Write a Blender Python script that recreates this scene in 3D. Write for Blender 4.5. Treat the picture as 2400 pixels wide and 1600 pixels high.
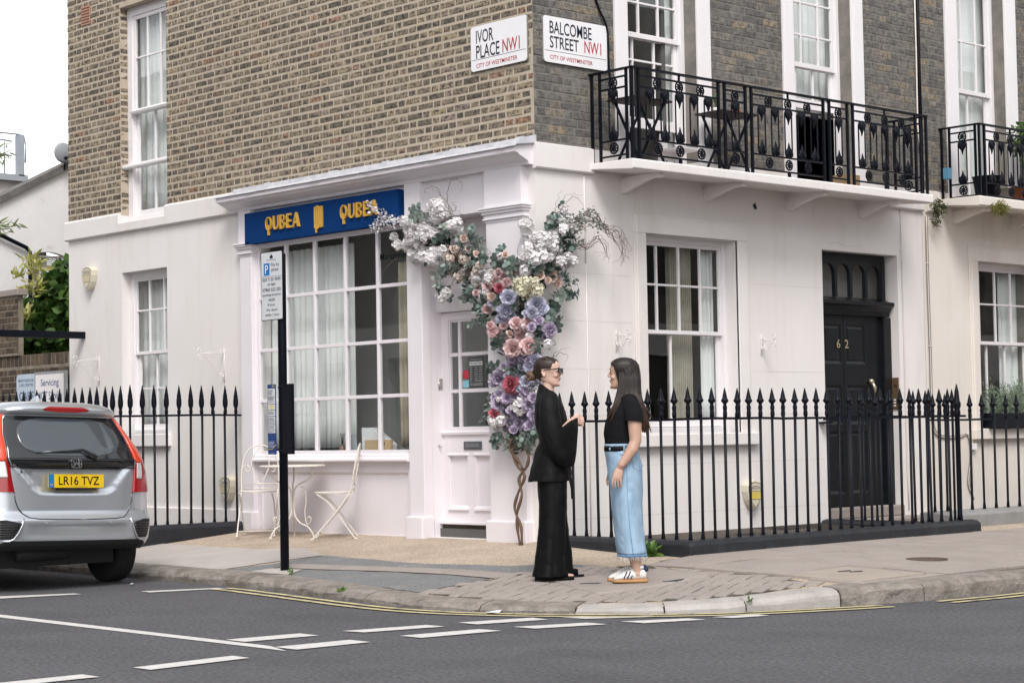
import bpy, bmesh, math, random
from mathutils import Vector, Matrix
R_ = math.radians
for o in list(bpy.data.objects): bpy.data.objects.remove(o, do_unlink=True)
SC = bpy.context.scene
COL = SC.collection
random.seed(7)

# ------------------------------------------------------------------ camera
YAW, PITCH, ROLL = R_(47.0675), R_(2.758), R_(-0.9875)
CAM = Vector((12.302, -11.759, 1.22))
_d = Vector((-math.sin(YAW)*math.cos(PITCH), math.cos(YAW)*math.cos(PITCH), math.sin(PITCH)))
_r0 = Vector((math.cos(YAW), math.sin(YAW), 0)); _u0 = _r0.cross(_d)
_r = _r0*math.cos(ROLL)+_u0*math.sin(ROLL); _u = -_r0*math.sin(ROLL)+_u0*math.cos(ROLL)
cd = bpy.data.cameras.new('camera'); cam = bpy.data.objects.new('camera', cd); COL.objects.link(cam)
cam.matrix_world = Matrix(((_r.x,_u.x,-_d.x,CAM.x),(_r.y,_u.y,-_d.y,CAM.y),(_r.z,_u.z,-_d.z,CAM.z),(0,0,0,1)))
cd.sensor_fit = 'HORIZONTAL'; cd.sensor_width = 36; cd.lens = 36*4538.46/2400
cd.clip_start = .1; cd.clip_end = 2000
SC.camera = cam

# ------------------------------------------------------------------ sky, sun, exposure (bright overcast)
SUN_EL, SUN_AZ = R_(50), R_(131)          # azimuth measured from +Y towards +X
w = bpy.data.worlds.new('World'); SC.world = w; w.use_nodes = True
nt = w.node_tree; nt.nodes.clear()
out = nt.nodes.new('ShaderNodeOutputWorld'); bg = nt.nodes.new('ShaderNodeBackground')
sky = nt.nodes.new('ShaderNodeTexSky'); sky.sky_type = 'NISHITA'; sky.sun_disc = False
sky.sun_elevation = SUN_EL; sky.sun_rotation = SUN_AZ; sky.air_density = 1.0; sky.dust_density = .6; sky.ozone_density = 1.0
hs = nt.nodes.new('ShaderNodeHueSaturation'); hs.inputs['Saturation'].default_value = .10
nt.links.new(sky.outputs[0], hs.inputs['Color']); nt.links.new(hs.outputs[0], bg.inputs[0])
bg.inputs[1].default_value = .15
nt.links.new(bg.outputs[0], out.inputs[0])
sd = bpy.data.lights.new('sun', 'SUN'); sd.energy = 1.3; sd.angle = R_(22); sd.color = (1, .97, .93)
sun = bpy.data.objects.new('sun', sd); COL.objects.link(sun)
sdir = Vector((math.sin(SUN_AZ)*math.cos(SUN_EL), math.cos(SUN_AZ)*math.cos(SUN_EL), math.sin(SUN_EL)))
sun.rotation_euler = sdir.to_track_quat('Z', 'Y').to_euler(); sun.location = (0, 0, 30)
SC.render.engine = 'CYCLES'
SC.view_settings.view_transform = 'Standard'; SC.view_settings.look = 'None'
SC.view_settings.exposure = 1.08; SC.view_settings.gamma = 1; SC.view_settings.use_curve_mapping = False

# ------------------------------------------------------------------ mesh helpers
FL = lambda a, o, z: (a, -o, z)            # Ivor Place face: a along +X, o outwards (-Y)
FR = lambda a, o, z: (o, a, z)             # Balcombe Street face: a along +Y, o outwards (+X)
FW = lambda x, y, z: (x, y, z)
BOXF = [(0,1,3,2),(4,6,7,5),(0,4,5,1),(2,3,7,6),(0,2,6,4),(1,5,7,3)]
class MB:
    def __init__(s): s.v=[]; s.f=[]; s.s=[]
    def add(s, v, f, sm=False):
        n=len(s.v); s.v+=[tuple(p) for p in v]; s.f+=[tuple(i+n for i in q) for q in f]; s.s+=[sm]*len(f); return s
    def box(s, F, a0,a1,o0,o1,z0,z1):
        return s.add([F(a,o,z) for a in (a0,a1) for o in (o0,o1) for z in (z0,z1)], BOXF)
    def quad(s, *p): return s.add(p, [tuple(range(len(p)))])
    def prism(s, F, poly, o0, o1, cap=True):
        n=len(poly); v=[F(a,o0,z) for a,z in poly]+[F(a,o1,z) for a,z in poly]
        f=[(i,(i+1)%n,n+(i+1)%n,n+i) for i in range(n)]
        if cap: f+=[tuple(range(n)),tuple(range(2*n-1,n-1,-1))]
        return s.add(v,f)
    def profile(s, F, prof, a0, a1, cap=True):     # (o,z) profile swept along a
        n=len(prof); v=[F(a0,o,z) for o,z in prof]+[F(a1,o,z) for o,z in prof]
        f=[(i,(i+1)%n,n+(i+1)%n,n+i) for i in range(n)]
        if cap: f+=[tuple(range(n)),tuple(range(2*n-1,n-1,-1))]
        return s.add(v,f)
    def tube(s, pts, r, n=8, closed=False, sm=True, flat=None):
        P=[Vector(p) for p in pts]; m=len(P); rr=r if isinstance(r,(list,tuple)) else [r]*m
        T=[]
        for i in range(m):
            a=P[i-1] if (i>0 or closed) else P[i]; b=P[(i+1)%m] if (i<m-1 or closed) else P[i]
            t=(b-a); T.append(t.normalized() if t.length>1e-9 else Vector((0,0,1)))
        up=Vector((0,0,1)) if abs(T[0].z)<.9 else Vector((1,0,0))
        N=(up-T[0]*up.dot(T[0])).normalized(); v=[]
        for i in range(m):
            N=(N-T[i]*N.dot(T[i])); N=N.normalized() if N.length>1e-6 else T[i].orthogonal().normalized()
            B=T[i].cross(N)
            for k in range(n):
                an=2*math.pi*(k+.5)/n; c,sn=math.cos(an),math.sin(an)
                if flat: sn*=flat
                v.append(P[i]+(N*c+B*sn)*rr[i])
        f=[]
        for i in range(m if closed else m-1):
            for k in range(n):
                a=i*n+k; b=i*n+(k+1)%n; c=((i+1)%m)*n+(k+1)%n; d=((i+1)%m)*n+k; f.append((a,b,c,d))
        s.add(v,f,sm)
        if not closed: s.add([],[]); s.f+=[tuple(len(s.v)-m*n+k for k in range(n-1,-1,-1)),tuple(len(s.v)-n+k for k in range(n))]; s.s+=[False,False]
        return s
    def lathe(s, prof, c=(0,0,0), n=12, sm=True, ax='z'):
        v=[];m=len(prof)
        for r,z in prof:
            for k in range(n):
                an=2*math.pi*k/n; p=(r*math.cos(an),r*math.sin(an),z)
                if ax=='x': p=(z,p[0],p[1])
                if ax=='y': p=(p[0],z,p[1])
                v.append((c[0]+p[0],c[1]+p[1],c[2]+p[2]))
        f=[(i*n+k,i*n+(k+1)%n,(i+1)*n+(k+1)%n,(i+1)*n+k) for i in range(m-1) for k in range(n)]
        s.add(v,f,sm); b=len(s.v)-m*n
        s.f+=[tuple(b+k for k in range(n-1,-1,-1)),tuple(b+(m-1)*n+k for k in range(n))]; s.s+=[False,False]
        return s
    def grid(s, rows, sm=True, closed=False):       # rows of equal-length point lists
        m=len(rows); n=len(rows[0]); v=[p for r in rows for p in r]
        f=[(i*n+j,i*n+(j+1)%n,(i+1)*n+(j+1)%n,(i+1)*n+j) for i in range(m-1) for j in range(n if closed else n-1)]
        return s.add(v,f,sm)
    def mesh(s, name, m=None, recalc=True):
        me=bpy.data.meshes.new(name); me.from_pydata(s.v,[],s.f)
        me.polygons.foreach_set('use_smooth', s.s); me.update()
        if recalc:
            b=bmesh.new(); b.from_mesh(me); bmesh.ops.recalc_face_normals(b,faces=b.faces); b.to_mesh(me); b.free()
        if m: me.materials.append(m)
        return me
    def obj(s, name, m, parent=None, bevel=0, recalc=True, sub=0, solid=0):
        o=link(bpy.data.objects.new(name, s.mesh(name,m,recalc)), parent)
        if solid: k=o.modifiers.new('solid','SOLIDIFY'); k.thickness=solid; k.offset=0
        if bevel: k=o.modifiers.new('bevel','BEVEL'); k.width=bevel; k.segments=2; k.limit_method='ANGLE'; k.angle_limit=R_(40)
        if sub: k=o.modifiers.new('sub','SUBSURF'); k.levels=sub; k.render_levels=sub
        return o
def link(o, parent=None):
    COL.objects.link(o)
    if parent is not None:
        o.parent=parent; pl=parent.matrix_basis
        if parent.parent: pl=parent.parent.matrix_basis@parent.matrix_parent_inverse@pl
        o.matrix_parent_inverse=pl.inverted()
    return o
def tag(o, label, cat, group=None):
    o['label']=label; o['category']=cat
    if group: o['group']=group
    return o
def thing(name, label, cat, loc=(0,0,0), group=None):
    o=bpy.data.objects.new(name,None); o.empty_display_size=.1; COL.objects.link(o); o.location=loc
    return tag(o,label,cat,group)
def struct(o, kind='structure'): o['kind']=kind; return o
def inst(name, me, loc, rot=(0,0,0), parent=None, sc=1):
    o=link(bpy.data.objects.new(name,me),parent); o.location=loc; o.rotation_euler=rot
    if sc!=1: o.scale=(sc,sc,sc) if not isinstance(sc,tuple) else sc
    return o
_tc={}
def text_geo(t):
    if t not in _tc:
        c=bpy.data.curves.new('t','FONT'); c.body=t; c.size=1; c.resolution_u=3; c.offset=.008
        o=bpy.data.objects.new('t',c); COL.objects.link(o); bpy.context.view_layer.update()
        me=bpy.data.meshes.new_from_object(o.evaluated_get(bpy.context.evaluated_depsgraph_get()))
        _tc[t]=([tuple(v.co) for v in me.vertices],[tuple(p.vertices) for p in me.polygons])
        bpy.data.objects.remove(o,do_unlink=True); bpy.data.curves.remove(c); bpy.data.meshes.remove(me)
    return _tc[t]
def fit_text(mb, F, t, a0,a1,z0,z1,o, dep=0):      # letters fitted into a box on a facade frame
    v,f=text_geo(t); xs=[p[0] for p in v]; ys=[p[1] for p in v]
    x0,x1,y0,y1=min(xs),max(xs),min(ys),max(ys)
    m=lambda p,oo:F(a0+(p[0]-x0)/(x1-x0)*(a1-a0),oo,z0+(p[1]-y0)/(y1-y0)*(z1-z0))
    mb.add([m(p,o) for p in v],f)
    return mb
def bez(p, n=10):                                   # smooth polyline through points (Catmull-Rom)
    P=[Vector(q) for q in p]; P=[P[0]*2-P[1]]+P+[P[-1]*2-P[-2]]; o=[]
    for i in range(1,len(P)-2):
        a,b,c,d=P[i-1:i+3]
        for k in range(n):
            t=k/n; o.append(.5*((2*b)+(c-a)*t+(2*a-5*b+4*c-d)*t*t+(3*b-a-3*c+d)*t**3))
    o.append(P[-2]); return o

# ------------------------------------------------------------------ materials
def nm(name):
    m=bpy.data.materials.new(name); m.use_nodes=True; t=m.node_tree; b=t.nodes['Principled BSDF']
    return m,t,b
def N(t,ty,**k):
    n=t.nodes.new(ty)
    for a,v in k.items():
        if a in n.inputs: n.inputs[a].default_value=v
        else: setattr(n,a,v)
    return n
def c4(c): return (c[0],c[1],c[2],1)
def ramp(t, fac, stops, interp='LINEAR'):
    r=N(t,'ShaderNodeValToRGB'); r.color_ramp.interpolation=interp; e=r.color_ramp.elements
    while len(e)>1: e.remove(e[0])
    e[0].position=stops[0][0]; e[0].color=c4(stops[0][1])
    for p,c in stops[1:]: k=e.new(p); k.color=c4(c)
    t.links.new(fac,r.inputs[0]); return r.outputs[0]
def noise(t, scale, detail=4, rough=.6, vec=None, sc=None):
    n=N(t,'ShaderNodeTexNoise'); n.inputs['Scale'].default_value=scale; n.inputs['Detail'].default_value=detail; n.inputs['Roughness'].default_value=rough
    v=vec
    if v is None: v=N(t,'ShaderNodeTexCoord').outputs['Object']
    if sc: mp=N(t,'ShaderNodeMapping'); mp.inputs['Scale'].default_value=sc; t.links.new(v,mp.inputs[0]); v=mp.outputs[0]
    t.links.new(v,n.inputs['Vector']); return n.outputs['Fac']
def mix(t, fac, a, b, mode='MIX'):
    m=N(t,'ShaderNodeMix',data_type='RGBA',blend_type=mode)
    for i,x in ((0,fac),(6,a),(7,b)):
        if hasattr(x,'is_linked'): t.links.new(x,m.inputs[i])
        elif i==0: m.inputs[0].default_value=x
        else: m.inputs[i].default_value=c4(x)
    return m.outputs[2]
def bumpn(t, b, h, strength, dist=.01):
    k=N(t,'ShaderNodeBump'); k.inputs['Strength'].default_value=strength; k.inputs['Distance'].default_value=dist
    t.links.new(h,k.inputs['Height']); t.links.new(k.outputs[0],b.inputs['Normal'])
def mat(name, c1, c2=None, scale=5, rough=.6, lo=.35, hi=.65, bump=0, bscale=60, bdist=.01, metal=0, spec=.4, coat=0, sc=None, dirt=None, dscale=1.2, dlo=.55, dhi=.8, dsc=None, grain=0, gscale=250, sheen=0, streak=None):
    m,t,b=nm(name); b.inputs['Roughness'].default_value=rough; b.inputs['Metallic'].default_value=metal
    b.inputs['Specular IOR Level'].default_value=spec; b.inputs['Coat Weight'].default_value=coat
    if sheen: b.inputs['Sheen Weight'].default_value=sheen
    c2=c2 or tuple(x*.88 for x in c1)
    col=ramp(t,noise(t,scale,5,.6,sc=sc),[(lo,c2),(hi,c1)])
    if dirt:
        f=N(t,'ShaderNodeMapRange'); f.inputs[1].default_value=dlo; f.inputs[2].default_value=dhi
        t.links.new(noise(t,dscale,7,.65,sc=dsc),f.inputs[0]); col=mix(t,f.outputs[0],col,dirt)
    if streak:
        f=N(t,'ShaderNodeMapRange'); f.inputs[1].default_value=.54; f.inputs[2].default_value=.80; f.inputs[4].default_value=.5
        t.links.new(noise(t,5,6,.7,sc=(1,1,.07)),f.inputs[0]); col=mix(t,f.outputs[0],col,streak)
    if grain:
        g=N(t,'ShaderNodeMapRange'); g.inputs[1].default_value=.3; g.inputs[2].default_value=.7; g.inputs[3].default_value=1-grain; g.inputs[4].default_value=1+grain
        t.links.new(noise(t,gscale,2,.5),g.inputs[0]); col=mix(t,1,col,g.outputs[0],'MULTIPLY')
    t.links.new(col,b.inputs['Base Color'])
    if bump: bumpn(t,b,noise(t,bscale,4,.6),bump,bdist)
    return m
def brickmat(name, stops, blotch, bl=.5, bscale=28, smear=None):
    m,t,b=nm(name); b.inputs['Roughness'].default_value=.9; b.inputs['Specular IOR Level'].default_value=.2
    oi=N(t,'ShaderNodeObjectInfo'); g=N(t,'ShaderNodeNewGeometry')
    a=N(t,'ShaderNodeMath',operation='ADD'); t.links.new(oi.outputs['Random'],a.inputs[0]); t.links.new(g.outputs['Random Per Island'],a.inputs[1])
    fr=N(t,'ShaderNodeMath',operation='FRACT'); t.links.new(a.outputs[0],fr.inputs[0])
    col=ramp(t,fr.outputs[0],stops)
    pos=g.outputs['Position']
    f=N(t,'ShaderNodeMapRange'); f.inputs[1].default_value=.45; f.inputs[2].default_value=.60; f.inputs[4].default_value=bl
    t.links.new(noise(t,bscale,5,.7,pos),f.inputs[0]); col=mix(t,f.outputs[0],col,blotch)
    if smear:
        f=N(t,'ShaderNodeMapRange'); f.inputs[1].default_value=.55; f.inputs[2].default_value=.75; f.inputs[4].default_value=.6
        t.links.new(noise(t,1.3,8,.75,pos),f.inputs[0]); col=mix(t,f.outputs[0],col,smear)
    v=N(t,'ShaderNodeMapRange'); v.inputs[1].default_value=.3; v.inputs[2].default_value=.7; v.inputs[3].default_value=.75; v.inputs[4].default_value=1.2
    t.links.new(noise(t,90,3,.6,pos),v.inputs[0]); col=mix(t,1,col,v.outputs[0],'MULTIPLY')
    t.links.new(col,b.inputs['Base Color']); bumpn(t,b,noise(t,70,5,.7,pos),.6,.006)
    return m
def glassmat(name, tint=(1,1,1), rough=.0, f0=.05, boost=1):
    m=bpy.data.materials.new(name); m.use_nodes=True; t=m.node_tree; t.nodes.clear()
    o=N(t,'ShaderNodeOutputMaterial'); tr=N(t,'ShaderNodeBsdfTransparent'); tr.inputs[0].default_value=c4(tint)
    gl=N(t,'ShaderNodeBsdfGlossy'); gl.inputs['Roughness'].default_value=rough
    k=N(t,'ShaderNodeBump'); k.inputs['Strength'].default_value=.25; k.inputs['Distance'].default_value=.004
    t.links.new(noise(t,1.6,2,.5),k.inputs['Height']); t.links.new(k.outputs[0],gl.inputs['Normal'])
    lw=N(t,"ShaderNodeLayerWeight"); lw.inputs[0].default_value=.5; fr=N(t,"ShaderNodeMath",operation="POWER"); fr.inputs[1].default_value=4; t.links.new(lw.outputs["Facing"],fr.inputs[0])
    mu=N(t,"ShaderNodeMath",operation="MULTIPLY_ADD"); mu.inputs[1].default_value=boost; mu.inputs[2].default_value=f0; mu.use_clamp=True; t.links.new(fr.outputs[0],mu.inputs[0])
    mx=N(t,'ShaderNodeMixShader'); t.links.new(mu.outputs[0],mx.inputs[0]); t.links.new(tr.outputs[0],mx.inputs[1]); t.links.new(gl.outputs[0],mx.inputs[2])
    t.links.new(mx.outputs[0],o.inputs[0]); return m
M={}
M['stucco']=mat('white_painted_stucco',(.74,.70,.685),(.70,.655,.635),.9,.75,bump=.25,bscale=22,bdist=.004,dirt=(.54,.485,.43),dscale=1.1,dlo=.56,dhi=.88,dsc=(1,1,.28),streak=(.57,.52,.475))
M['stuccoN']=mat('cream_painted_stucco',(.72,.66,.61),(.67,.61,.555),.9,.75,bump=.25,bscale=22,bdist=.004,dirt=(.50,.43,.36),dscale=.9,dlo=.56,dhi=.85,dsc=(1,1,.35),streak=(.52,.455,.39))
M['white']=mat('white_gloss_paint',(.77,.735,.745),(.74,.70,.71),3,.42,bump=.08,bscale=30,bdist=.003)
M['shopwhite']=mat('shopfront_white_paint',(.745,.70,.725),(.71,.665,.69),2,.45,bump=.1,bscale=25,bdist=.003,dirt=(.58,.52,.5),dscale=1.5,dlo=.64,dhi=.9)
M['joint']=mat('scored_joint',(.62,.575,.55),None,4,.8)
M['lead']=mat('lead_flashing',(.42,.42,.45),(.55,.54,.56),6,.5,lo=.4,hi=.6,metal=.0,bump=.3,bscale=12)
M['mortarL']=mat('buff_mortar',(.455,.385,.305),(.40,.335,.26),9,.95,bump=.5,bscale=60,bdist=.006,dirt=(.55,.48,.40),dscale=1.3,dlo=.58,dhi=.8,grain=.12,gscale=160)
M['mortarR']=mat('sooty_mortar',(.23,.205,.18),(.14,.13,.12),5,.95,bump=.5,bscale=60,bdist=.006,grain=.15,gscale=160)
M['mortarG']=mat('garden_wall_mortar',(.26,.22,.17),(.16,.135,.105),9,.95,bump=.4,bscale=60)
M['brickL']=brickmat('stock_brick',[(0,(.15,.127,.10)),(.2,(.19,.155,.115)),(.45,(.24,.197,.145)),(.7,(.285,.232,.165)),(.87,(.325,.262,.172)),(.94,(.27,.215,.185)),(.975,(.34,.20,.13)),(1,(.17,.14,.105))],(.045,.041,.038),.92,21,(.45,.385,.31))
M['brickR']=brickmat('sooty_stock_brick',[(0,(.12,.112,.105)),(.3,(.16,.147,.135)),(.6,(.185,.17,.152)),(.85,(.215,.19,.16)),(.95,(.28,.225,.155)),(1,(.13,.122,.115))],(.062,.058,.056),.7,17,(.28,.26,.245))
M['brickG']=brickmat('garden_wall_brick',[(0,(.05,.04,.032)),(.4,(.10,.075,.055)),(.8,(.15,.11,.075)),(1,(.07,.055,.045))],(.03,.027,.023),.6,20)
M['black']=mat('black_iron_paint',(.003,.004,.008),(.005,.006,.011),20,.42,spec=.14,bump=.25,bscale=70,bdist=.003)
M['blackdoor']=mat('black_door_gloss',(.006,.007,.009),(.009,.010,.012),8,.34,bump=.1,bscale=30,spec=.25)
M['plinth']=mat('black_painted_plinth',(.011,.012,.016),(.018,.020,.025),6,.55,bump=.4,bscale=18,dirt=(.035,.038,.044),dscale=3.5,dlo=.58,dhi=.78)
M['glass']=glassmat('window_glass',(.93,.96,.95),0,.10,.95)
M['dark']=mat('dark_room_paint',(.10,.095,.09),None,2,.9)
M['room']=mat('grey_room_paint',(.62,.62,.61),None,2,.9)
M['net']=mat('white_net_curtain',(.80,.80,.79),(.74,.74,.735),4,.9)
M['drape']=mat('beige_drape',(.50,.44,.35),(.40,.35,.27),5,.9)
M['blind']=mat('beige_blind_slat',(.42,.38,.31),(.34,.30,.245),6,.8)
M['asphalt']=mat('asphalt',(.098,.096,.104),(.085,.083,.09),1.3,.85,bump=.6,bscale=240,bdist=.006,dirt=(.070,.069,.074),dscale=.7,dlo=.48,dhi=.72,grain=.40,gscale=38,spec=.25)
M['gravel']=mat('resin_bound_gravel',(.43,.345,.27),(.355,.285,.22),3,.95,bump=.5,bscale=160,bdist=.006,dirt=(.29,.235,.18),dscale=5,dlo=.6,dhi=.8,grain=.32,gscale=55)
M['tarmac']=mat('worn_footway_tarmac',(.19,.19,.19),(.16,.16,.16),5,.92,bump=.5,bscale=170,dirt=(.30,.27,.25),dscale=2.2,dlo=.6,dhi=.78,grain=.32,gscale=60)
M['concrete']=mat('pale_footway_concrete',(.43,.39,.365),(.375,.34,.315),2.5,.92,bump=.3,bscale=90,grain=.12,gscale=130,dirt=(.33,.29,.255),dscale=2,dlo=.58,dhi=.8)
M['slab']=mat('paving_slab_stone',(.315,.272,.248),(.27,.232,.21),3,.92,bump=.3,bscale=80,grain=.14,gscale=120,dirt=(.25,.21,.175),dscale=1.6,dlo=.55,dhi=.8)
M['block']=mat('paving_block_concrete',(.31,.27,.245),(.27,.235,.212),4,.92,bump=.35,bscale=90,grain=.15,gscale=130,dirt=(.22,.185,.15),dscale=2,dlo=.55,dhi=.8)
M['sand']=mat('joint_sand',(.055,.046,.038),(.085,.07,.055),8,.95,grain=.2)
M['kerbstone']=mat('granite_kerb',(.27,.24,.215),(.17,.15,.13),9,.88,bump=.7,bscale=26,bdist=.02,dirt=(.11,.095,.075),dscale=3.5,dlo=.5,dhi=.72,grain=.2,gscale=120)
M['kerbpale']=mat('pale_concrete_kerb',(.40,.37,.35),(.31,.285,.265),6,.88,bump=.4,bscale=50,grain=.15)
M['paint']=mat('white_road_paint',(.60,.575,.555),(.52,.50,.485),14,.7,lo=.4,hi=.6,bump=.3,bscale=200,dirt=(.40,.385,.38),dscale=7,dlo=.62,dhi=.75)
M['yellow']=mat('yellow_road_paint',(.66,.56,.30),(.50,.43,.25),14,.7,lo=.4,hi=.6,dirt=(.16,.15,.12),dscale=7,dlo=.52,dhi=.66)
M['metal']=mat('worn_steel',(.45,.44,.42),None,10,.35,metal=.9)
M['brass']=mat('dull_brass',(.33,.22,.13),(.26,.17,.10),14,.4,metal=.75)
# ------------------------------------------------------------------ ground: road, pavement, kerb, markings
KP=[(-40,-2.42),(-12,-2.42),(-6,-2.41),(-2.77,-2.41),(-.77,-2.50),(.0,-2.62),(.79,-2.755),(1.4,-2.84),(1.81,-2.85),(2.2,-2.78),(2.6,-2.62),(3.0,-2.38),(3.35,-2.1),(3.62,-1.8),(3.82,-1.4),(4.03,-.9),(4.2,-.35),(4.28,.3),(4.31,.9),(4.33,3),(4.33,10),(4.33,45)]
KZ=[.08,.08,.08,.08,.075,.07,.06,.05,.04,.035,.03,.03,.035,.05,.08,.11,.12,.12,.12,.12,.12,.12]
def near(x,y):
    bd=1e9;bz=0
    for i in range(len(KP)-1):
        ax,ay=KP[i];bx,by=KP[i+1];dx,dy=bx-ax,by-ay
        t=max(0,min(1,((x-ax)*dx+(y-ay)*dy)/(dx*dx+dy*dy)));d=math.hypot(ax+t*dx-x,ay+t*dy-y)
        if d<bd: bd=d;bz=KZ[i]+(KZ[i+1]-KZ[i])*t
    return bd,bz
def zp(x,y):
    dk,zk=near(x,y); db=math.hypot(max(x,0),max(-y,0)); t=dk/(dk+db+1e-9); return zk+(.28-zk)*t
road=struct(MB().quad((-600,-600,0),(600,-600,0),(600,600,0),(-600,600,0)).obj('road',M['asphalt']))
def kpt(s):                                          # point on the kerb line by arc length
    for i in range(len(KP)-1):
        l=math.dist(KP[i],KP[i+1])
        if s<=l or i==len(KP)-2:
            t=s/l; return tuple(KP[i][k]+(KP[i+1][k]-KP[i][k])*t for k in (0,1)),((KP[i+1][0]-KP[i][0])/l,(KP[i+1][1]-KP[i][1])/l),KZ[i]+(KZ[i+1]-KZ[i])*t
        s-=l
def kerb_s(x=None,y=None):
    s=0
    for i in range(len(KP)-1):
        a,b=KP[i],KP[i+1];l=math.dist(a,b)
        if x is not None and a[0]<=x<=b[0]: return s+l*(x-a[0])/(b[0]-a[0])
        if y is not None and i>8 and a[1]<=y<=b[1]: return s+l*(y-a[1])/(b[1]-a[1])
        s+=l
def strip(mb,s0,s1,B,step=.2,nt_=14):
    n=max(1,int((s1-s0)/step)); rows=[]
    for i in range(n+1):
        p,_,_=kpt(s0+(s1-s0)*i/n); b=B(p); row=[]; k=1-.10/max(.2,math.dist(p,b)); p=(b[0]+(p[0]-b[0])*k,b[1]+(p[1]-b[1])*k)
        for j in range(nt_+1):
            t=j/nt_; x=b[0]+(p[0]-b[0])*t; y=b[1]+(p[1]-b[1])*t; row.append((x,y,zp(x,y)))
        row.append((p[0],p[1],-.02)); rows.append(row)
    mb.grid(rows)
mb=MB(); sA=kerb_s(x=-4.42); sB=kerb_s(x=0); sC=kerb_s(y=0.0); sD=kerb_s(y=4.2); sE=kerb_s(y=5.8)
strip(mb,0,kerb_s(x=-12),lambda p:(p[0],-1.42),4); strip(mb,kerb_s(x=-12),sA,lambda p:(p[0],-1.42))
strip(mb,sA,sB,lambda p:(p[0],0)); strip(mb,sB,sC,lambda p:(0,0),.08,24)
strip(mb,sC,sD,lambda p:(1.66,p[1])); strip(mb,sD,sE,lambda p:(0,p[1])); strip(mb,sE,kerb_s(y=44),lambda p:(1.1,p[1]),1)
pave=struct(mb.obj('pavement',M['gravel']))
def drape(name,poly,m,off,res=.12,parent=None):
    b=bmesh.new(); vs=[b.verts.new((x,y,0)) for x,y in poly]; b.faces.new(vs); bmesh.ops.triangulate(b,faces=b.faces)
    for ax in (0,1):
        lo=min(p[ax] for p in poly);hi=max(p[ax] for p in poly);k=math.ceil(lo/res)*res
        while k<hi:
            bmesh.ops.bisect_plane(b,geom=b.verts[:]+b.edges[:]+b.faces[:],plane_co=(k,0,0) if ax==0 else (0,k,0),plane_no=(1,0,0) if ax==0 else (0,1,0)); k+=res
    for v in b.verts: v.co.z=zp(v.co.x,v.co.y)+off
    me=bpy.data.meshes.new(name); bmesh.ops.recalc_face_normals(b,faces=b.faces); b.to_mesh(me); b.free()
    for p in me.polygons: p.use_smooth=True
    me.materials.append(m); o=link(bpy.data.objects.new(name,me),parent)
    if off>.015: k=o.modifiers.new('solid','SOLIDIFY'); k.thickness=.02; k.offset=-1
    return o
def wob(poly,n=6,a=.018):                            # irregular hand-laid edge
    o=[]
    for i,p in enumerate(poly):
        q=poly[(i+1)%len(poly)]
        for k in range(n): t=k/n; o.append((p[0]+(q[0]-p[0])*t+(random.uniform(-a,a) if k else 0),p[1]+(q[1]-p[1])*t+(random.uniform(-a,a) if k else 0)))
    return o
drape('concrete_panel',wob([(-12,-1.46),(-4.5,-1.44),(-4.4,-1.1),(-2.7,-1.1),(-2.2,-.93),(-1.52,-1.25),(-1.66,-1.8),(-1.7,-2.2),(-12,-2.2)],5,.012),M['concrete'],.006,.3,pave)
drape('tarmac_patch',wob([(-1.68,-2.2),(-1.51,-1.79),(-1.50,-1.25),(.08,-1.39),(.92,-1.21),(1.10,-.91),(1.53,-.82),(1.40,-1.46),(1.24,-1.51),(-.18,-1.64),(-1.28,-1.73),(-1.2,-2.2)]),M['tarmac'],.005,.12,pave)
drape('tarmac_patch',wob([(-.70,-2.28),(-.95,-1.97),(.08,-1.86),(.97,-1.80),(1.34,-1.83),(1.33,-2.54),(.51,-2.44),(0,-2.36)]),M['tarmac'],.005,.12,pave)
drape('stone_strip',wob([(-1.27,-1.74),(-.18,-1.65),(1.36,-1.50),(1.36,-1.80),(.99,-1.785),(.08,-1.845),(-1.0,-1.95),(-1.2,-1.95)],5,.008),M['slab'],.009,.12,pave)
drape('post_footing',wob([(-1.27,-2.23),(-1.2,-2.02),(-.82,-1.98),(-.68,-2.25)],4,.012),M['concrete'],.011,.12,pave)
def inside(x,y,poly):
    c=False;n=len(poly)
    for i in range(n):
        x0,y0=poly[i];x1,y1=poly[i-1]
        if (y0>y)!=(y1>y) and x<(x1-x0)*(y-y0)/(y1-y0)+x0: c=not c
    return c
BLK=[(1.36,-2.56),(1.36,-1.46),(1.60,-.86),(1.85,-.68),(3.09,-.60),(3.20,-.68),(3.66,-.74),(3.56,-1.36),(3.35,-1.68),(2.86,-2.12),(2.5,-2.38),(2.1,-2.53)]
drape('joint_sand_bed',BLK,M['sand'],.003,.12,pave)
COV=[(1.90,-.72),(1.84,-1.66),(2.62,-1.95),(2.74,-.86)]
drape('concrete_cover_surround',wob(COV,6,.006),M['slab'],.0185,.12,pave)
def slabpiece(name,corners,m,top=.010,th=.03,inset=.004,parent=None,jit=.0015):
    cx=sum(p[0] for p in corners)/4; cy=sum(p[1] for p in corners)/4; k=random.uniform(-jit,jit); v=[]
    for g,zo in ((1,-th),(1,top-.004),(0,top)):
        for x,y in corners:
            d=math.hypot(x-cx,y-cy); f=1-(0 if g else inset/d); X=cx+(x-cx)*f;Y=cy+(y-cy)*f; v.append((X,Y,zp(X,Y)+zo+k+random.uniform(-jit,jit)*.5))
    f=[(i,(i+1)%4,4+(i+1)%4,4+i) for i in range(4)]+[(4+i,4+(i+1)%4,8+(i+1)%4,8+i) for i in range(4)]+[(8,9,10,11)]
    return MB().add(v,f).obj(name,m,parent)
ca,sa=math.cos(R_(22)),math.sin(R_(22)); U=.1005; cnt=0
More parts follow.
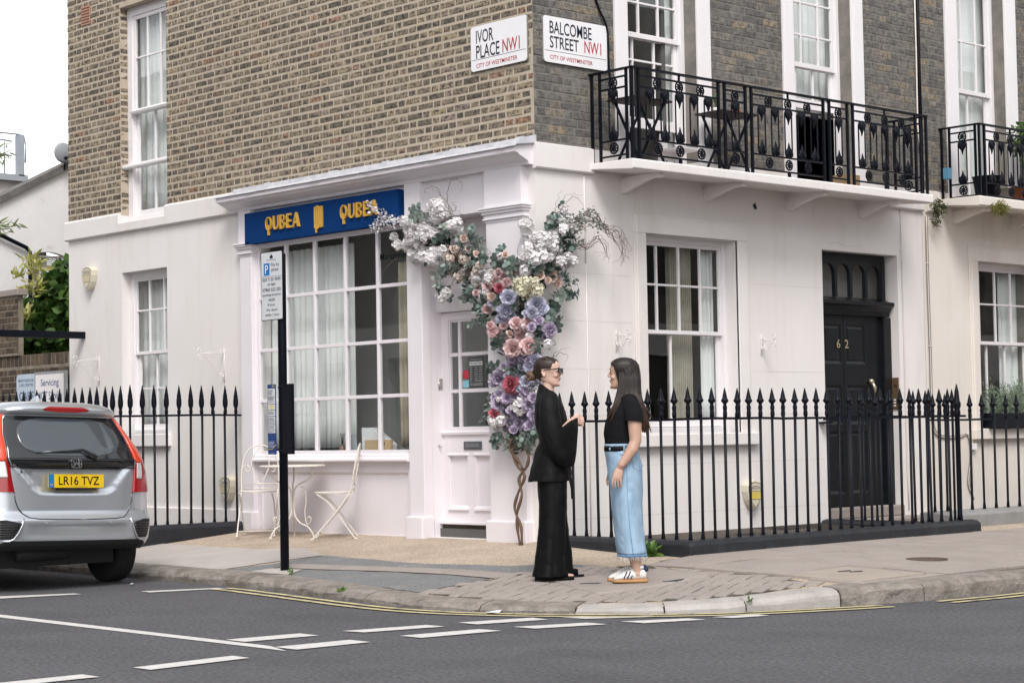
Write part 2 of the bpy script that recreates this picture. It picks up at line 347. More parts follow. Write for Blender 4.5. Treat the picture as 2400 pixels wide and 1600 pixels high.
for i in range(-16,18):
    for j in range(-16,18):
        k=(i-j)%4
        if k not in (0,3): continue
        w_,h_=(2,1) if k==0 else (1,2)
        q=[]
        for a,b in ((0,0),(w_,0),(w_,h_),(0,h_)):
            x=(i+a)*U+(-.0055 if a else .0055);y=(j+b)*U+(-.0055 if b else .0055); q.append((2.5+x*ca-y*sa,-1.6+x*sa+y*ca))
        if inside(sum(p[0] for p in q)/4,sum(p[1] for p in q)/4,BLK) and not all(inside(x,y,COV) for x,y in q):
            slabpiece('paving_block',q,M['block'],.013,.03,.004,pave,.0025); cnt+=1
bmesh_rows=[(1.80,2.32),(2.325,2.86),(2.865,3.44),(3.445,4.02)]
drape('slab_joint_bed',[(1.72,-.02),(1.74,-.62),(4.0,-.56),(4.03,.2),(4.03,12),(1.72,12)],M['sand'],.001,.12,pave)
for ri,(x0,x1) in enumerate(bmesh_rows):
    y=[-.60,-.62,-.60,.285][ri]+random.uniform(-.02,.02)*(ri<3); off=[.55,.95,.38,.80][ri]; first=True
    while y<11.5:
        l=off if first else random.choice((.62,.76,.9,.9)); first=False; y1=y+l
        if 1:
            slabpiece('paving_slab',[(x0,y),(x1-.016,y),(x1-.016,y1-.02),(x0,y1-.02)],M['slab'],.021,.04,.006,pave,.003)
        y=y1
slabpiece('paving_slab',[(3.46,-.66),(3.94,-.64),(3.99,.27),(3.46,.27)],M['slab'],.016,.04,.006,pave)
# kerb stones
kerb=struct(drape('kerb',[(-11,-2.40),(-2.77,-2.38),(-.77,-2.47),(.79,-2.72),(1.81,-2.82),(2.2,-2.74),(3.0,-2.34),(3.6,-1.78),(4.0,-.9),(4.25,.3),(4.3,11),(4.05,11),(4.0,.3),(3.75,-.9),(3.4,-1.7),(2.85,-2.1),(2.1,-2.5),(1.81,-2.56),(.79,-2.47),(-.77,-2.24),(-11,-2.15)],M['sand'],-.004,.4))
s=kerb_s(x=-11)
sEnd=kerb_s(y=10.8)
while s<sEnd:
    p,_,_=kpt(s); corner=(p[0]>.6 and p[1]<-.4); L_=random.uniform(.55,.72) if corner else random.uniform(.85,1.15); pale=(2.35<p[0]<3.75 and p[1]<-1.5)
    rows=[]; n=6; jz=random.uniform(-.004,.006); W=.26 if not pale else .22
    for i in range(n+1):
        e=.012 if i in(0,n) else 0
        q,(tx,ty),kz=kpt(s+.006+(L_-.012)*i/n); nx,ny=-ty,tx; r=lambda a:random.uniform(-a,a); rg=.011 if not pale else .003
        pt=lambda d,z:(q[0]+nx*d,q[1]+ny*d,z)
        bz=lambda d:zp(q[0]+nx*d,q[1]+ny*d)
        rows.append([pt(.0,-.03),pt(.0+r(rg),kz*.5+r(rg)*.5),pt(.006+r(rg)*.6,kz-.022+r(.004)),pt(.035+r(.006),kz+.006+jz-e*.4+r(.002)),pt(W*.5,bz(W*.5)+.011+jz+r(.002)),pt(W,bz(W)+.008+jz-e*.3),pt(W+.005,bz(W)-.03)])
    mbk=MB().grid(rows,sm=False); nn=len(rows[0]); b0=0
    mbk.f+=[tuple(range(nn)),tuple(range(n*nn+nn-1,n*nn-1,-1))]; mbk.s+=[False,False]
    mbk.obj('kerb_stone',M['kerbpale'] if pale else M['kerbstone'],kerb); s+=L_
# painted markings on the road
def mark(name,quad,m,z=.004):
    MB().quad(*[(x,y,z) for x,y in quad]).obj(name,m,road)
mark('bay_line',[(-3.4,-4.98),(2.90,-5.00),(3.20,-5.10),(-3.4,-5.10)],M['paint'],.004)
for q in ([(3.20,-6.12),(3.37,-6.12),(3.33,-5.45),(3.16,-5.45)],[(3.22,-7.2),(3.38,-7.2),(3.42,-6.46),(3.25,-6.46)],[(2.40,-4.97),(2.60,-4.97),(2.66,-4.46),(2.46,-4.46)],[(2.98,-5.03),(3.20,-5.03),(3.22,-4.50),(3.02,-4.50)],
 [(2.56,-4.20),(2.74,-4.17),(2.87,-3.61),(2.69,-3.62)],[(3.08,-4.16),(3.28,-4.16),(3.36,-3.57),(3.17,-3.59)],[(2.74,-3.39),(2.93,-3.39),(3.07,-2.89),(2.89,-2.86)],[(3.24,-3.36),(3.43,-3.35),(3.60,-2.88),(3.42,-2.88)],
 [(3.04,-2.74),(3.23,-2.70),(3.54,-2.30),(3.42,-2.28)],[(3.54,-2.69),(3.74,-2.68),(3.90,-2.27),(3.75,-2.28)],[(3.82,-2.12),(3.97,-2.08),(4.05,-1.81),(3.93,-1.80)],
 [(-1.9,-4.25),(-1.66,-4.28),(-1.50,-3.68),(-1.62,-3.68)],[(-1.34,-3.23),(-1.18,-3.25),(-1.0,-2.64),(-1.1,-2.64)],[(-3.6,-4.22),(-1.66,-4.28),(-1.66,-4.40),(-3.6,-4.34)]):
    mark('white_road_marking',q,M['paint'],.006)
def kline(s0,s1,d0,d1,m,step=.15):
    n=int((s1-s0)/step); rows=[]
    for i in range(n+1):
        p,(tx,ty),_=kpt(s0+(s1-s0)*i/n); nx,ny=ty,-tx; k=random.uniform(-.004,.004)
        rows.append([(p[0]+nx*(d0+k),p[1]+ny*(d0+k),.008),(p[0]+nx*(d1+k),p[1]+ny*(d1+k),.008)])
    MB().grid(rows).obj('yellow_line',m,road)
for a,b in ((.10,.155),(.235,.29)):
    kline(kerb_s(x=-1.0),kerb_s(y=-.75),a,b,M['yellow']); kline(kerb_s(y=-.3),kerb_s(y=11),a,b,M['yellow'])
# covers let into the pavement
t=thing('inspection_cover','rusty round iron cover set into the slabs right of the railings','cover',(3.25,1.10,zp(3.25,1.10)))
z=zp(3.25,1.1); MB().lathe([(.0,z+.030),(.15,z+.030),(.165,z+.029),(.17,z)],(3.25,1.10,0),24,False).obj('disc',mat('rusty_iron',(.10,.065,.05),(.06,.045,.038),30,.8,bump=.5,bscale=60),t)
t=thing('stone_hatch_cover','tan square cover with two lifting slots near the kerb','cover',(3.55,-.2,zp(3.55,-.2)))
drape('plate',[(3.24,-.60),(3.19,.19),(3.9,.17),(3.88,-.62)],mat('tan_cover',(.335,.285,.245),None,4,.9,bump=.3,grain=.15),.025,.12,t)
for x,y in ((3.5,-.22),(3.42,-.26)): drape('lifting_slot',[(x,y),(x+.03,y+.1),(x+.045,y+.1),(x+.02,y)],M['plinth'],.031,.3,t)
for x,y in ((2.66,-1.2),(2.22,-1.62)): drape('lifting_slot',[(x-.08,y-.05),(x-.06,y-.0),(x+.02,y+.08),(x+.02,y+.03)],M['plinth'],.022,.3,pave)
# light wells behind the railings
def well(name,x0,x1,y0,y1,zt):
    m=MB(); zb=-1.2
    m.quad((x0,y0,zb),(x1,y0,zb),(x1,y1,zb),(x0,y1,zb))
    for a,b in (((x0,y0),(x1,y0)),((x1,y0),(x1,y1)),((x1,y1),(x0,y1)),((x0,y1),(x0,y0))): m.quad((*a,zb),(*b,zb),(*b,zt),(*a,zt))
    return struct(m.obj(name,M['concrete'],recalc=False))
well('basement_area',-12,-4.47,-1.40,-.012,.12); well('basement_area',.012,1.64,.06,4.14,.12); well('basement_area',.012,1.08,5.86,16,.12)
# ------------------------------------------------------------------ houses
def wallgrid(mb,F,a0,a1,z0,z1,ops,rev=.2,o=0):
    As=sorted({a0,a1}|{v for p in ops for v in p[:2] if a0<v<a1}); Zs=sorted({z0,z1}|{v for p in ops for v in p[2:4] if z0<v<z1})
    for i in range(len(As)-1):
        for j in range(len(Zs)-1):
            ca,cz=(As[i]+As[i+1])/2,(Zs[j]+Zs[j+1])/2
            if any(p[0]<ca<p[1] and p[2]<cz<p[3] for p in ops): continue
            mb.quad(F(As[i],o,Zs[j]),F(As[i+1],o,Zs[j]),F(As[i+1],o,Zs[j+1]),F(As[i],o,Zs[j+1]))
    for b0,b1,y0,y1 in ops:
        y0c,y1c=max(y0,z0),min(y1,z1)
        if y0c>=y1c: continue
        mb.quad(F(b0,o,y0c),F(b0,o-rev,y0c),F(b0,o-rev,y1c),F(b0,o,y1c)); mb.quad(F(b1,o,y0c),F(b1,o,y1c),F(b1,o-rev,y1c),F(b1,o-rev,y0c))
        if y1<=z1: mb.quad(F(b0,o,y1),F(b0,o-rev,y1),F(b1,o-rev,y1),F(b1,o,y1))
        if y0>=z0: mb.quad(F(b0,o,y0),F(b1,o,y0),F(b1,o-rev,y0),F(b0,o-rev,y0))
def lattice(part,F,a0,a1,z0,z1,ac,zc,o,m,fw=.045,bar=.020,dep=.032,name='sash',glass=True,fb=None,skip=()):
    fb=fb or fw; s=MB()
    s.box(F,a0,a0+fw,o-dep,o,z0,z1); s.box(F,a1-fw,a1,o-dep,o,z0,z1)
    s.box(F,a0+fw,a1-fw,o-dep,o-.001,z0,z0+fb); s.box(F,a0+fw,a1-fw,o-dep,o-.001,z1-fw,z1)
    for a in ac: s.box(F,a-bar/2,a+bar/2,o-dep,o-.003,z0+fb,z1-fw)
    for z in zc: s.box(F,a0+fw,a1-fw,o-dep,o-.005,z-bar/2,z+bar/2)
    so=s.obj(name,m,part,bevel=.003)
    if glass:
        A=[a0+fw]+list(ac)+[a1-fw];Z=[z0+fb]+list(zc)+[z1-fw]
        for i in range(len(A)-1):
            for j in range(len(Z)-1):
                if (i,j) in skip: continue
                MB().quad(F(A[i],o-.02,Z[j]),F(A[i+1],o-.02,Z[j]),F(A[i+1],o-.02,Z[j+1]),F(A[i],o-.02,Z[j+1])).obj('pane',M['glass'],part)
    return so
def part(name,parent,loc):
    o=bpy.data.objects.new(name,None); o.empty_display_size=.05; link(o,parent); o.location=loc; return o
def curtain(F,a0,a1,z0,z1,o,n,amp,m,label,cat='curtain',slope=0,name='curtain',group=None):
    k=int(n*8); rows=[]
    for j in range(9):
        z=z0+(z1-z0)*j/8; rows.append([F(a0+(a1-a0)*i/k+slope*(1-j/8)*((i/k)),o+amp*math.sin(i*math.pi/4+.9*math.sin(i*.37))*(.8+.4*math.sin(i*.13+j*.3)),z) for i in range(k+1)])
    ob=MB().grid(rows).obj(name,m,solid=.002); return tag(ob,label,cat,group)
def bpieces(F,a0,a1,z0,z1,ops,seed,jl=.011,jv=.011,shift=0):
    rnd=random.Random(seed); out=[]; ch=.0755; n=int((z1-z0)/ch)
    for r in range(n):
        zb=z0+r*ch+.005+rnd.uniform(-.001,.001); zt=zb+ch-jv; a=a0-rnd.uniform(0,.02)-(.17 if r%2 else 0)+shift; k=0
        while a<a1:
            L_=((.226 if k%2==0 else .1135)-jl)+rnd.uniform(-.005,.005); k+=1; b0,b1=max(a,a0),min(a+L_,a1); a+=L_+jl
            segs=[(b0,b1)]; zc=(zb+zt)/2
            for p in ops:
                if p[2]-.02<zc<p[3]+.02:
                    segs=[t for (s,e) in segs for t in ((s,min(e,p[0]-.004)),(max(s,p[1]+.004),e)) if t[1]-t[0]>.02]
            for s_,e_ in segs:
                if e_-s_>.03: out.append((F,s_,e_,zb,zt))
    return out
def brickgeo(mb,F,a0,a1,z0,z1,rnd,pr=.0035):
    j=lambda k=.003:rnd.uniform(-k,k); i=.006; t=j(.0018)
    v=[F(a+j(.0015),-.006,z+j(.0015)) for a,z in ((a0,z0),(a1,z0),(a1,z1),(a0,z1))]
    v+=[F(a+j(.0015),pr*.45+t,z+j(.0015)) for a,z in ((a0,z0),(a1,z0),(a1,z1),(a0,z1))]
    v+=[F(a+j(.003),pr+t+j(.0012),z+j(.003)) for a,z in ((a0+i,z0+i),(a1-i,z0+i),(a1-i,z1-i),(a0+i,z1-i))]
    mb.add(v,[(k,(k+1)%4,4+(k+1)%4,4+k) for k in range(4)]+[(4+k,4+(k+1)%4,8+(k+1)%4,8+k) for k in range(4)]+[(8,9,10,11)])
VAR={}
def lay_bricks(pieces,m,house,nobj,seed=3):
    rnd=random.Random(seed)
    def dist(p): c=Vector(p[0]((p[1]+p[2])/2,0,(p[3]+p[4])/2)); return (c-CAM).length-(.15 if p[2]-p[1]>.2 else 0)
    def vis(p):
        c=Vector(p[0]((p[1]+p[2])/2,0,(p[3]+p[4])/2))-CAM; w_=c.dot(_d); k=4538.46/1200
        return w_>0 and abs(c.dot(_r)/w_*k)<.97 and abs(c.dot(_u)/w_*k)<.64
    full=[p for p in pieces if vis(p)]; full.sort(key=dist); sel=set(id(p) for p in full[:nobj]); st=MB()
    for p in pieces:
        F,a0,a1,z0,z1=p
        if id(p) in sel:
            key=(m.name,F is FL,round((a1-a0)*100),rnd.randrange(3))
            if key not in VAR:
                g=MB(); w_=key[2]/200; hh=(z1-z0)/2; brickgeo(g,F,-w_,w_,-hh,hh,rnd); VAR[key]=g.mesh('brick',m)
            inst('brick',VAR[key],F((a0+a1)/2,0,(z0+z1)/2),parent=house)
        else: brickgeo(st,F,a0,a1,z0,z1,rnd)
    if st.v: struct(st.obj('brickwork',m,house),'stuff')
HZ=7.8
house=thing('corner_house','brown brick and white stucco corner house with the shop and black door','house',(0,0,.28))
# --- Ivor Place face
oU=(-6.86,-5.90,3.72,6.19); oG=(-6.86,-5.92,1.30,3.14); oS=(-4.26,-.60,.28,3.25)
m_=MB(); wallgrid(m_,FL,-8.03,0,3.80,HZ,[oU],.12); m_.obj('brick_wall',M['mortarL'],house,recalc=False)
m_=MB(); wallgrid(m_,FL,-8.03,0,-1.2,3.80,[(oU[0],oU[1],3.72,3.9),oG,oS],.2); m_.obj('stucco_wall',M['stucco'],house,recalc=False)
oA=(1.20,2.17,3.63,6.6); oB=(3.64,4.61,3.63,6.6); oW=(1.383,2.684,1.206,3.07); oD=(4.04,5.33,.40,3.06)
m_=MB(); wallgrid(m_,FR,0,5.80,3.80,HZ,[oA,oB],.2); m_.obj('brick_wall',M['mortarR'],house,recalc=False)
m_=MB(); wallgrid(m_,FR,0,5.80,-1.2,3.80,[(1.20,2.17,3.63,3.9),(3.64,4.61,3.63,3.9),oW,oD],.2); m_.obj('stucco_wall',M['stucco'],house,recalc=False)
# rear shell, roof and floors
m_=MB(); m_.quad((-8.03,0,-1.2),(-8.03,8,-1.2),(-8.03,8,HZ),(-8.03,0,HZ)); m_.obj('side_wall',M['mortarL'],house,recalc=False)
m_=MB(); m_.quad((-8.03,8,-1.2),(0,8,-1.2),(0,8,HZ),(-8.03,8,HZ)); m_.obj('rear_wall',M['mortarR'],house,recalc=False)
MB().box(FW,-8.03,0,0,8,HZ,HZ+.15).obj('roof',M['lead'],house)
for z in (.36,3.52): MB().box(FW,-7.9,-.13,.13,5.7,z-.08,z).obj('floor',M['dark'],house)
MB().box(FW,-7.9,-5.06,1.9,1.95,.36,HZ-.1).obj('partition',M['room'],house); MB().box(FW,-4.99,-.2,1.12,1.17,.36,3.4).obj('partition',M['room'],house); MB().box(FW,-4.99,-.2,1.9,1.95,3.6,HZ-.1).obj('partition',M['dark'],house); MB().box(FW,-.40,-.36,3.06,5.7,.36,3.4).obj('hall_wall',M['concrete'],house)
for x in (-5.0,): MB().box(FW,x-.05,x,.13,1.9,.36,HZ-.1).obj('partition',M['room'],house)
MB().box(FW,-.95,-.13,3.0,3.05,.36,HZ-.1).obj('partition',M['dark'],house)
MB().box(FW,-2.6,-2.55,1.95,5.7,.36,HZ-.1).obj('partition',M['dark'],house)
# string band
bp=[(0,3.595),(.03,3.598),(.045,3.61),(.045,3.805),(.03,3.825),(0,3.83)]
b=MB(); b.profile(FL,bp,-8.06,-6.862); b.profile(FL,bp,-5.90,-4.62); b.profile(FL,[(0,3.595),(.03,3.598),(.045,3.61),(.045,3.70),(0,3.715)],-6.864,-5.898); b.obj('string_band',M['stucco'],house)
b=MB(); b.profile(FR,[(0,3.565),(.035,3.568),(.045,3.58),(.045,3.79),(0,3.805)],-.03,.70); b.obj('string_band',M['stucco'],house); b=MB(); b.profile(FR,[(0,3.565),(.035,3.568),(.045,3.58),(.045,3.66),(0,3.68)],5.16,5.80); b.obj('string_band',M['stucco'],house)
pcs=bpieces(FL,-8.03,-.002,3.835,HZ,[oU],11,.019,.025)+bpieces(FR,.002,5.78,3.82,6.9,[(1.03,2.375,3.5,9),(3.475,4.82,3.5,9)],12)
pl=[p for p in pcs if p[0] is FL]; pr_=[p for p in pcs if p[0] is FR]
lay_bricks(pl,M['brickL'],house,215); lay_bricks(pr_,M['brickR'],house,80)
FV=lambda a,o,z:(-6.862+o,a,z)
lay_bricks([(FV,.006,.098,3.86+i*.0755,3.91+i*.0755) for i in range(31)],M['brickL'],house,0)
MB().box(FL,-8.04,-4.56,-.01,.03,-1.0,.49).obj('wall_base',M['stucco'],house,bevel=.008)
# air brick
b=MB(); b.box(FL,-7.70,-7.50,.0,.010,6.12,6.345)
ab=b.obj('air_brick',mat('terracotta',(.42,.24,.17),None,10,.85),house)
b=MB()
for i in range(6): b.box(FL,-7.69,-7.51,.010,.013,6.14+i*.034,6.153+i*.034)
b.obj('vent_slot',mat('terracotta_dark',(.16,.07,.05),None,10,.9),ab)
# --- windows, Ivor Place
def wframe(w_,F,a0,a1,z0,z1,o,m,t=.06,tb=.05,dep=.06):
    s=MB(); s.box(F,a0,a0+t,o-dep,o,z0,z1); s.box(F,a1-t,a1,o-dep,o,z0,z1); s.box(F,a0+t,a1-t,o-dep,o-.002,z1-t,z1); s.box(F,a0+t,a1-t,o-dep,o-.002,z0,z0+tb); s.obj('frame',m,w_,bevel=.004)
W=M['white']
w_=part('window',house,(-6.4,.11,3.72)); wframe(w_,FL,-6.86,-5.90,3.72,6.19,-.10,W,.10,.06)
lattice(w_,FL,-6.76,-6.00,4.97,6.09,[-6.47,-6.20],[5.60],-.115,W,.045); lattice(w_,FL,-6.76,-6.00,3.78,5.01,[-6.38,-6.12],[4.40],-.15,W,.05,fb=.07)
MB().profile(FL,[(-.10,4.325),(-.03,4.325),(-.02,4.34),(-.02,4.36),(-.05,4.375),(-.10,4.375)],-6.86,-5.90).obj('guard_bar',W,w_)
MB().profile(FL,[(-.115,4.95),(-.07,4.955),(-.06,4.98),(-.115,5.01)],-6.76,-6.0).obj('meeting_rail',W,w_)
w_=part('window',house,(-6.4,.12,1.30)); wframe(w_,FL,-6.86,-5.92,1.30,3.14,-.11,W,.08,.05)
lattice(w_,FL,-6.78,-6.00,2.20,3.07,[-6.49,-6.19],[2.70],-.125,W,.035); lattice(w_,FL,-6.78,-6.00,1.35,2.24,[-6.40,-6.12],[1.815],-.16,W,.045,fb=.06)
MB().box(FL,-6.92,-5.86,-.12,.065,1.16,1.30).obj('sill',M['stucco'],w_,bevel=.01)
# --- windows, Balcombe Street first floor
for k,(a0,a1,c1,c2,zm,zb,rows) in enumerate(((1.20,2.17,(1.555,1.829),(1.50,1.80),4.95,4.10,[4.745]),(3.64,4.61,(4.0,4.29),(3.94,4.23),4.96,4.54,[]))):
    w_=part('window',house,((0,(a0+a1)/2,3.65)))
    b=MB()
    for s0,s1 in ((a0-.17,a0),(a1,a1+.19)):
        b.box(FR,s0,s1,0,.028,3.66,6.75); b.box(FR,s0+.012,s1-.012,.028,.036,3.66,6.75)
    b.box(FR,a0-.17,a1+.19,0,.029,6.6,6.8); b.obj('architrave',W,w_,bevel=.005)
    wframe(w_,FR,a0,a1,3.62,6.6,-.145,W,.055,.02)
    up=[zm+.30,zm+.66] if k else [zm+.33]
    lattice(w_,FR,a0+.055,a1-.055,zm,6.5,list(c1),[zm+.34,zm+.68,zm+1.02],-.165,W,.05)
    lattice(w_,FR,a0+.055,a1-.055,zb,zm+.045,list(c2),rows if not k else [],-.20,W,.05,fb=.10)
w_=part('window',house,(0,2.03,1.2)); W2=M['white']
b=MB()
a0,a1,z0,z1=1.383,2.684,1.206,3.07
for i,(ex,th) in enumerate(((.148,.022),(.125,.034),(.062,.026))):
    b.box(FR,a0-ex,a0,0,th,z0-.0,z1); b.box(FR,a1,a1+ex+.02,0,th,z0,z1); b.box(FR,a0-ex,a1+ex+.02,0,th-.0008,z1,z1+ex+.03)
b.obj('architrave',M['stucco'],w_,bevel=.006)
wframe(w_,FR,a0,a1+.0,z0+.0,z1,-.13,W2,.05,.06)
lattice(w_,FR,1.433,2.634,2.15,3.02,[1.712,2.025,2.332],[2.616],-.145,W2,.035)
lattice(w_,FR,1.433,2.634,1.27,2.19,[1.929],[],-.18,W2,.045,fb=.07)
MB().box(FR,1.18,2.93,-.13,.07,1.085,1.206).obj('sill',M['stucco'],w_,bevel=.01)
# --- black door 62 with four-arched fanlight
BD=M['blackdoor']
dr=part('front_door',house,(-.11,4.7,.40)); b=MB()
b.box(FR,4.04,4.16,-.17,-.11,.40,3.06); b.box(FR,5.20,5.33,-.17,-.10,.40,2.40); b.box(FR,5.20,5.26,-.17,-.11,2.4,3.06); b.box(FR,4.16,5.20,-.17,-.112,2.99,3.06)
b.obj('frame',BD,dr,bevel=.006)
MB().profile(FR,[(-.17,2.41),(-.10,2.41),(-.09,2.46),(-.06,2.50),(-.03,2.52),(-.03,2.555),(-.10,2.57),(-.17,2.60)],4.05,5.30).obj('transom',BD,dr)
fan=part('fanlight',house,(-.14,4.68,2.6)); b=MB()
for i in range(4):
    c0=4.16+i*.26; c1=c0+.26; r=.108; cx=(c0+c1)/2; zc=2.84
    arc=[(cx-r*math.cos(t_*math.pi/12),zc+r*math.sin(t_*math.pi/12)) for t_ in range(13)]
    b.prism(FR,[(c0,2.995),(c0,2.60),(cx-r,2.60)]+arc[:7]+[(cx,2.995)],-.16,-.12); b.prism(FR,[(cx,2.995)]+arc[6:]+[(cx+r,2.60),(c1,2.60),(c1,2.995)],-.16,-.12)
    MB().quad(FR(c0+.02,-.146,2.59),FR(c1-.02,-.146,2.59),FR(c1-.02,-.146,2.97),FR(c0+.02,-.146,2.97)).obj('pane',M['glass'],fan)
b.obj('arched_tracery',BD,fan)
lf=MB(); zs=[(.55,1.20),(1.27,1.68),(1.90,2.32)]; asx=[(4.22,4.52),(4.60,4.93)]
lf.box(FR,4.16,5.20,-.20,-.165,.42,2.41)
AA=[4.16,4.22,4.52,4.60,4.93,5.20]; ZZ=[.42,.55,1.20,1.27,1.68,1.90,2.32,2.41]
for i in range(5):
    for j in range(7):
        if i in(1,3) and j in(1,3,5): continue
        lf.quad(FR(AA[i],-.15,ZZ[j]),FR(AA[i+1],-.15,ZZ[j]),FR(AA[i+1],-.15,ZZ[j+1]),FR(AA[i],-.15,ZZ[j+1]))
for p0,p1 in asx:
    for q0,q1 in zs:
        R4=lambda e,o:[FR(p0+e,o,q0+e),FR(p1-e,o,q0+e),FR(p1-e,o,q1-e),FR(p0+e,o,q1-e)]
        A_,B_,C_=R4(0,-.15),R4(.03,-.163),R4(.05,-.158)
        lf.add(A_+B_+C_,[(k,(k+1)%4,4+(k+1)%4,4+k) for k in range(4)]+[(4+k,4+(k+1)%4,8+(k+1)%4,8+k) for k in range(4)]+[(8,9,10,11)])
lf.box(FR,4.555,4.565,-.151,-.147,.6,2.38)
lf.obj('leaf',BD,dr,recalc=False)
g=MB(); fit_text(g,FR,'6',4.44,4.50,2.065,2.155,-.146); fit_text(g,FR,'2',4.575,4.64,2.065,2.155,-.146); g.obj('door_number',mat('brass_numeral',(.55,.43,.24),None,10,.4,metal=.6),dr)
g=MB(); g.tube([FR(4.99,-.13,1.70),FR(4.99,-.10,1.69),FR(5.0,-.09,1.65),FR(5.01,-.10,1.60)],[.012,.016,.02,.014],8); g.lathe([(.0,-.05),(.025,-.045),(.028,-.02),(.018,0)],FR(4.99,-.10,1.72),10,ax='x'); g.obj('door_knob',mat('aged_brass',(.55,.5,.38),None,10,.35,metal=.7),dr)
MB().box(FR,4.04,5.33,-.3,.02,.30,.41).obj('doorstep',M['slab'],house,bevel=.01)
MB().box(FR,3.96,5.45,.02,.40,.12,.30).obj('doorstep',M['slab'],house,bevel=.01)
# scored joints in the stucco
for z,a0,a1 in ((2.66,.35,1.2),(2.66,2.9,4.03),(2.23,.2,1.22),(1.80,.2,1.22),(1.80,2.9,4.03),(1.38,.1,1.22),(1.38,2.95,4.03),(.92,.1,4.0),(.46,.1,4.0)):
    MB().box(FR,a0,a1,0,.0012,z,z+.004).obj('scored_joint',M['joint'],house)
for a,z0,z1 in ((.605,.3,2.75),(.602,2.75,3.56)): MB().tube([FR(a,.008,z0),FR(a+.004,.008,(z0+z1)/2),FR(a-.002,.008,z1)],.006,6).obj('white_cable',M['stucco'],house)
# hairline cracks and a hole in the render
for pts in ([(5.0,3.42),(4.93,3.33),(4.86,3.29),(4.78,3.2)],[(4.15,3.12),(4.3,3.15),(4.45,3.11),(4.62,3.13),(4.8,3.11)],[(3.95,3.5),(3.9,3.4),(3.85,3.37)]):
    MB().tube([FR(a,.0,z) for a,z in pts],[.001]+[.0028]*(len(pts)-2)+[.0008],4).obj('crack',M['joint'],house)
MB().prism(FR,[(2.96,3.44),(3.0,3.47),(3.03,3.41),(2.99,3.40)],0,.002).obj('chipped_hole',M['plinth'],house)
# --- balcony slab, kerb upstand and cast brackets
def balcony(h,a0,a1,o,z0,z1,m,brs,drop=.05):
    b=MB(); n=int((a1-a0)/.35); rows=[]
    pr=lambda dz,e:[(0,z0+.06),(o-.03,z0+dz),(o,z0+.012+dz),(o+e,z1-.008),(o-.012,z1),(0,z1+.01)]
    b.profile(FR,[(0,z0+.05),(o-.02,z0),(o,z0+.01),(o,z1-.01),(o-.01,z1),(0,z1+.005)],a0,a1); b.obj('balcony_slab',m,h,bevel=.012)
    for a in brs:
        F2=lambda q,oo,z,a=a:(q,a+oo,z)
        zt=z0+.005
        outer=[(0,zt),(0,zt-.135),(.05,zt-.14),(.11,zt-.115),(.2,zt-.085),(.30,zt-.055),(.4,zt-.035),(.46,zt-.045),(.49,zt-.03),(.50,zt-.005),(.47,zt+.01)]
        g=MB(); g.prism(F2,outer,-.022,.022); bo=g.obj('balcony_bracket',m,h,bevel=.004)
        g=MB(); g.lathe([(.0,-.027),(.034,-.027),(.034,.027),(0,.027)],(.075,a,zt-.085),14,False,'y'); g.prism(F2,[(.14,zt-.045),(.16,zt-.088),(.28,zt-.05),(.36,zt-.028),(.3,zt-.018)],-.026,.026); g.lathe([(0,-.03),(.018,-.03),(.018,.03),(0,.03)],(.48,a,zt-.022),10,False,'y')
        g.obj('roundel',m,bo)
balcony(house,.66,5.21,.57,3.555,3.65,M['stucco'],(1.11,2.25,3.50,4.68))
# ------------------------------------------------------------------ neighbouring house (64)
nb=thing('neighbour_house','cream stucco house with white-blinded window, right of the drainpipe','house',(0,5.9,.28))
NW=(6.80,8.09,1.20,3.07); NC=(6.53,7.50,3.66,6.6)
m_=MB(); wallgrid(m_,FR,5.80,16,3.80,HZ,[NC],.2); m_.obj('brick_wall',M['mortarR'],nb,recalc=False)
m_=MB(); wallgrid(m_,FR,5.80,16,-1.2,3.80,[(6.53,7.50,3.66,3.9),NW],.2,.002); m_.obj('stucco_wall',M['stuccoN'],nb,recalc=False)
m_=MB(); m_.quad((-.02,16,-1.2),(-8,16,-1.2),(-8,16,HZ),(0,16,HZ)); m_.quad((-8,8,-1.2),(-8,16,-1.2),(-8,16,HZ),(-8,8,HZ)); m_.obj('rear_wall',M['mortarR'],nb,recalc=False)
MB().box(FW,-8,0,8.01,16,HZ,HZ+.15).obj('roof',M['lead'],nb)
for z in (.36,3.52): MB().box(FW,-3,-.13,5.9,9.5,z-.08,z).obj('floor',M['dark'],nb)
MB().box(FW,-2.6,-2.55,5.9,9.5,.36,HZ-.1).obj('partition',M['dark'],nb)
b=MB(); b.profile(FR,[(0,3.565),(.035,3.568),(.045,3.58),(.045,3.79),(0,3.805)],5.86,6.1); b.obj('string_band',M['stuccoN'],nb)
lay_bricks(bpieces(FR,5.80,8.6,3.82,6.9,[(6.31,7.73,3.5,9)],21),M['brickR'],nb,120)
w_=part('window',nb,(0,7.0,3.66)); b=MB()
for s0,s1 in ((6.31,6.53),(7.50,7.72)): b.box(FR,s0,s1,0,.03,3.66,6.75); b.box(FR,s0+.014,s1-.014,.03,.038,3.66,6.75)
b.box(FR,6.31,7.72,0,.031,6.6,6.8); b.obj('architrave',W,w_,bevel=.005)
wframe(w_,FR,6.53,7.50,3.66,6.6,-.145,W,.055,.02)
lattice(w_,FR,6.585,7.445,5.0,6.5,[6.90,7.195],[5.6],-.165,W,.05); lattice(w_,FR,6.585,7.445,3.68,5.045,[7.05],[],-.20,W,.05,fb=.08)
w_=part('window',nb,(0,7.45,1.2)); b=MB(); a0,a1,z0,z1=NW
for ex,th in ((.148,.024),(.12,.036),(.06,.028)):
    b.box(FR,a0-ex,a0,.002,th,z0,z1); b.box(FR,a1,a1+ex,.002,th,z0,z1); b.box(FR,a0-ex,a1+ex,.002,th-.0008,z1,z1+ex+.03)
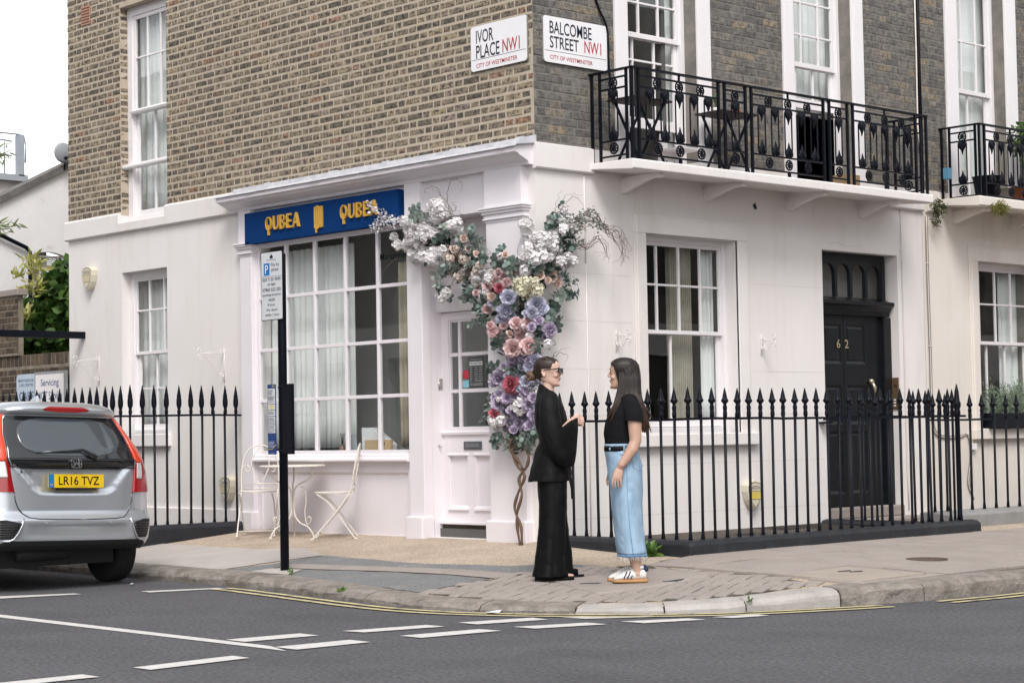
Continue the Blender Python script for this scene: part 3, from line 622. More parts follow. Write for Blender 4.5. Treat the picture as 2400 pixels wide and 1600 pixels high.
b.obj('architrave',M['stuccoN'],w_,bevel=.006); wframe(w_,FR,a0,a1,z0,z1,-.11,W,.05,.06)
lattice(w_,FR,6.85,8.04,2.15,3.02,[7.05,7.378,7.70],[2.61],-.125,W,.035); lattice(w_,FR,6.85,8.04,1.26,2.19,[7.23,7.6],[],-.16,W,.045,fb=.07)
MB().box(FR,6.62,8.3,-.1,.07,1.08,1.20).obj('sill',M['stuccoN'],w_,bevel=.01)
for pts in ([(7.05,3.42),(7.02,3.33),(6.95,3.27),(6.9,3.2)],[(7.3,3.3),(7.24,3.24),(7.18,3.2)]):
    MB().tube([FR(a,.002,z) for a,z in pts],[.001]+[.004]*(len(pts)-2)+[.001],4).obj('crack',M['joint'],nb)
balcony(nb,6.10,12,.55,3.60,3.71,M['stuccoN'],(6.40,7.55))
# --- rooms' hangings
curtain(FL,-7.12,-6.02,3.78,6.08,-.28,9,.025,M['net'],'pale grey-white net curtain in the tall upper left window')
curtain(FL,-7.14,-6.02,1.36,3.05,-.30,9,.02,M['net'],'white net curtain in the low window behind the left railings')
curtain(FL,-4.36,-2.86,1.12,3.16,-.22,15,.024,M['net'],'sheer white curtain filling the left panes of the shop window')
curtain(FL,-2.08,-1.82,1.12,2.9,-.16,4,.03,M['drape'],'beige drape hanging at the right end of the shop window',slope=.0)
MB_=MB()
for i in range(11):
    a=2.06+i*.028; MB_.box(FR,a,a+.020,-.36+.006*(i%3),-.30,1.3,3.0)
tag(MB_.obj('vertical_blind',M['blind']),'beige vertical slat blind in the ground floor window beside the door','blind')
curtain(FR,2.42,2.62,1.3,3.0,-.25,3,.015,M['net'],'narrow pale net at the right edge of the window beside the black door')
curtain(FR,1.95,2.5,3.7,6.5,-.32,4,.02,M['net'],'grey-white net curtain behind the first floor window above the two tables')
curtain(FR,3.75,4.95,4.5,6.5,-.34,9,.022,M['net'],'white striped net curtain in the middle first floor window')
curtain(FR,6.6,7.85,3.7,6.5,-.30,2,.004,M['net'],'flat white blind filling the neighbour first floor window','blind',name='window_blind')
curtain(FR,7.6,8.25,1.3,3.0,-.25,4,.02,M['net'],'pale curtain in the window behind the lavender box')
# ------------------------------------------------------------------ shopfront
SW=M['shopwhite']
sf=thing('shopfront','white painted timber shopfront with a gridded display window and half-glazed door','shopfront',(-2.3,-.05,.28))
def pilaster(a0,a1,pw,zb=.28,o=.06,shift=0):
    b=MB(); b.box(FL,a0,a1,-.05,o,zb+.19,3.13); p=b.obj('pilaster',SW,sf,bevel=.006)
    c=MB()
    for i,(e,z0,z1) in enumerate(((.006,3.125,3.15),(.022,3.15,3.165),(.014,3.165,3.20),(.03,3.20,3.225),(.045,3.225,3.245),(.055,3.245,3.262))): c.box(FL,a0-e,a1+e,-.04,o+e,z0,z1)
    c.obj('capital',SW,p,bevel=.003)
    MB().box(FL,a0-pw,a1+pw,-.05,o+.045,zb-.03,zb+.195).obj('plinth_block',SW,p,bevel=.012)
    MB().box(FL,a0-.004,a1+.004,-.05,o+.015,3.262,3.60).obj('frieze_block',SW,p,bevel=.004)
pilaster(-4.44,-4.235,.02); pilaster(-1.72,-1.505,.015); pilaster(-.595,-.11,.02,.265)
MB().box(FL,-4.235,-.595,-.02,.02,3.245,3.64).obj('fascia',SW,sf,bevel=.003)
cp=[(0,3.60),(.075,3.60),(.085,3.63),(.12,3.645),(.15,3.66),(.19,3.675),(.20,3.69),(.235,3.695),(.245,3.70),(.245,3.755),(.20,3.775),(0,3.79)]
MB().profile(FL,cp,-4.60,.0).obj('cornice',SW,sf)
MB().profile(FL,[(.245,3.758),(.262,3.74),(.266,3.745),(.25,3.766),(.02,3.80),(.012,3.86),(.006,3.86),(.006,3.79)],-4.62,.03).obj('lead_flashing',M['lead'],sf)
MB().box(FL,-4.61,.02,.2455,.2475,3.752,3.7595).obj('painted_lead_shadow',M['black'],sf)  # black strip stands in for the shadow under the lead edge
for k in range(5):
    a=-3.95+k*.93+random.uniform(-.1,.1); MB().profile(FL,[(.268,3.739),(.272,3.742),(.256,3.771),(.026,3.806),(.018,3.868),(.012,3.865),(.02,3.80)],a,a+.10+.05*k%.1).obj('flashing_lap',M['lead'],sf)
swin=part('display_window',sf,(-3,-.0,1.0))
cols=[-3.729,-3.246,-2.748,-2.242]; rws=[1.614,2.135,2.672]
lattice(swin,FL,-4.235,-1.72,1.05,3.245,cols,rws,.0,SW,.048,.034,.045,'sash')
MB().profile(FL,[(-.03,.985),(.075,.985),(.09,.995),(.09,1.01),(.055,1.03),(.05,1.05),(.02,1.062),(-.03,1.062)],-4.235,-1.725).obj('sill',SW,swin)
MB().box(FL,-4.235,-1.72,-.06,-.012,.26,.99).obj('stallriser',SW,sf)
b=MB(); b.box(FL,-4.235,-4.16,-.012,.012,.26,.985); b.box(FL,-1.80,-1.72,-.012,.012,.26,.985); b.profile(FL,[(-.012,.86),(.012,.885),(.012,.985),(-.012,.985)],-4.16,-1.80); b.obj('riser_rail',SW,sf)
g=MB(); fit_text(g,FL,'Managemen',-2.20,-1.785,2.905,2.985,-.014); g.obj('window_lettering',M['black'],swin)
# recessed door
rc=-.18
b=MB(); b.box(FL,-1.56,-1.508,rc-.02,-.051,.28,3.245); b.obj('door_jamb',SW,sf); b=MB(); b.box(FL,-.66,-.598,rc-.02,-.051,.28,3.245); b.obj('door_jamb',SW,sf)
MB().box(FL,-1.56,-.62,rc-.14,-.0,3.235,3.26).obj('soffit',SW,sf)
b=MB(); b.profile(FL,[(rc-.06,2.38),(rc+.05,2.38),(rc+.06,2.40),(rc+.06,2.49),(rc+.03,2.51),(rc-.06,2.51)],-1.56,-.66); b.obj('transom',SW,sf)
b=MB(); b.box(FL,-1.50,-.66,rc-.05,rc-.03,2.51,3.24); b.box(FL,-1.50,-1.40,rc-.03,rc,2.51,3.235); b.box(FL,-1.40,-.66,rc-.03,rc-.002,2.51,2.60); b.box(FL,-1.40,-.66,rc-.03,rc-.002,3.02,3.235); b.obj('over_panel',SW,sf,bevel=.004)
sd_=part('shop_door',sf,(-1.1,.19,.42))
b=MB(); AA=[-1.545,-1.415,-.80,-.66]; 
b.box(FL,-1.545,-1.415,rc-.05,rc,.42,2.375); b.box(FL,-.80,-.66,rc-.05,rc,.42,2.375); b.box(FL,-1.415,-.80,rc-.05,rc-.001,2.30,2.375); b.box(FL,-1.415,-.80,rc-.05,rc-.001,1.03,1.285); b.box(FL,-1.415,-.80,rc-.05,rc-.001,.42,.53); b.box(FL,-1.17,-1.05,rc-.05,rc-.002,.53,1.03)
b.box(FL,-1.415,-.80,rc-.05,rc-.025,.53,1.03); b.profile(FL,[(rc,1.225),(rc+.02,1.23),(rc+.025,1.255),(rc,1.27)],-1.52,-.67)
for p0,p1 in ((-1.415,-1.17),(-1.05,-.80)):
    b.profile(FL,[(rc-.02,1.03),(rc+.012,1.035),(rc+.012,1.05),(rc-.001,1.06)],p0-.02,p1+.02); b.profile(FL,[(rc-.02,.53),(rc+.02,.53),(rc+.015,.55),(rc-.02,.575)],p0-.02,p1+.02)
b.obj('leaf',SW,sd_,bevel=.003)
lattice(sd_,FL,-1.415,-.80,1.285,2.30,[-1.274,-.835],[1.637,1.978],rc-.012,SW,.018,.034,.03,'glazing_bars')
b=MB(); b.box(FL,-1.207,-.955,rc+.003,rc+.010,1.09,1.167); lp=b.obj('letter_plate',mat('grey_letter_plate',(.16,.165,.18),None,10,.4,metal=.5),sd_,bevel=.003); MB().box(FL,-1.18,-.982,rc+.012,rc+.016,1.11,1.148).obj('flap',mat('letter_flap',(.24,.245,.26),None,10,.35,metal=.5),lp)
b=MB(); b.box(FL,-1.535,-1.515,rc,rc+.012,1.06,1.20); b.tube([FL(-1.525,rc+.012,1.13),FL(-1.525,rc+.05,1.13),FL(-1.50,rc+.055,1.13),FL(-1.47,rc+.05,1.12)],.009,6); b.obj('door_handle',M['metal'],sd_)
b=MB(); b.box(FL,-1.54,-1.50,rc,rc+.03,1.66,1.76); b.tube([FL(-1.53,rc+.03,1.76),FL(-1.50,rc+.04,1.70),FL(-1.515,rc+.035,1.65)],.012,6); b.obj('door_lock',M['metal'],sd_)
# notices on the door glass
gl=rc-.025
pn=MB().box(FL,-1.145,-.935,gl+.004,gl+.006,1.665,1.945).obj('opening_times_notice',mat('dark_notice',(.055,.06,.06),None,4,.5),sd_)
g=MB(); g.box(FL,-1.135,-.955,gl+.0065,gl+.007,1.868,1.905)
rowsT=['Mon','Tue','Wed','Thu','Fri','Sat','Sun']
for i,d_ in enumerate(rowsT):
    z=1.845-i*.0205; fit_text(g,FL,d_,-1.13,-1.10,z,z+.011,gl+.0068); fit_text(g,FL,'Closed' if i==6 else '10:00am - 6:00pm',-1.07,-.96,z,z+.011,gl+.0068)
fit_text(g,FL,'Tel: +44 7403 018 150',-1.13,-.965,1.682,1.693,gl+.0068); g.box(FL,-1.13,-.96,gl+.0065,gl+.007,1.700,1.7025); fit_text(g,FL,'Qubea Letter London',-1.13,-.965,1.918,1.930,gl+.0068)
g.obj('notice_lettering',mat('pale_print',(.62,.63,.62),None,4,.6),sd_)
g=MB(); fit_text(g,FL,'Opening Times',-1.13,-.962,1.876,1.898,gl+.0075); g.obj('notice_heading',M['black'],sd_)
g=MB(); g.prism(FL,[(-1.192+.047*math.cos(i*math.pi/8),1.787+.045*math.sin(i*math.pi/8)) for i in range(16)],gl+.004,gl+.006); g.obj('red_sticker',mat('red_sticker',(.45,.03,.06),None,9,.5),sd_)
MB().box(FL,-1.235,-1.15,gl+.004,gl+.006,1.665,1.735).obj('blue_sticker',mat('blue_sticker',(.24,.52,.6),None,9,.5),sd_)
MB().box(FL,-1.505,-.595,-.4,rc+.06,.40,.425).obj('threshold',SW,sf,bevel=.005)
MB().box(FL,-1.50,-.60,-.4,rc+.02,.22,.398).obj('door_step',mat('black_tarred_step',(.02,.018,.015),(.07,.055,.035),9,.7,lo=.4,hi=.75,bump=.5,sc=(1,1,4)),sf)
# ------------------------------------------------------------------ shop sign
sg=thing('shop_sign','royal blue shop sign board with raised gold QUBEA letters','sign',(-3,-.08,3.24))
MB().box(FL,-4.27,-1.78,.022,.115,3.238,3.562).obj('board',mat('royal_blue_board',(.002,.030,.125),(.003,.034,.135),8,.8,bump=.25,bscale=150,bdist=.002,spec=.08),sg,bevel=.004)
GD=mat('gold_letter',(.66,.39,.065),(.60,.34,.05),8,.45,metal=.15)
def stroke_letter(ch,a,w,z0,z1,o):
    g=MB(); h=z1-z0; T=.016; t2=.010; o1=o+.022; bx=lambda p,q,r,s_:g.box(FL,a+p*w,a+q*w,o,o1,z0+r*h,z0+s_*h)
    def arc(cx,cz,rx,rz,t0,t1,th0,th1,n=14):
        for i in range(n):
            p=[]
            for j,sgn in ((i,1),(i+1,1),(i+1,-1),(i,-1)):
                t_=t0+(t1-t0)*j/n; th=(th0+(th1-th0)*abs(math.cos(t_)))/2*sgn; p.append((cx+(rx+th)*math.cos(t_),cz+(rz+th)*math.sin(t_)))
            g.prism(FL,p,o,o1,True)
    if ch=='Q':
        arc(a+w/2,z0+h/2,w/2-T/2,h/2-T/2,0,2*math.pi,t2,T,28); g.box(FL,a+w/2-.008,a+w/2+.008,o,o1+.002,z0-.045,z0+.06)
    if ch=='U':
        g.box(FL,a,a+T,o,o1,z0+w/2,z1); g.box(FL,a+w-t2,a+w,o,o1,z0+w/2,z1); arc(a+w/2,z0+w/2,w/2-T/2,w/2-T/2,math.pi,2*math.pi,t2,T)
    if ch=='B':
        bx(0,.26,0,1)
        for c,r in ((.25,.25),(.75,.25)): arc(a+w*.45,z0+h*c,w*.5-t2/2,h*r-t2/2,-math.pi/2,math.pi/2,t2,T*.8)
        for zz in (0,.44,.88): bx(.26,.5,zz,zz+.12)
    if ch=='E':
        bx(0,.3,0,1)
        for zz in (0,.42,.86): bx(.3,1,zz,zz+.14)
    if ch=='A':
        g.prism(FL,[(a,z0),(a+w*.42,z1),(a+w*.52,z1),(a+w*.14,z0)],o,o1); g.prism(FL,[(a+w*.42,z1),(a+w*.62,z1),(a+w,z0),(a+w*.72,z0)],o+.001,o1+.001); bx(.22,.75,.24,.36)
    g.obj('letter_'+ch.lower(),GD,sg)
for a0 in (-3.875,-2.63):
    a=a0
    for ch,w in zip('QUBEA',(.102,.088,.082,.074,.112)): stroke_letter(ch,a,w,3.345,3.490,.116); a+=w+.030
g=MB()
for i,(x,z0,z1) in enumerate(((0,3.30,3.515),(.035,3.285,3.525),(.07,3.30,3.515),(.105,3.30,3.515))):
    a=-3.05+x; w=.021; arcp=[(a+w/2-w/2*math.cos(k*math.pi/6),z1-w/2+w/2*math.sin(k*math.pi/6)) for k in range(7)]; arcb=[(a+w/2+w/2*math.cos(k*math.pi/6),z0+w/2-w/2*math.sin(k*math.pi/6)) for k in range(7)]
    g.prism(FL,arcp+arcb,.116,.136)
g.box(FL,-3.035,-3.020,.116,.134,3.255,3.30); g.box(FL,-2.947,-2.930,.116,.135,3.40,3.47); g.box(FL,-3.03,-2.95,.1165,.130,3.305,3.322); g.box(FL,-2.96,-2.93,.116,.133,3.33,3.38); g.obj('monogram',GD,sg)
# ------------------------------------------------------------------ iron railings
BK=M['black']
def sweep(path,prof,closed=False):                   # profile (offset to the right of travel, z) along a ground path with mitres
    P=[Vector((p[0],p[1])) for p in path]; rows=[]
    for i,p in enumerate(P):
        d0=(P[i]-P[i-1]).normalized() if i>0 else (P[1]-P[0]).normalized(); d1=(P[i+1]-P[i]).normalized() if i<len(P)-1 else d0
        n0=Vector((d0.y,-d0.x)); n1=Vector((d1.y,-d1.x)); n=(n0+n1); n=n.normalized(); k=1/max(.3,n.dot(n0))
        rows.append([(p.x+n.x*o*k,p.y+n.y*o*k,z) for o,z in prof])
    mb=MB().grid(rows,False,True); m_=len(prof); mb.f+=[tuple(range(m_)),tuple(range((len(P)-1)*m_+m_-1,(len(P)-1)*m_-1,-1))]; mb.s+=[False,False]
    return mb
def finmesh(kind):
    g=MB()
    if kind=='knop': g.lathe([(.014,-.01),(.019,0),(.019,.035),(.015,.042),(.018,.055),(.020,.075),(.014,.095),(.015,.105),(.031,.122),(.033,.134),(.025,.144),(.0235,.148),(.016,.185),(.009,.215),(.002,.240)],(0,0,0),10)
    else: g.lathe([(.014,-.01),(.019,.01),(.019,.03),(.015,.04),(.017,.055),(.026,.08),(.028,.11),(.027,.14),(.022,.165),(.024,.17),(.012,.24),(.003,.29)],(0,0,0),10)
    return g.mesh('spearhead',BK)
FIN={'knop':finmesh('knop'),'spear':finmesh('spear')}
BAR={}
def barmesh(h):
    k=round(h,2)
    if k not in BAR: BAR[k]=MB().lathe([(.019,0),(.016,.03),(.0125,.07),(.0125,k)],(0,0,0),8).mesh('bar',BK)
    return BAR[k]
def railing(name,label,spots,zb,zr,kind,railpath,base=None,group='black iron railings along the fronts'):
    t=thing(name,label,'railing',(spots[0][0],spots[0][1],zb),group)
    for x,y in spots:
        rx,ry=random.uniform(-.006,.006),random.uniform(-.006,.006); sc=random.uniform(.985,1.015)
        b=inst('bar',barmesh(zr-zb+.04),(x,y,zb),(rx,ry,random.random()*6),t)
        inst('spearhead',FIN[kind],(x+ry*(zr-zb),y-rx*(zr-zb),zr+.02),(rx*2,ry*2,random.random()*6),b,(1,1,sc))
    pts=[]
    for i in range(len(railpath)-1):
        a,b_=Vector(railpath[i]),Vector(railpath[i+1]); n=max(1,int((b_-a).length/.3))
        for k in range(n): q=a.lerp(b_,k/n); pts.append((q.x,q.y,zr+random.uniform(-.004,.004)))
    pts.append((*railpath[-1][:2],zr))
    MB().tube(pts,.0145,4,sm=False,flat=.55).obj('rail',BK,t)
    if base:
        global coping_plinth; coping_plinth=sweep(base[0],base[1]).obj('plinth',M['plinth'],t,bevel=.012)
    return t
bp=lambda w0,w1,zt:[(w1,.05),(w1-.02,zt-.035),(w1-.05,zt-.012),(0,zt),(-w0+.02,zt-.012),(-w0,zt-.04),(-w0,.05)]
xs=[.06+i*.1488 for i in range(12)]
spots=[(x,.05) for x in xs[:11]]+[(1.70,.05+.1525*i) for i in range(0,25)]
railing('railing','long black spear-topped railing turning the corner behind the two women',spots,.335,1.325,'knop',[(0,.05),(1.70,.05),(1.70,3.72)],([(-.0,.04),(1.70,.04),(1.70,4.06)],bp(.11,.12,.345)))
t=railing('railing','short black railing running back beside the black door',[(1.55-.1515*i,4.0) for i in range(10)],.30,1.325,'knop',[(1.70,4.0),(.0,4.0)],([(1.60,4.0),(.0,4.0)],bp(.09,.09,.315)))
g=MB().lathe([(.03,.33),(.024,.40),(.024,1.32),(.032,1.33),(.032,1.37),(.026,1.39),(.036,1.42),(.038,1.45),(.028,1.47),(.02,1.56),(.004,1.63)],(1.70,3.86,0),12); g.obj('end_post',BK,t)
railing('railing','black spear-topped railing closing the area left of the garden table',[(-4.45,-.118-.1415*i) for i in range(10)]+[(-4.63-.1515*i,-1.39) for i in range(28)],.36,1.475,'spear',[(-4.45,0),(-4.45,-1.39),(-9.0,-1.39)],([(-4.45,.0),(-4.45,-1.39),(-9.2,-1.39)],[(-.11,.05),(-.11,.34),(-.06,.375),(0,.378),(.06,.372),(.11,.34),(.12,.05)]))
railing('railing','plain black railing on a grey coping in front of the lavender box',[(1.1,4.42+.1525*2*i) for i in range(0,14)] if 0 else [(1.1,4.32+.215*i) for i in range(0,22)],.39,1.296,'knop',[(1.1,4.25),(1.1,9.0)],([(1.1,9.2),(1.1,4.30)],[(-.2,.2),(-.2,.36),(0,.385),(.17,.385),(.18,.2)]))
coping_plinth.data.materials[0]=mat('grey_coping',(.27,.265,.26),(.22,.215,.21),4,.85,bump=.3,bscale=60,grain=.1)
# wall stays
b=MB(); b.box(FR,3.92,4.02,0,.10,1.28,1.30); tag(b.obj('rail_bracket',BK),'small black stay fixing the door-side railing to the wall','bracket')
b=MB(); b.box(FL,-4.49,-4.41,.0,.02,1.44,1.52); tag(b.obj('rail_bracket',BK),'small black stay fixing the left railing to the shopfront','bracket')
# ------------------------------------------------------------------ balcony ironwork
def rosette():
    g=MB(); n=24; R=.047
    g.tube([(R*math.cos(i*2*math.pi/n),0,R*math.sin(i*2*math.pi/n)) for i in range(n)],.008,6,True)
    for k in range(8): a=k*math.pi/4; g.tube([(.006*math.cos(a),0,.006*math.sin(a)),(.026*math.cos(a),-.004,.026*math.sin(a)),(.043*math.cos(a),0,.043*math.sin(a))],[.004,.009,.004],5)
    g.lathe([(0,-.016),(.010,-.014),(.013,-.006),(.013,.006),(.010,.014),(0,.016)],(0,0,0),8,ax='y'); return g.mesh('rosette',BK)
def palmette():                                       # hangs down from z=0, spreading leaves, pointed foot
    g=MB()
    for k,(x,l) in enumerate(((-.042,.07),(-.028,.105),(-.012,.125),(0,.155),(.012,.125),(.028,.105),(.042,.07))):
        g.tube([(x*.25,0,-.008),(x*1.0,-.006,-l*.40),(x*1.08,-.004,-l*.70),(x*.45,0,-l)],[.008,.013,.014,.003],5)
    for s_ in (-1,1): g.tube(bez([(s_*.052,0,-.075),(s_*.054,0,-.04),(s_*.035,0,-.012),(s_*.014,0,-.02),(s_*.02,0,-.04)],4),.006,5)
    return g.mesh('palmette',BK)
ROS,PAL=rosette(),palmette()
def loopmesh(h):
    g=MB(); w=.052; pts=[]
    for k in range(9): a=math.pi*k/8; pts.append((w*math.cos(a),0,h/2-w+w*math.sin(a)))
    for k in range(9): a=math.pi+math.pi*k/8; pts.append((w*math.cos(a),0,-h/2+w+w*math.sin(a)))
    g.tube(pts,.0078,5,True); return g.mesh('loop_bar',BK)
LOOP=loopmesh(.475)
def balrail(label,F,rot,runs,posts,zf,zt,extra=()):
    t=thing('balcony_railing',label,'railing',F(posts[0],0,zf),'ornate black iron balcony railings')
    D=zt-4.475
    for a in posts: MB().box(F,a-.012,a+.012,-.012,.012,zf,zt).obj('post',BK,t)
    a0,a1=posts[0],posts[-1]
    b=MB(); b.box(F,a0-.012,a1+.012,-.02,.02,zt-.012,zt+.006); b.obj('top_rail',BK,t)
    for p0,p1,n in runs:
        for z in (4.405,4.308,3.838,3.70): MB().box(F,p0,p1,-.008,.008,z-.008+D,z+.008+D).obj('rail',BK,t)
        w_=(p1-p0); cs=[p0+w_/2+(i-(n-1)/2)*.197*(w_/1.08 if n>1 else 1) for i in range(n)]
        for c in cs:
            lb=inst('loop_bar',LOOP,F(c,0,4.073+D),(0,0,rot),t); inst('palmette',PAL,F(c,.0,4.312+D),(0,0,rot),lb); inst('palmette',PAL,F(c,.0,3.834+D),(math.pi,0,rot+math.pi),lb)
        rs=[p0+w_/2] if n==1 else [p0+w_/2-.29*w_/1.08,p0+w_/2,p0+w_/2+.29*w_/1.08]
        for c in rs:
            for z in (4.357,3.769): inst('rosette',ROS,F(c,0,z+D),(0,0,rot),t)
        c=rs[len(rs)//2]
        if n>1:
            MB().box(F,c-.008,c+.008,-.008,.008,4.413+D,zt-.012).obj('stub',BK,t); MB().box(F,c-.012,c+.012,-.012,.012,zf,3.692+D).obj('stub',BK,t)
    return t
Fb=lambda a,o,z:(.53+o,a,z)
bt=balrail('ornate black balcony railing above the black door and the sash window',Fb,math.pi/2,[(.786,1.868,5),(1.956,2.254,1),(2.341,3.435,5),(3.53,3.819,1),(3.91,4.972,5)],[.703,.786,1.868,1.956,2.254,2.341,3.435,3.53,3.819,3.91,4.972,5.16],3.645,4.475)
def side_run(t,y,zf,zt,x1=.515):
    F2=lambda a,o,z:(a,y+o,z); D=zt-4.475
    for a in (.03,.13,.46): MB().box(F2,a-.011,a+.011,-.011,.011,zf,zt-.01).obj('post',BK,t)
    MB().box(F2,-.02,x1,-.02,.02,zt-.0115,zt+.0055).obj('top_rail',BK,t)
    for z in (4.405,4.308,3.838,3.70): MB().box(F2,.13,.46,-.008,.008,z-.008+D,z+.008+D).obj('rail',BK,t)
    lb=inst('loop_bar',LOOP,F2(.295,0,4.073+D),(0,0,0),t); inst('palmette',PAL,F2(.295,0,4.312+D),(0,0,0),lb); inst('palmette',PAL,F2(.295,0,3.834+D),(math.pi,0,math.pi),lb)
    for z in (4.357,3.769): inst('rosette',ROS,F2(.295,0,z+D),(0,0,0),t)
side_run(bt,.703,3.645,4.475); side_run(bt,5.16,3.645,4.475)
Fb2=lambda a,o,z:(.51+o,a,z)
bt=balrail('ornate black balcony railing with potted shrubs at the right edge',Fb2,math.pi/2,[(6.27,7.28,5),(7.37,7.66,1),(7.75,8.8,5)],[6.17,6.27,7.28,7.37,7.66,7.75,8.8,8.9],3.70,4.50)
side_run(bt,6.17,3.70,4.50,.495)
# folding tables on the balcony
TT=mat('dark_table_slats',(.055,.035,.03),(.035,.025,.022),12,.6)
def ftable(label,a0,a1,o0,o1,zt):
    t=thing('folding_table',label,'table',(.3,(a0+a1)/2,3.66),'folding tables on the balcony')
    n=5
    for i in range(n):
        u0=o0+(o1-o0)*i/n; MB().box(FR,a0,a1,u0,u0+(o1-o0)/n-.008,zt-.018,zt).obj('slat',TT,t)
    for oo in (o0+.03,o1-.03):
        for s_ in (0,1):
            p=(a0+.08,a1-.10); MB().tube([FR(p[s_],oo+.012*s_,zt-.02),FR(p[1-s_],oo+.012*s_,3.662)],.013,4,sm=False).obj('leg',BK,t)
    for a in (a0+.08,a1-.10): MB().tube([FR(a,o0+.02,3.67),FR(a,o1-.02,3.67)],.008,5).obj('stretcher',BK,t)
    return t
ftable('dark folding table at the left corner of the balcony',.80,1.32,.12,.46,4.24)
ftable('dark folding table with a red dish in front of the brick pier',2.02,2.54,.10,.44,4.24)
tag(MB().lathe([(0,0),(.055,0),(.075,.03),(.07,.03),(.052,.008)],FR(2.38,.28,4.242),16).obj('red_dish',mat('red_ceramic',(.55,.05,.025),None,9,.4)),'orange-red dish on the folding table','dish')
t=thing('cactus_pot','small cactus in a white pot on the balcony table','plant',FR(2.16,.25,4.242)); MB().lathe([(.025,0),(.032,.05),(.028,.05)],FR(2.16,.25,4.242),12).obj('pot',M['white'],t)
g=MB(); 
for dx,dz,h in ((0,.05,.13),(.03,.09,.09),(-.028,.10,.07)): g.tube([FR(2.16+dx*.3,.25,4.242+dz),FR(2.16+dx,.25,4.242+dz+.03),FR(2.16+dx,.25,4.242+dz+h)],[.008,.014,.006],6)
g.obj('stem',mat('cactus_green',(.05,.10,.04),None,20,.7),t)
t=thing('white_chair','white plastic chair half hidden in the open window behind the railing','chair',FR(1.62,.16,3.66)); 
MB().prism(lambda a,o,z:FR(a,o,z),[(1.48,3.67),(1.52,4.0),(1.58,4.02),(1.60,3.85),(1.72,3.86),(1.74,4.02),(1.80,4.0),(1.78,3.67),(1.72,3.67),(1.70,3.76),(1.57,3.76),(1.55,3.67)],.10,.13).obj('backrest',M['white'],t); MB().box(FR,1.50,1.78,.13,.40,3.83,3.85).obj('seat',M['white'],t)
for a in (1.51,1.77): MB().tube([FR(a,.38,3.655),FR(a,.37,3.83)],.012,6).obj('leg',M['white'],t)
# pots on the right balcony
def pot(label,a,o,z,r,h,m,nm_='plant_pot'): return tag(MB().lathe([(r*.75,0),(r,h),(r*1.06,h),(r*1.06,h*.86),(r*.99,h*.84)][:3]+[(r*.9,h),(r*.86,h*.9)],FR(a,o,z),18).obj(nm_,m),label,'pot')
pot('large black plastic pot on the right-hand balcony',6.62,.30,3.715,.16,.26,M['black'])
TC=mat('terracotta_pot',(.34,.12,.06),None,10,.85)
pot('terracotta pot on the right-hand balcony below the shrub',7.12,.34,3.715,.09,.17,TC); pot('cream pot on the right-hand balcony beside the black one',6.90,.36,3.715,.085,.14,M['concrete'])
tag(MB().box(FR,4.02,4.26,.18,.34,3.665,3.80).obj('cardboard_box',mat('cardboard',(.33,.22,.12),None,10,.85)),'cardboard box in the open window behind the balcony railing','box')
# ------------------------------------------------------------------ leaf helpers
def leafmesh(name,m,l=.05,w=.025,bend=.3,n=3):
    g=MB(); L_=[];R__=[];C_=[]
    prof=[0,.75,1,.7,0]
    for i,p in enumerate(prof):
        t_=i/4; z=-bend*l*t_*t_; C_.append((t_*l,0,z+.06*l*(1 if 0<i<4 else 0)*-1)); L_.append((t_*l,w/2*p,z)); R__.append((t_*l,-w/2*p,z))
    v=L_+C_+R__; f=[]
    for i in range(4): f+=[(i,i+1,5+i+1,5+i),(5+i,5+i+1,10+i+1,10+i)]
    g.add(v,f,True); return g.mesh(name,m,False)
def scatter_leaves(mb,pts,l,w,rnd,up=.3):
    for p in pts:
        d=Vector((rnd.gauss(0,1),rnd.gauss(0,1),rnd.gauss(up,.7))).normalized(); s_=d.cross(Vector((rnd.gauss(0,1),rnd.gauss(0,1),rnd.gauss(0,1)))).normalized(); n_=d.cross(s_)
        k=rnd.uniform(.7,1.25); P=Vector(p); ll=l*k; ww=w*k*.5
        v=[P,P+d*ll*.35+s_*ww-n_*.02*ll,P+d*ll*.7+s_*ww*.8-n_*.08*ll,P+d*ll-n_*.18*ll,P+d*ll*.7-s_*ww*.8-n_*.08*ll,P+d*ll*.35-s_*ww-n_*.02*ll]
        mb.add(v,[(0,1,2,3),(0,3,4,5)],False)
def leafmat(name,c1,c2,rough=.5,tr=.3):
    m,t,b=nm(name); g=N(t,'ShaderNodeNewGeometry'); col=ramp(t,g.outputs['Random Per Island'],[(0,c1),(1,c2)]); t.links.new(col,b.inputs['Base Color']); b.inputs['Roughness'].default_value=rough; b.inputs['Specular IOR Level'].default_value=.35
    o=[n for n in t.nodes if n.type=='OUTPUT_MATERIAL'][0]; tl=N(t,'ShaderNodeBsdfTranslucent'); t.links.new(col,tl.inputs[0]); mx=N(t,'ShaderNodeMixShader'); mx.inputs[0].default_value=tr
    t.links.new(b.outputs[0],mx.inputs[1]); t.links.new(tl.outputs[0],mx.inputs[2]); t.links.new(mx.outputs[0],o.inputs[0]); return m
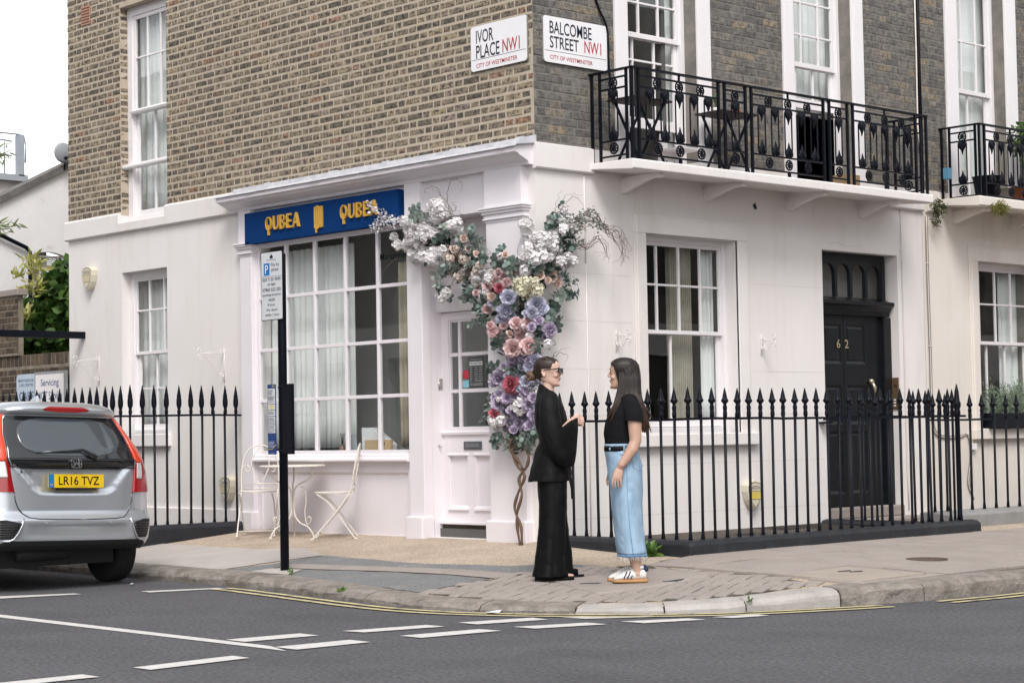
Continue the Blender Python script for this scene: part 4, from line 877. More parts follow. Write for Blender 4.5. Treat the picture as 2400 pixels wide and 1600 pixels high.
def bush(name,label,cat,blobs,n,l,w,m,stem=None,stemm=None,seed=1,up=.3,pn='foliage',group=None):
    rnd=random.Random(seed); t=thing(name,label,cat,stem[0] if stem else blobs[0][0],group); g=MB(); tot=sum(b[1][0]*b[1][1]*b[1][2] for b in blobs); pts=[]
    for c,r in blobs:
        k=max(10,int(n*r[0]*r[1]*r[2]/tot))
        for i in range(k):
            while True:
                q=Vector((rnd.uniform(-1,1),rnd.uniform(-1,1),rnd.uniform(-1,1)))
                if q.length<1: break
            q=q*(.55+.45*rnd.random()) if q.length>.3 else q.normalized()*rnd.uniform(.5,1)
            pts.append((c[0]+q.x*r[0],c[1]+q.y*r[1],c[2]+q.z*r[2]))
    scatter_leaves(g,pts,l,w,rnd,up); g.obj(pn,m,t,recalc=False)
    if stem: MB().tube(stem,[.02]*(len(stem)-1)+[.008],6).obj('stem',stemm or M['bark'],t)
    return t
M['bark']=mat('brown_bark',(.15,.095,.06),(.10,.06,.04),14,.85,bump=.6,bscale=60,sc=(1,1,.3))
LG=leafmat('bay_leaf_green',(.035,.075,.018),(.09,.15,.04)); LA=leafmat('lavender_leaf',(.16,.22,.15),(.28,.33,.24),.7); LM=leafmat('moss_fern',(.10,.11,.02),(.24,.22,.05))
bush('bay_shrub','dark green potted bay shrub on the right-hand balcony','shrub',[((.33,7.48,4.46),(.26,.34,.26)),((.33,7.62,4.20),(.2,.22,.2))],620,.085,.034,LG,[(.33,7.5,3.74),(.34,7.5,4.1),(.33,7.5,4.4)],seed=4)
pot('dark pot holding the bay shrub on the right-hand balcony',7.5,.33,3.715,.13,.22,M['plinth'])
bush('fern_tuft','ochre fern growing from the edge of the right balcony slab','fern',[((.58,6.42,3.60),(.06,.15,.07))],150,.09,.014,LM,seed=5,up=-.5)
bush('fern_tuft','green-brown moss hanging between the two balconies','fern',[((.10,5.98,3.62),(.10,.10,.13)),((.1,5.92,3.46),(.06,.07,.08))],300,.04,.014,leafmat('trailing_moss',(.035,.06,.02),(.12,.11,.04)),seed=6,up=-.6)
t=thing('window_box','black window box with grey-green lavender on the right sill','planter',(.02,7.4,1.20)); MB().box(FR,6.86,8.0,-.08,.14,1.205,1.37).obj('trough',M['black'],t,bevel=.006)
g=MB(); rnd=random.Random(9); pts=[]
for i in range(85):
    a=rnd.uniform(6.86,8.0); h=rnd.uniform(.16,.36)*(1.25 if a<7.0 or 7.5<a<7.9 else .95); lean=rnd.uniform(-.06,.06); oo=rnd.uniform(-.03,.12)
    for k in range(26): f=k/26; pts.append((oo+rnd.gauss(0,.014)+rnd.uniform(-.03,.05)*f,a+lean*f+rnd.gauss(0,.014),1.36+h*f))
scatter_leaves(g,pts,.055,.010,rnd,1.1); g.obj('lavender',LA,t,recalc=False)
# ------------------------------------------------------------------ street name plates
SWH=mat('enamel_white',(.78,.765,.78),(.74,.725,.74),4,.35,dirt=(.5,.45,.42),dscale=6,dlo=.66,dhi=.82); SBK=mat('sign_navy_black',(.012,.014,.035),None,8,.5); SRD=mat('sign_red',(.42,.03,.05),None,8,.5)
def plate(label,F,a0,a1,z0,z1,l1,l2,nw,city):
    t=thing('street_name_plate',label,'street sign',F((a0+a1)/2,0,z0)); r=.03; pl=[]
    for cx,cz,s0 in ((a1-r,z1-r,0),(a0+r,z1-r,1),(a0+r,z0+r,2),(a1-r,z0+r,3)): pl+=[(cx+r*math.cos((s0+k/4)*math.pi/2),cz+r*math.sin((s0+k/4)*math.pi/2)) for k in range(5)]
    MB().prism(F,pl,.008,.026).obj('plate',SWH,t); pe=[(a+(a-(a0+a1)/2)*.012,z+(z-(z0+z1)/2)*.02) for a,z in pl]; MB().prism(F,pe,.004,.020).obj('rim',mat('plate_rim',(.24,.225,.22),None,9,.6),t)
    g=MB(); fit_text(g,F,*l1,.0275); fit_text(g,F,*l2,.0275); lz=z0+(z1-z0)*.245; g.box(F,a0+.01,a1-.01,.0262,.0268,lz,lz+.004); g.obj('street_name',SBK,t)
    g=MB(); fit_text(g,F,*nw,.0275); fit_text(g,F,*city,.0275); g.obj('district_lettering',SRD,t)
plate('white IVOR PLACE street name plate left of the corner',FL,-.795,-.055,4.535,4.945,('IVOR',-.722,-.487,4.785,4.905),('PLACE',-.722,-.408,4.645,4.768),('NW1',-.368,-.140,4.650,4.770),('CITY OF WESTMINSTER',-.722,-.176,4.560,4.600))
plate('white BALCOMBE STREET street name plate right of the corner',FR,.112,.915,4.53,4.945,('BALCOMBE',.184,.715,4.790,4.905),('STREET',.184,.548,4.660,4.770),('NW1',.620,.838,4.665,4.775),('CITY OF WESTMINSTER',.184,.722,4.560,4.598))
# ------------------------------------------------------------------ alarm boxes
ACR=mat('cream_plastic',(.62,.57,.45),(.58,.53,.41),6,.45); AYL=mat('alarm_yellow',(.68,.53,.12),None,6,.5); AYF=mat('alarm_faded_yellow',(.58,.50,.32),None,6,.5)
def alarm(label,F,a,z,w,h,yl):
    t=thing('alarm_box',label,'alarm box',F(a,0,z)); sh=lambda k:[(a+k*w*x,z+h*.5+k*h*(y-.5)) for x,y in ((-.30,.96),(0,1.0),(.30,.96),(.47,.84),(.46,.60),(.36,.34),(.2,.12),(.03,0),(-.03,0),(-.2,.12),(-.36,.34),(-.46,.60),(-.47,.84))]
    MB().prism(F,sh(1),0,.085).obj('case',ACR,t,bevel=.012); MB().prism(F,sh(.88),.085,.0865).obj('outline',SBK,t); MB().prism(F,sh(.83),.0865,.088).obj('face',ACR,t)
    g=MB(); g.prism(F,[(a-w*.385,z+h*.60),(a+w*.385,z+h*.60),(a+w*.30,z+h*.34),(a-w*.30,z+h*.34)],.088,.0892); g.obj('yellow_band',yl,t)
    g=MB(); fit_text(g,F,'CAPSTAN',a-w*.33,a+w*.33,z+h*.665,z+h*.80,.0886); g.box(F,a-w*.38,a+w*.38,.0881,.0888,z+h*.61,z+h*.625); g.box(F,a-w*.29,a+w*.29,.0881,.0888,z+h*.315,z+h*.33); g.obj('lettering',SBK,t)
alarm('faded shield-shaped alarm box high on the left wall',FL,-7.49,2.985,.23,.275,AYF); alarm('shield-shaped alarm box low on the wall behind the left railing',FL,-4.72,.57,.22,.27,AYF); alarm('yellow-banded shield alarm box low behind the right railings',FR,2.80,.465,.24,.275,AYL)
# ------------------------------------------------------------------ basket brackets
def spiral(c,r,t0,turns,n=14,sg=1): return [(c[0]+r*(1-.75*i/n)*math.cos(t0+sg*turns*2*math.pi*i/n),c[1]+r*(1-.75*i/n)*math.sin(t0+sg*turns*2*math.pi*i/n)) for i in range(n+1)]
def hanger(label,F,z0,z1,ln,r=.006):
    m=M['stucco']; r*=.85; t=thing('basket_bracket',label,'bracket',F(0,z0),'scrolled iron hanging basket brackets'); T=lambda pts:[F(p[0],p[1]) for p in pts]; zt=z1-.03
    MB().tube(T([(.008,z0-.03),(.008,z1+.02)]),r,5).obj('back_bar',m,t)
    MB().tube(T([(.008,zt),(ln*.5,zt-.002),(ln,zt-.01)]),r*.8,5).obj('arm',m,t)
    MB().tube(T(bez([(.01,z0+.03),(ln*.25,z0+.05),(ln*.6,zt-.10),(ln,zt-.01)],5)),r*.8,5).obj('brace',m,t)
    if ln>.18: MB().tube(T(bez([(.01,z1+.01),(ln*.4,z1-.01),(ln,zt-.01)],5)),r*.7,5).obj('upper_brace',m,t)
    MB().tube(T(spiral((ln+.012,zt+.028),.034,-math.pi/2,1.1)),r*.8,5).obj('scroll',m,t); MB().tube(T(spiral((ln+.012,zt-.045),.034,math.pi/2,1.1,sg=-1)),r*.8,5).obj('scroll',m,t)
    MB().tube(T(spiral((.04,z0+.055),.03,math.pi,1.1)),r*.8,5).obj('scroll',m,t); MB().tube(T(spiral((.04,zt+.0),.025,math.pi,1.0,sg=-1)),r*.8,5).obj('scroll',m,t)
hanger('cream scrolled basket bracket below the faded alarm box',lambda o,z:(-7.35,-o,z),1.90,2.19,.30); hanger('cream scrolled basket bracket left of the shop pilaster',lambda o,z:(-4.82,-o,z),1.86,2.17,.30)
hanger('small white bracket left of the sash window on the corner wall',lambda o,z:(o,.98,z),1.99,2.14,.15,.007); hanger('small white bracket between the sash window and black door',lambda o,z:(o,3.035,z),1.99,2.14,.15,.007)
# entry phone, cables, pipes
t=thing('entry_phone','brass entry phone panel beside the black door','entry phone',FR(5.335,-.06,1.42)); F3=lambda a,o,z:(-.10+a,5.329-o,z)
MB().box(F3,.0,.085,0,.012,1.42,1.76).obj('panel',M['brass'],t,bevel=.003)
for i in range(3): MB().box(F3,.02,.045,.012,.016,1.455+i*.03,1.470+i*.03).obj('name_button',M['white'],t)
for i in range(3): MB().box(F3,.025,.06,.012,.0135,1.655+i*.013,1.660+i*.013).obj('speaker_slot',M['black'],t)
CB=mat('grey_cable',(.20,.18,.165),None,9,.6)
tag(MB().tube([FR(5.40,.012,3.56),FR(5.395,.012,3.2),FR(5.40,.012,2.6),FR(5.395,.012,1.6),FR(5.40,.012,.7),FR(5.41,.012,.35)],.007,6).obj('wall_cable',M['joint']),'thin painted cable down the wall right of the black door','cable')
t=thing('cable_run','bundle of grey cables down the join of the two houses','cable',FR(5.86,.02,.4))
for k in range(3):
    x=5.85+k*.016; MB().tube(bez([FR(x,.015,3.52),FR(x-.004,.015,2.8),FR(x+.006,.014,2.0),FR(x+.01,.014,1.36),FR(x+.10,.014,1.13+.012*k),FR(6.35,.014,1.10+.012*k),FR(6.55-.01*k,.014,1.13),FR(6.57,.014,.9),FR(6.55-.02*k,.014,.6),FR(6.62,.014,.42)],5),.006,5).obj('cable',CB if k!=1 else M['stuccoN'],t)
for z in (3.0,2.1,1.5): MB().box(FR,5.84,5.90,.012,.024,z,z+.01).obj('clip',M['joint'],t)
tag(MB().box(FR,6.60,6.66,.003,.05,.97,1.04).obj('junction_box',M['white']),'small white junction box under the right-hand sill','box')
t=thing('downpipe','thin black pipe and pale cable down the brick between the balconies','pipe',FR(5.75,.03,3.7)); MB().tube([FR(5.79,.03,6.9),FR(5.785,.03,5.2),FR(5.79,.03,3.7)],.02,8).obj('pipe',M['black'],t); MB().tube([FR(5.745,.02,6.9),FR(5.75,.022,5.3),FR(5.742,.02,4.5),FR(5.80,.03,4.0),FR(5.80,.03,3.6)],.009,6).obj('pale_cable',M['stuccoN'],t)
tag(MB().tube(bez([FR(.62,.02,6.5),FR(.66,.02,5.6),FR(.80,.02,5.15),FR(.915,.03,4.93),FR(.93,.03,4.6),FR(.96,.02,4.4)],6),.011,6).obj('black_cable',M['black']),'black cable looping down behind the BALCOMBE STREET plate','cable')
tag(MB().box(FR,6.08,6.16,.10,.16,3.93,4.05).obj('blue_socket_box',mat('blue_plastic',(.10,.25,.38),None,9,.5)),'small blue outdoor socket on the wall between the balconies','box')
# ------------------------------------------------------------------ bistro set
CR=mat('cream_enamelled_iron',(.66,.61,.555),(.60,.55,.49),14,.5,lo=.4,hi=.6,dirt=(.42,.33,.25),dscale=18,dlo=.66,dhi=.78)
def place(t,x,y,rz):
    t.location=(x,y,zp(x,y)+.004); t.rotation_euler=(0,0,rz)
def lpart(mb,name,m,parent,bevel=0):                # part given in the thing's own coordinates
    o=mb.obj(name,m,None,bevel); o.parent=parent; return o
def chair(label):
    t=thing('garden_chair',label,'chair',group='cream folding garden chairs')
    hoop=[(-.165,-.185,.44),(-.185,-.19,.56),(-.205,-.185,.68),(-.225,-.165,.78),(-.24,-.11,.87),(-.247,0,.905),(-.24,.11,.87),(-.225,.165,.78),(-.205,.185,.68),(-.185,.19,.56),(-.165,.185,.44)]
    lpart(MB().tube(bez(hoop,4),.0075,6),'back_hoop',CR,t)
    g=MB()
    for s_ in (-1,1): g.tube(bez([(-.246,0,.90),(-.232,s_*.075,.78),(-.215,s_*.085,.68),(-.19,s_*.03,.55),(-.185,0,.515)],4),.0055,5)
    lpart(g,'back_lens',CR,t)
    for s_ in (-1,1):
        lpart(MB().tube([(-.212+.0*i,s_*(.135+.05*(1-.75*i/14)*math.cos(i*.5)),.66+.05*(1-.75*i/14)*math.sin(i*.5)) for i in range(15)],.006,5),'scroll',CR,t)
        lpart(MB().tube([(-.165,s_*.185,.46),(-.03,s_*.185,.27),(.21,s_*.185,0)],.008,4,sm=False),'leg',CR,t); lpart(MB().tube(bez([(.16,s_*.16,.435),(.06,s_*.165,.36),(-.03,s_*.165,.25),(-.21,s_*.165,0)],4),.008,4,sm=False),'leg',CR,t)
        for fx,fy in ((.21,s_*.185),(-.21,s_*.165)): lpart(MB().lathe([(.016,0),(.018,.006),(.01,.016)],(fx,fy,0),8),'foot',CR,t)
    for x,w,z in ((.165,.185,.055),(-.165,.165,.055),(-.178,.185,.515),(-.17,.185,.47)): lpart(MB().tube([(x,-w,z),(x,w,z)],.006,5),'stretcher',CR,t)
    g=MB(); n=24; rr=lambda k:(.20*math.cos(k*2*math.pi/n)*(1 if math.cos(k*2*math.pi/n)>0 else .8),.19*math.sin(k*2*math.pi/n))
    g.prism(lambda a,o,z:(a,z,o),[rr(k) for k in range(n)],.438,.452); lpart(g,'seat',CR,t,.004)
    return t
c=chair('cream iron garden chair facing the street, left of the parking post'); place(c,-3.74,-.36,R_(-43))
c=chair('cream iron garden chair seen side-on to the right of the garden table'); place(c,-2.50,-.34,R_(227))
t=thing('garden_table','round cream iron garden table between two garden chairs','table'); n=28
g=MB().prism(lambda a,o,z:(a,z,o),[(.315*math.cos(k*2*math.pi/n),.315*math.sin(k*2*math.pi/n)) for k in range(n)],.695,.712); lpart(g,'tabletop',CR,t,.004); lpart(MB().tube([(.318*math.cos(k*2*math.pi/n),.318*math.sin(k*2*math.pi/n),.70) for k in range(n)],.009,6,True),'rim',CR,t)
for k in range(3):
    a=R_(20+120*k); q=lambda r,z:(r*math.cos(a),r*math.sin(a),z)
    lpart(MB().tube(bez([q(.235,.69),q(.225,.62),q(.18,.565),q(.07,.52),q(.022,.46),q(.018,.34),q(.022,.23),q(.08,.15),q(.17,.11),q(.225,.05),q(.245,0)],4),.0085,6),'leg',CR,t)
    lpart(MB().tube(bez([q(.09,.50),q(.13,.49),q(.15,.45),q(.125,.42),q(.10,.44),q(.115,.465)],4),.006,5),'scroll',CR,t)
    lpart(MB().tube(bez([q(.15,.47),q(.155,.36),q(.14,.25),q(.16,.14),q(.20,.15),q(.21,.19),q(.185,.21),q(.17,.185)],4),.006,5),'scroll',CR,t)
    lpart(MB().lathe([(.016,0),(.018,.006),(.01,.016)],q(.245,0),8),'foot',CR,t)
place(t,-3.10,-.40,0)
# ------------------------------------------------------------------ parking sign post
px_,py_=-.97,-2.06; pz=zp(px_,py_)
t=thing('parking_sign_post','black post with a white pay-by-phone parking sign and blue notice','sign post',(px_,py_,pz))
MB().lathe([(.037,pz-.05),(.037,2.775),(.033,2.785),(0,2.79)],(px_,py_,0),18).obj('post',M['black'],t)
FP=lambda a,o,z:(a,py_-.042-o,z)
PW=mat('sign_face_white',(.60,.61,.63),(.57,.58,.60),6,.45); PB=mat('parking_blue',(.0,.17,.50),None,8,.45); PBN=mat('notice_navy',(.01,.045,.16),(.012,.05,.18),8,.45)
def rrect(a0,a1,z0,z1,r):
    o=[]
    for cx,cz,s0 in ((a1-r,z1-r,0),(a0+r,z1-r,1),(a0+r,z0+r,2),(a1-r,z0+r,3)): o+=[(cx+r*math.cos((s0+k/3)*math.pi/2),cz+r*math.sin((s0+k/3)*math.pi/2)) for k in range(4)]
    return o
sp=MB().prism(FP,rrect(-1.195,-.89,2.222,2.805,.012),0,.006).obj('sign_plate',M['black'],t); MB().prism(FP,rrect(-1.189,-.896,2.228,2.799,.01),.006,.0075).obj('sign_face',PW,sp)
g=MB()
for tx,a0,a1,z0,z1 in (('Pay by',-1.05,-.935,2.672,2.705),('phone',-1.045,-.945,2.628,2.664),('020 7125 9090',-1.175,-.915,2.555,2.583),('or text',-1.10,-.99,2.515,2.538),('07860 022 205',-1.175,-.915,2.468,2.496),('quoting location',-1.175,-.915,2.422,2.450),('6628',-1.088,-1.002,2.385,2.408),('4 hour',-1.105,-.995,2.343,2.366),('No return',-1.12,-.965,2.300,2.323),('within 1 hour',-1.14,-.94,2.258,2.281),('City of Westminster',-1.115,-.975,2.727,2.738)): fit_text(g,FP,tx,a0,a1,z0,z1,.0085)
g.prism(FP,[(-1.065,2.745),(-1.025,2.745),(-1.022,2.765),(-1.032,2.768),(-1.036,2.782),(-1.045,2.774),(-1.054,2.782),(-1.058,2.768),(-1.068,2.765)],.0076,.0084); g.box(FP,-1.185,-.90,.0076,.0080,2.592,2.5945); g.obj('sign_lettering',SBK,sp)
MB().box(FP,-1.155,-1.072,.0076,.0085,2.605,2.708).obj('parking_symbol',PB,sp); g=MB(); fit_text(g,FP,'P',-1.135,-1.092,2.620,2.693,.009); g.obj('parking_letter',M['white'],sp)
bp_=MB().prism(FP,rrect(-1.125,-1.008,1.09,1.68,.008),0,.006).obj('notice_plate',PBN,t)
g=MB()
for z0,z1 in ((1.515,1.645),(1.465,1.51),(1.415,1.46),(1.37,1.41),(1.345,1.365),(1.295,1.34),(1.27,1.29)): g.box(FP,-1.118,-1.015,.006,.0072,z0,z1)
g.obj('notice_panel',PW,bp_)
g=MB()
for i,(z,wd) in enumerate(((1.63,.07),(1.622,.06),(1.612,.065),(1.604,.05),(1.594,.062),(1.578,.085),(1.57,.08),(1.562,.086),(1.554,.07),(1.546,.08),(1.53,.075),(1.449,.07),(1.44,.085),(1.43,.08),(1.40,.07),(1.39,.085),(1.38,.08),(1.355,.08),(1.328,.085),(1.318,.08),(1.308,.085),(1.28,.07))): g.box(FP,-1.113,-1.113+wd,.0073,.0077,z-.002,z+.002)
struct(g.obj('notice_print',SBK,bp_),'stuff')
MB().box(FP,-1.09,-1.035,.0073,.0079,1.488,1.503).obj('gold_strip',AYL,bp_); MB().box(FP,-1.08,-1.045,.0073,.0079,1.470,1.485).obj('gold_strip',AYL,bp_); MB().tube(bez([FP(-1.115,.008,1.135),FP(-1.06,.008,1.135),FP(-1.012,.008,1.17)],5),.003,4).obj('gold_curve',AYL,bp_); g=MB(); fit_text(g,FP,'Right',-1.055,-1.015,1.655,1.673,.0075); g.obj('notice_gold',AYL,bp_)
g=MB(); fit_text(g,FP,'City of Westminster',-1.10,-1.03,1.100,1.106,.0068)
for i in range(5): g.box(FP,-1.115,-1.03-.006*(i%3),.0062,.0068,1.195-i*.011,1.198-i*.011)
g.obj('notice_small_print',PW,bp_)
MB().box(lambda a,o,z:(a,py_-.03+o,z),-.945,-.815,0,.035,1.09,1.68).obj('rear_notice_board',M['black'],t,bevel=.004)
for z in (1.655,1.12): MB().lathe([(.040,z-.012),(.042,z),(.040,z+.012)],(px_,py_,0),16).obj('clamp_band',M['black'],t)
# ------------------------------------------------------------------ things on the shop window sill and in the rooms
t=thing('reed_diffuser','small brown reed diffuser on the shop window sill','diffuser',(-2.93,.09,1.06)); MB().lathe([(.030,1.06),(.032,1.075),(.032,1.12),(.012,1.135),(.012,1.15)],(-2.93,.09,0),10).obj('bottle',mat('amber_glass',(.22,.11,.08),None,8,.3),t)
for k in range(4): MB().tube([(-2.93,.09,1.13),(-2.95+.012*k,.085+.008*k,1.265)],.0025,4).obj('reed',M['black'],t)
t=thing('magazine_file','white magazine file standing on the shop window sill','file',(-2.45,.12,1.06)); F4=lambda a,o,z:(a,.10+o,z)
MB().prism(F4,[(-2.63,1.06),(-2.63,1.315),(-2.48,1.315),(-2.20,1.15),(-2.20,1.06)],0,.09).obj('case',mat('white_card',(.72,.72,.75),None,5,.7),t)
t=thing('wooden_box','pale wooden storage box on the shop window sill','box',(-2.34,.07,1.06)); MB().box(FW,-2.53,-2.14,.055,.095,1.055,1.195).obj('body',mat('pale_plywood',(.50,.36,.20),(.44,.31,.17),6,.6,sc=(1,1,6)),t,bevel=.003); MB().box(FW,-2.27,-2.22,.052,.055,1.15,1.168).obj('hand_slot',M['plinth'],t)
tag(MB().prism(F4,[(-2.90,1.06),(-2.87,1.25),(-2.74,1.25),(-2.71,1.06)],0,.012).obj('picture_frame',mat('silver_frame',(.42,.44,.46),None,5,.4)),'small glazed frame on the shop window sill behind the diffuser','frame')
t=thing('office_chair','white chair back seen through the sash window','chair',(-.55,1.75,.4)); MB().prism(lambda a,o,z:(-.5+o,a,z),rrect(1.50,1.92,1.15,1.50,.07),0,.05).obj('backrest',mat('pale_upholstery',(.55,.53,.50),None,5,.8),t,bevel=.015); MB().lathe([(.03,.4),(.03,1.2)],(-.47,1.71,0),8).obj('stem',M['plinth'],t); MB().lathe([(.25,.37),(.25,.39),(.03,.42)],(-.47,1.71,0),12).obj('base',M['plinth'],t)
# ------------------------------------------------------------------ far left: garden wall, white house, shrub
gw=thing('garden_wall','old brown brick garden wall beyond the house end','wall',(-9,.0,.28))
MB().box(FW,-14,-8.05,.03,.28,-.2,2.30).obj('core',M['mortarG'],gw); MB().box(FW,-14,-9.27,.0,.08,2.3,3.04).obj('pier_core',M['mortarG'],gw)
FG=lambda a,o,z:(a,.03-o,z); FG2=lambda a,o,z:(a,-o,z)
rnd=random.Random(5); ps=bpieces(FG,-9.9,-8.06,1.3,2.16,[],31,.012,.012)
for i in range(18): ps.append((FG,-9.9+i*.1,-9.9+i*.1+.088,2.165,2.30))
ps+=bpieces(FG2,-9.9,-9.265,2.33,3.03,[],32,.012,.012)
for p in ps:
    g=MB(); brickgeo(g,*p,rnd); g.obj('brick',M['brickG'],gw)
MB().box(FW,-14,-9.22,-.03,.12,3.04,3.12).obj('coping',M['slab'],gw,bevel=.01)
SBL=mat('pale_blue_board',(.47,.55,.63),None,4,.5); SNV=mat('navy_print',(.05,.09,.22),None,4,.5); FS=lambda a,o,z:(a,-.0-o,z)
t=thing('garage_sign','pale blue board reading MARYLEBONE CAR CENTRE CARS on the garden wall','sign',(-9,.0,1.4)); MB().prism(FS,rrect(-9.24,-8.795,1.30,2.06,.05),.015,.035).obj('board',SBL,t)
for q in (('MARYLEBONE',-9.185,-8.82,1.965,2.0,.0365),('CAR CENTRE',-9.17,-8.83,1.91,1.945,.0365),('CARS',-9.17,-8.82,1.74,1.845,.0365)): fit_text(MB(),FS,*q).obj('lettering',SNV,t)
t=thing('garage_sign','white framed board reading Servicing and MOT Service on the garden wall','sign',(-8.4,.0,1.4)); MB().box(FS,-8.78,-8.05,.012,.045,1.25,2.075).obj('frame',mat('grey_sign_frame',(.28,.28,.28),None,4,.5),t); MB().box(FS,-8.75,-8.09,.045,.049,1.28,2.04).obj('board',M['white'],t)
for q in (('Servicing',-8.62,-8.20,1.875,1.985,.0505),('MOT Service',-8.70,-8.12,1.735,1.835,.0505)): fit_text(MB(),FS,*q).obj('lettering',SNV,t)
tag(MB().box(FW,-7.74,-7.66,-1.9,-.0,2.43,2.51).obj('projecting_beam',M['black'],bevel=.004),'black steel beam projecting from the left end of the wall','beam')
wh=thing('white_house','whitewashed house with a sloping verge behind the garden wall','house',(-11.5,2,.3)); X=-11.5
zr=lambda y:4.48+.524*(y-.96); WW=mat('weathered_whitewash',(.80,.785,.79),(.74,.725,.73),2,.85,bump=.4,bscale=18,dirt=(.25,.23,.22),dscale=2.6,dlo=.64,dhi=.76)
FX=lambda a,o,z:(X+o,a,z); ya,yb=1.45,1.94; m_=MB()
ys=[-3,ya,yb,6]; 
m_.quad(FX(-3,0,0),FX(ya,0,0),FX(ya,0,zr(ya)),FX(-3,0,zr(-3))); m_.quad(FX(yb,0,0),FX(6,0,0),FX(6,0,zr(6)),FX(yb,0,zr(yb))); m_.quad(FX(ya,0,0),FX(yb,0,0),FX(yb,0,3.40),FX(ya,0,3.40))
arc=[(ya+(yb-ya)*k/8,3.80+.045*math.sin(math.pi*k/8)) for k in range(9)]; m_.add([FX(y,0,z) for y,z in arc]+[FX(y,0,zr(y)) for y,_ in arc],[(k,k+1,10+k,9+k) for k in range(8)]); m_.quad(FX(ya,0,3.40),FX(ya,-.1,3.40),FX(ya,-.1,3.80),FX(ya,0,3.80)); m_.add([FX(y,0,z) for y,z in arc]+[FX(y,-.1,z) for y,z in arc],[(k,k+1,10+k,9+k) for k in range(8)]); m_.quad(FX(yb,0,3.4),FX(yb,-.1,3.4),FX(yb,-.1,3.8),FX(yb,0,3.8))
m_.obj('gable_wall',WW,wh,recalc=False)
MB().add([(X+.06,-3,zr(-3)),(X+.06,6,zr(6)),(X-.25,6,zr(6)),(X-.25,-3,zr(-3)),(X+.06,-3,zr(-3)+.09),(X+.06,6,zr(6)+.09),(X-.25,6,zr(6)+.09),(X-.25,-3,zr(-3)+.09)],[(0,1,2,3),(4,5,6,7),(0,1,5,4),(1,2,6,5),(2,3,7,6),(3,0,4,7)]).obj('roof',mat('weathered_slate',(.16,.15,.145),(.10,.095,.09),6,.8,bump=.4,bscale=14),wh)
hw=part('window',wh,(X,1.7,3.4)); lattice(hw,FX,ya,yb,3.40,3.80,[1.60,1.79],[3.62],-.05,M['white'],.03,.014,.03)
g=MB()
for i in range(16): g.box(FX,ya,yb,-.10,-.085,3.41+i*.025,3.41+i*.025+.019)
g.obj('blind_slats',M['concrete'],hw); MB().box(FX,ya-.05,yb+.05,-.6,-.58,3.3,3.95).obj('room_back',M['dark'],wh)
MB().tube([(X+.06,.4,4.20),(X+.06,.96,4.02),(X+.06,1.32,3.88),(X+.06,1.375,3.82),(X+.06,1.38,3.0),(X+.06,1.38,.2)],.028,8).obj('downpipe',M['black'],wh)
fb=thing('flat_roof_building','grey flat-roofed building far behind the white house','building',(-17,1.5,.0)); MB().box(FW,-20,-15.1,-6,3.26,0,5.32).obj('wall',M['concrete'],fb); MB().box(FW,-20,-15,-6,3.32,5.32,5.42).obj('roof_edge',mat('grey_roof_edge',(.33,.35,.37),None,4,.6),fb)
t=thing('guard_rail','grey steel guard rail on the far flat roof','guard rail',(-15.1,2.5,5.42)); GM=mat('galvanised_steel',(.34,.37,.40),None,8,.5,metal=.2)
for z in (6.06,5.95,5.72): MB().tube([(-15.05,-2,z),(-15.05,2.94,z),(-15.3,3.2,z+.03)] if z!=6.06 else [(-15.05,-2,z),(-15.05,3.22,z)],.014,6).obj('rail',GM,t)
MB().box(FW,-15.12,-15.0,3.16,3.26,5.40,6.05).obj('post',GM,t); MB().tube([(-15.05,2.94,5.42),(-15.05,2.94,5.95)],.012,6).obj('post',GM,t); MB().tube([(-15.05,3.28,6.04),(-15.05,3.31,5.9),(-15.05,3.30,5.62)],.012,6).obj('post',GM,t)
t=thing('satellite_dish','grey satellite dish on the roof edge of the white house','satellite dish',(-11.4,1.88,5.0)); g=MB(); rows=[]
for i in range(6):
    r=.145*i/5; rows.append([(-11.38-.25*r*r/.145+.02+.45*0,1.87+r*math.cos(k*math.pi/10),5.22+1.0*r*math.sin(k*math.pi/10)) for k in range(20)])
g.grid(rows,True,True); g.obj('reflector',mat('dish_grey',(.30,.31,.33),None,6,.5),t,solid=.008); MB().tube([(-11.39,1.88,4.98),(-11.40,1.90,5.12),(-11.36,1.88,5.16),(-11.2,1.80,5.10)],.012,6).obj('arm',M['black'],t); MB().lathe([(.02,-.03),(.022,0),(.015,.03)],(-11.2,1.80,5.12),8,ax='x').obj('receiver',M['black'],t)
VG=leafmat('vine_green',(.022,.06,.012),(.085,.16,.03)); VY=leafmat('pale_yellow_shoot',(.30,.34,.06),(.62,.56,.25))
sb=bush('climbing_shrub','dense green climber with pale yellow shoots above the garden wall','shrub',[((-9.65,.75,2.72),(.80,.35,.62)),((-9.25,.72,3.10),(.55,.3,.48)),((-8.5,.65,2.9),(.5,.3,.55)),((-10.3,.7,2.5),(.4,.3,.35))],4600,.13,.10,VG,[(-9.5,.75,.3),(-9.5,.75,1.6),(-9.55,.75,2.6)],seed=12)
g=MB(); rnd=random.Random(3); pts=[]
for c,n_,r in (((-9.56,.42,3.42),55,.10),((-9.72,.42,3.52),30,.06),((-10.02,.4,3.36),22,.05),((-9.80,.34,2.82),60,.10),((-10.05,.34,2.86),24,.05),((-9.5,.38,3.16),40,.10),((-9.9,.36,3.10),20,.06)):
    pts+=[(c[0]+rnd.gauss(0,r),c[1]+rnd.gauss(0,.04),c[2]+rnd.gauss(0,r*.6)) for _ in range(n_)]
scatter_leaves(g,pts,.12,.035,rnd,.6); struct(g.obj('pale_shoots',VY,sb,recalc=False),'stuff')
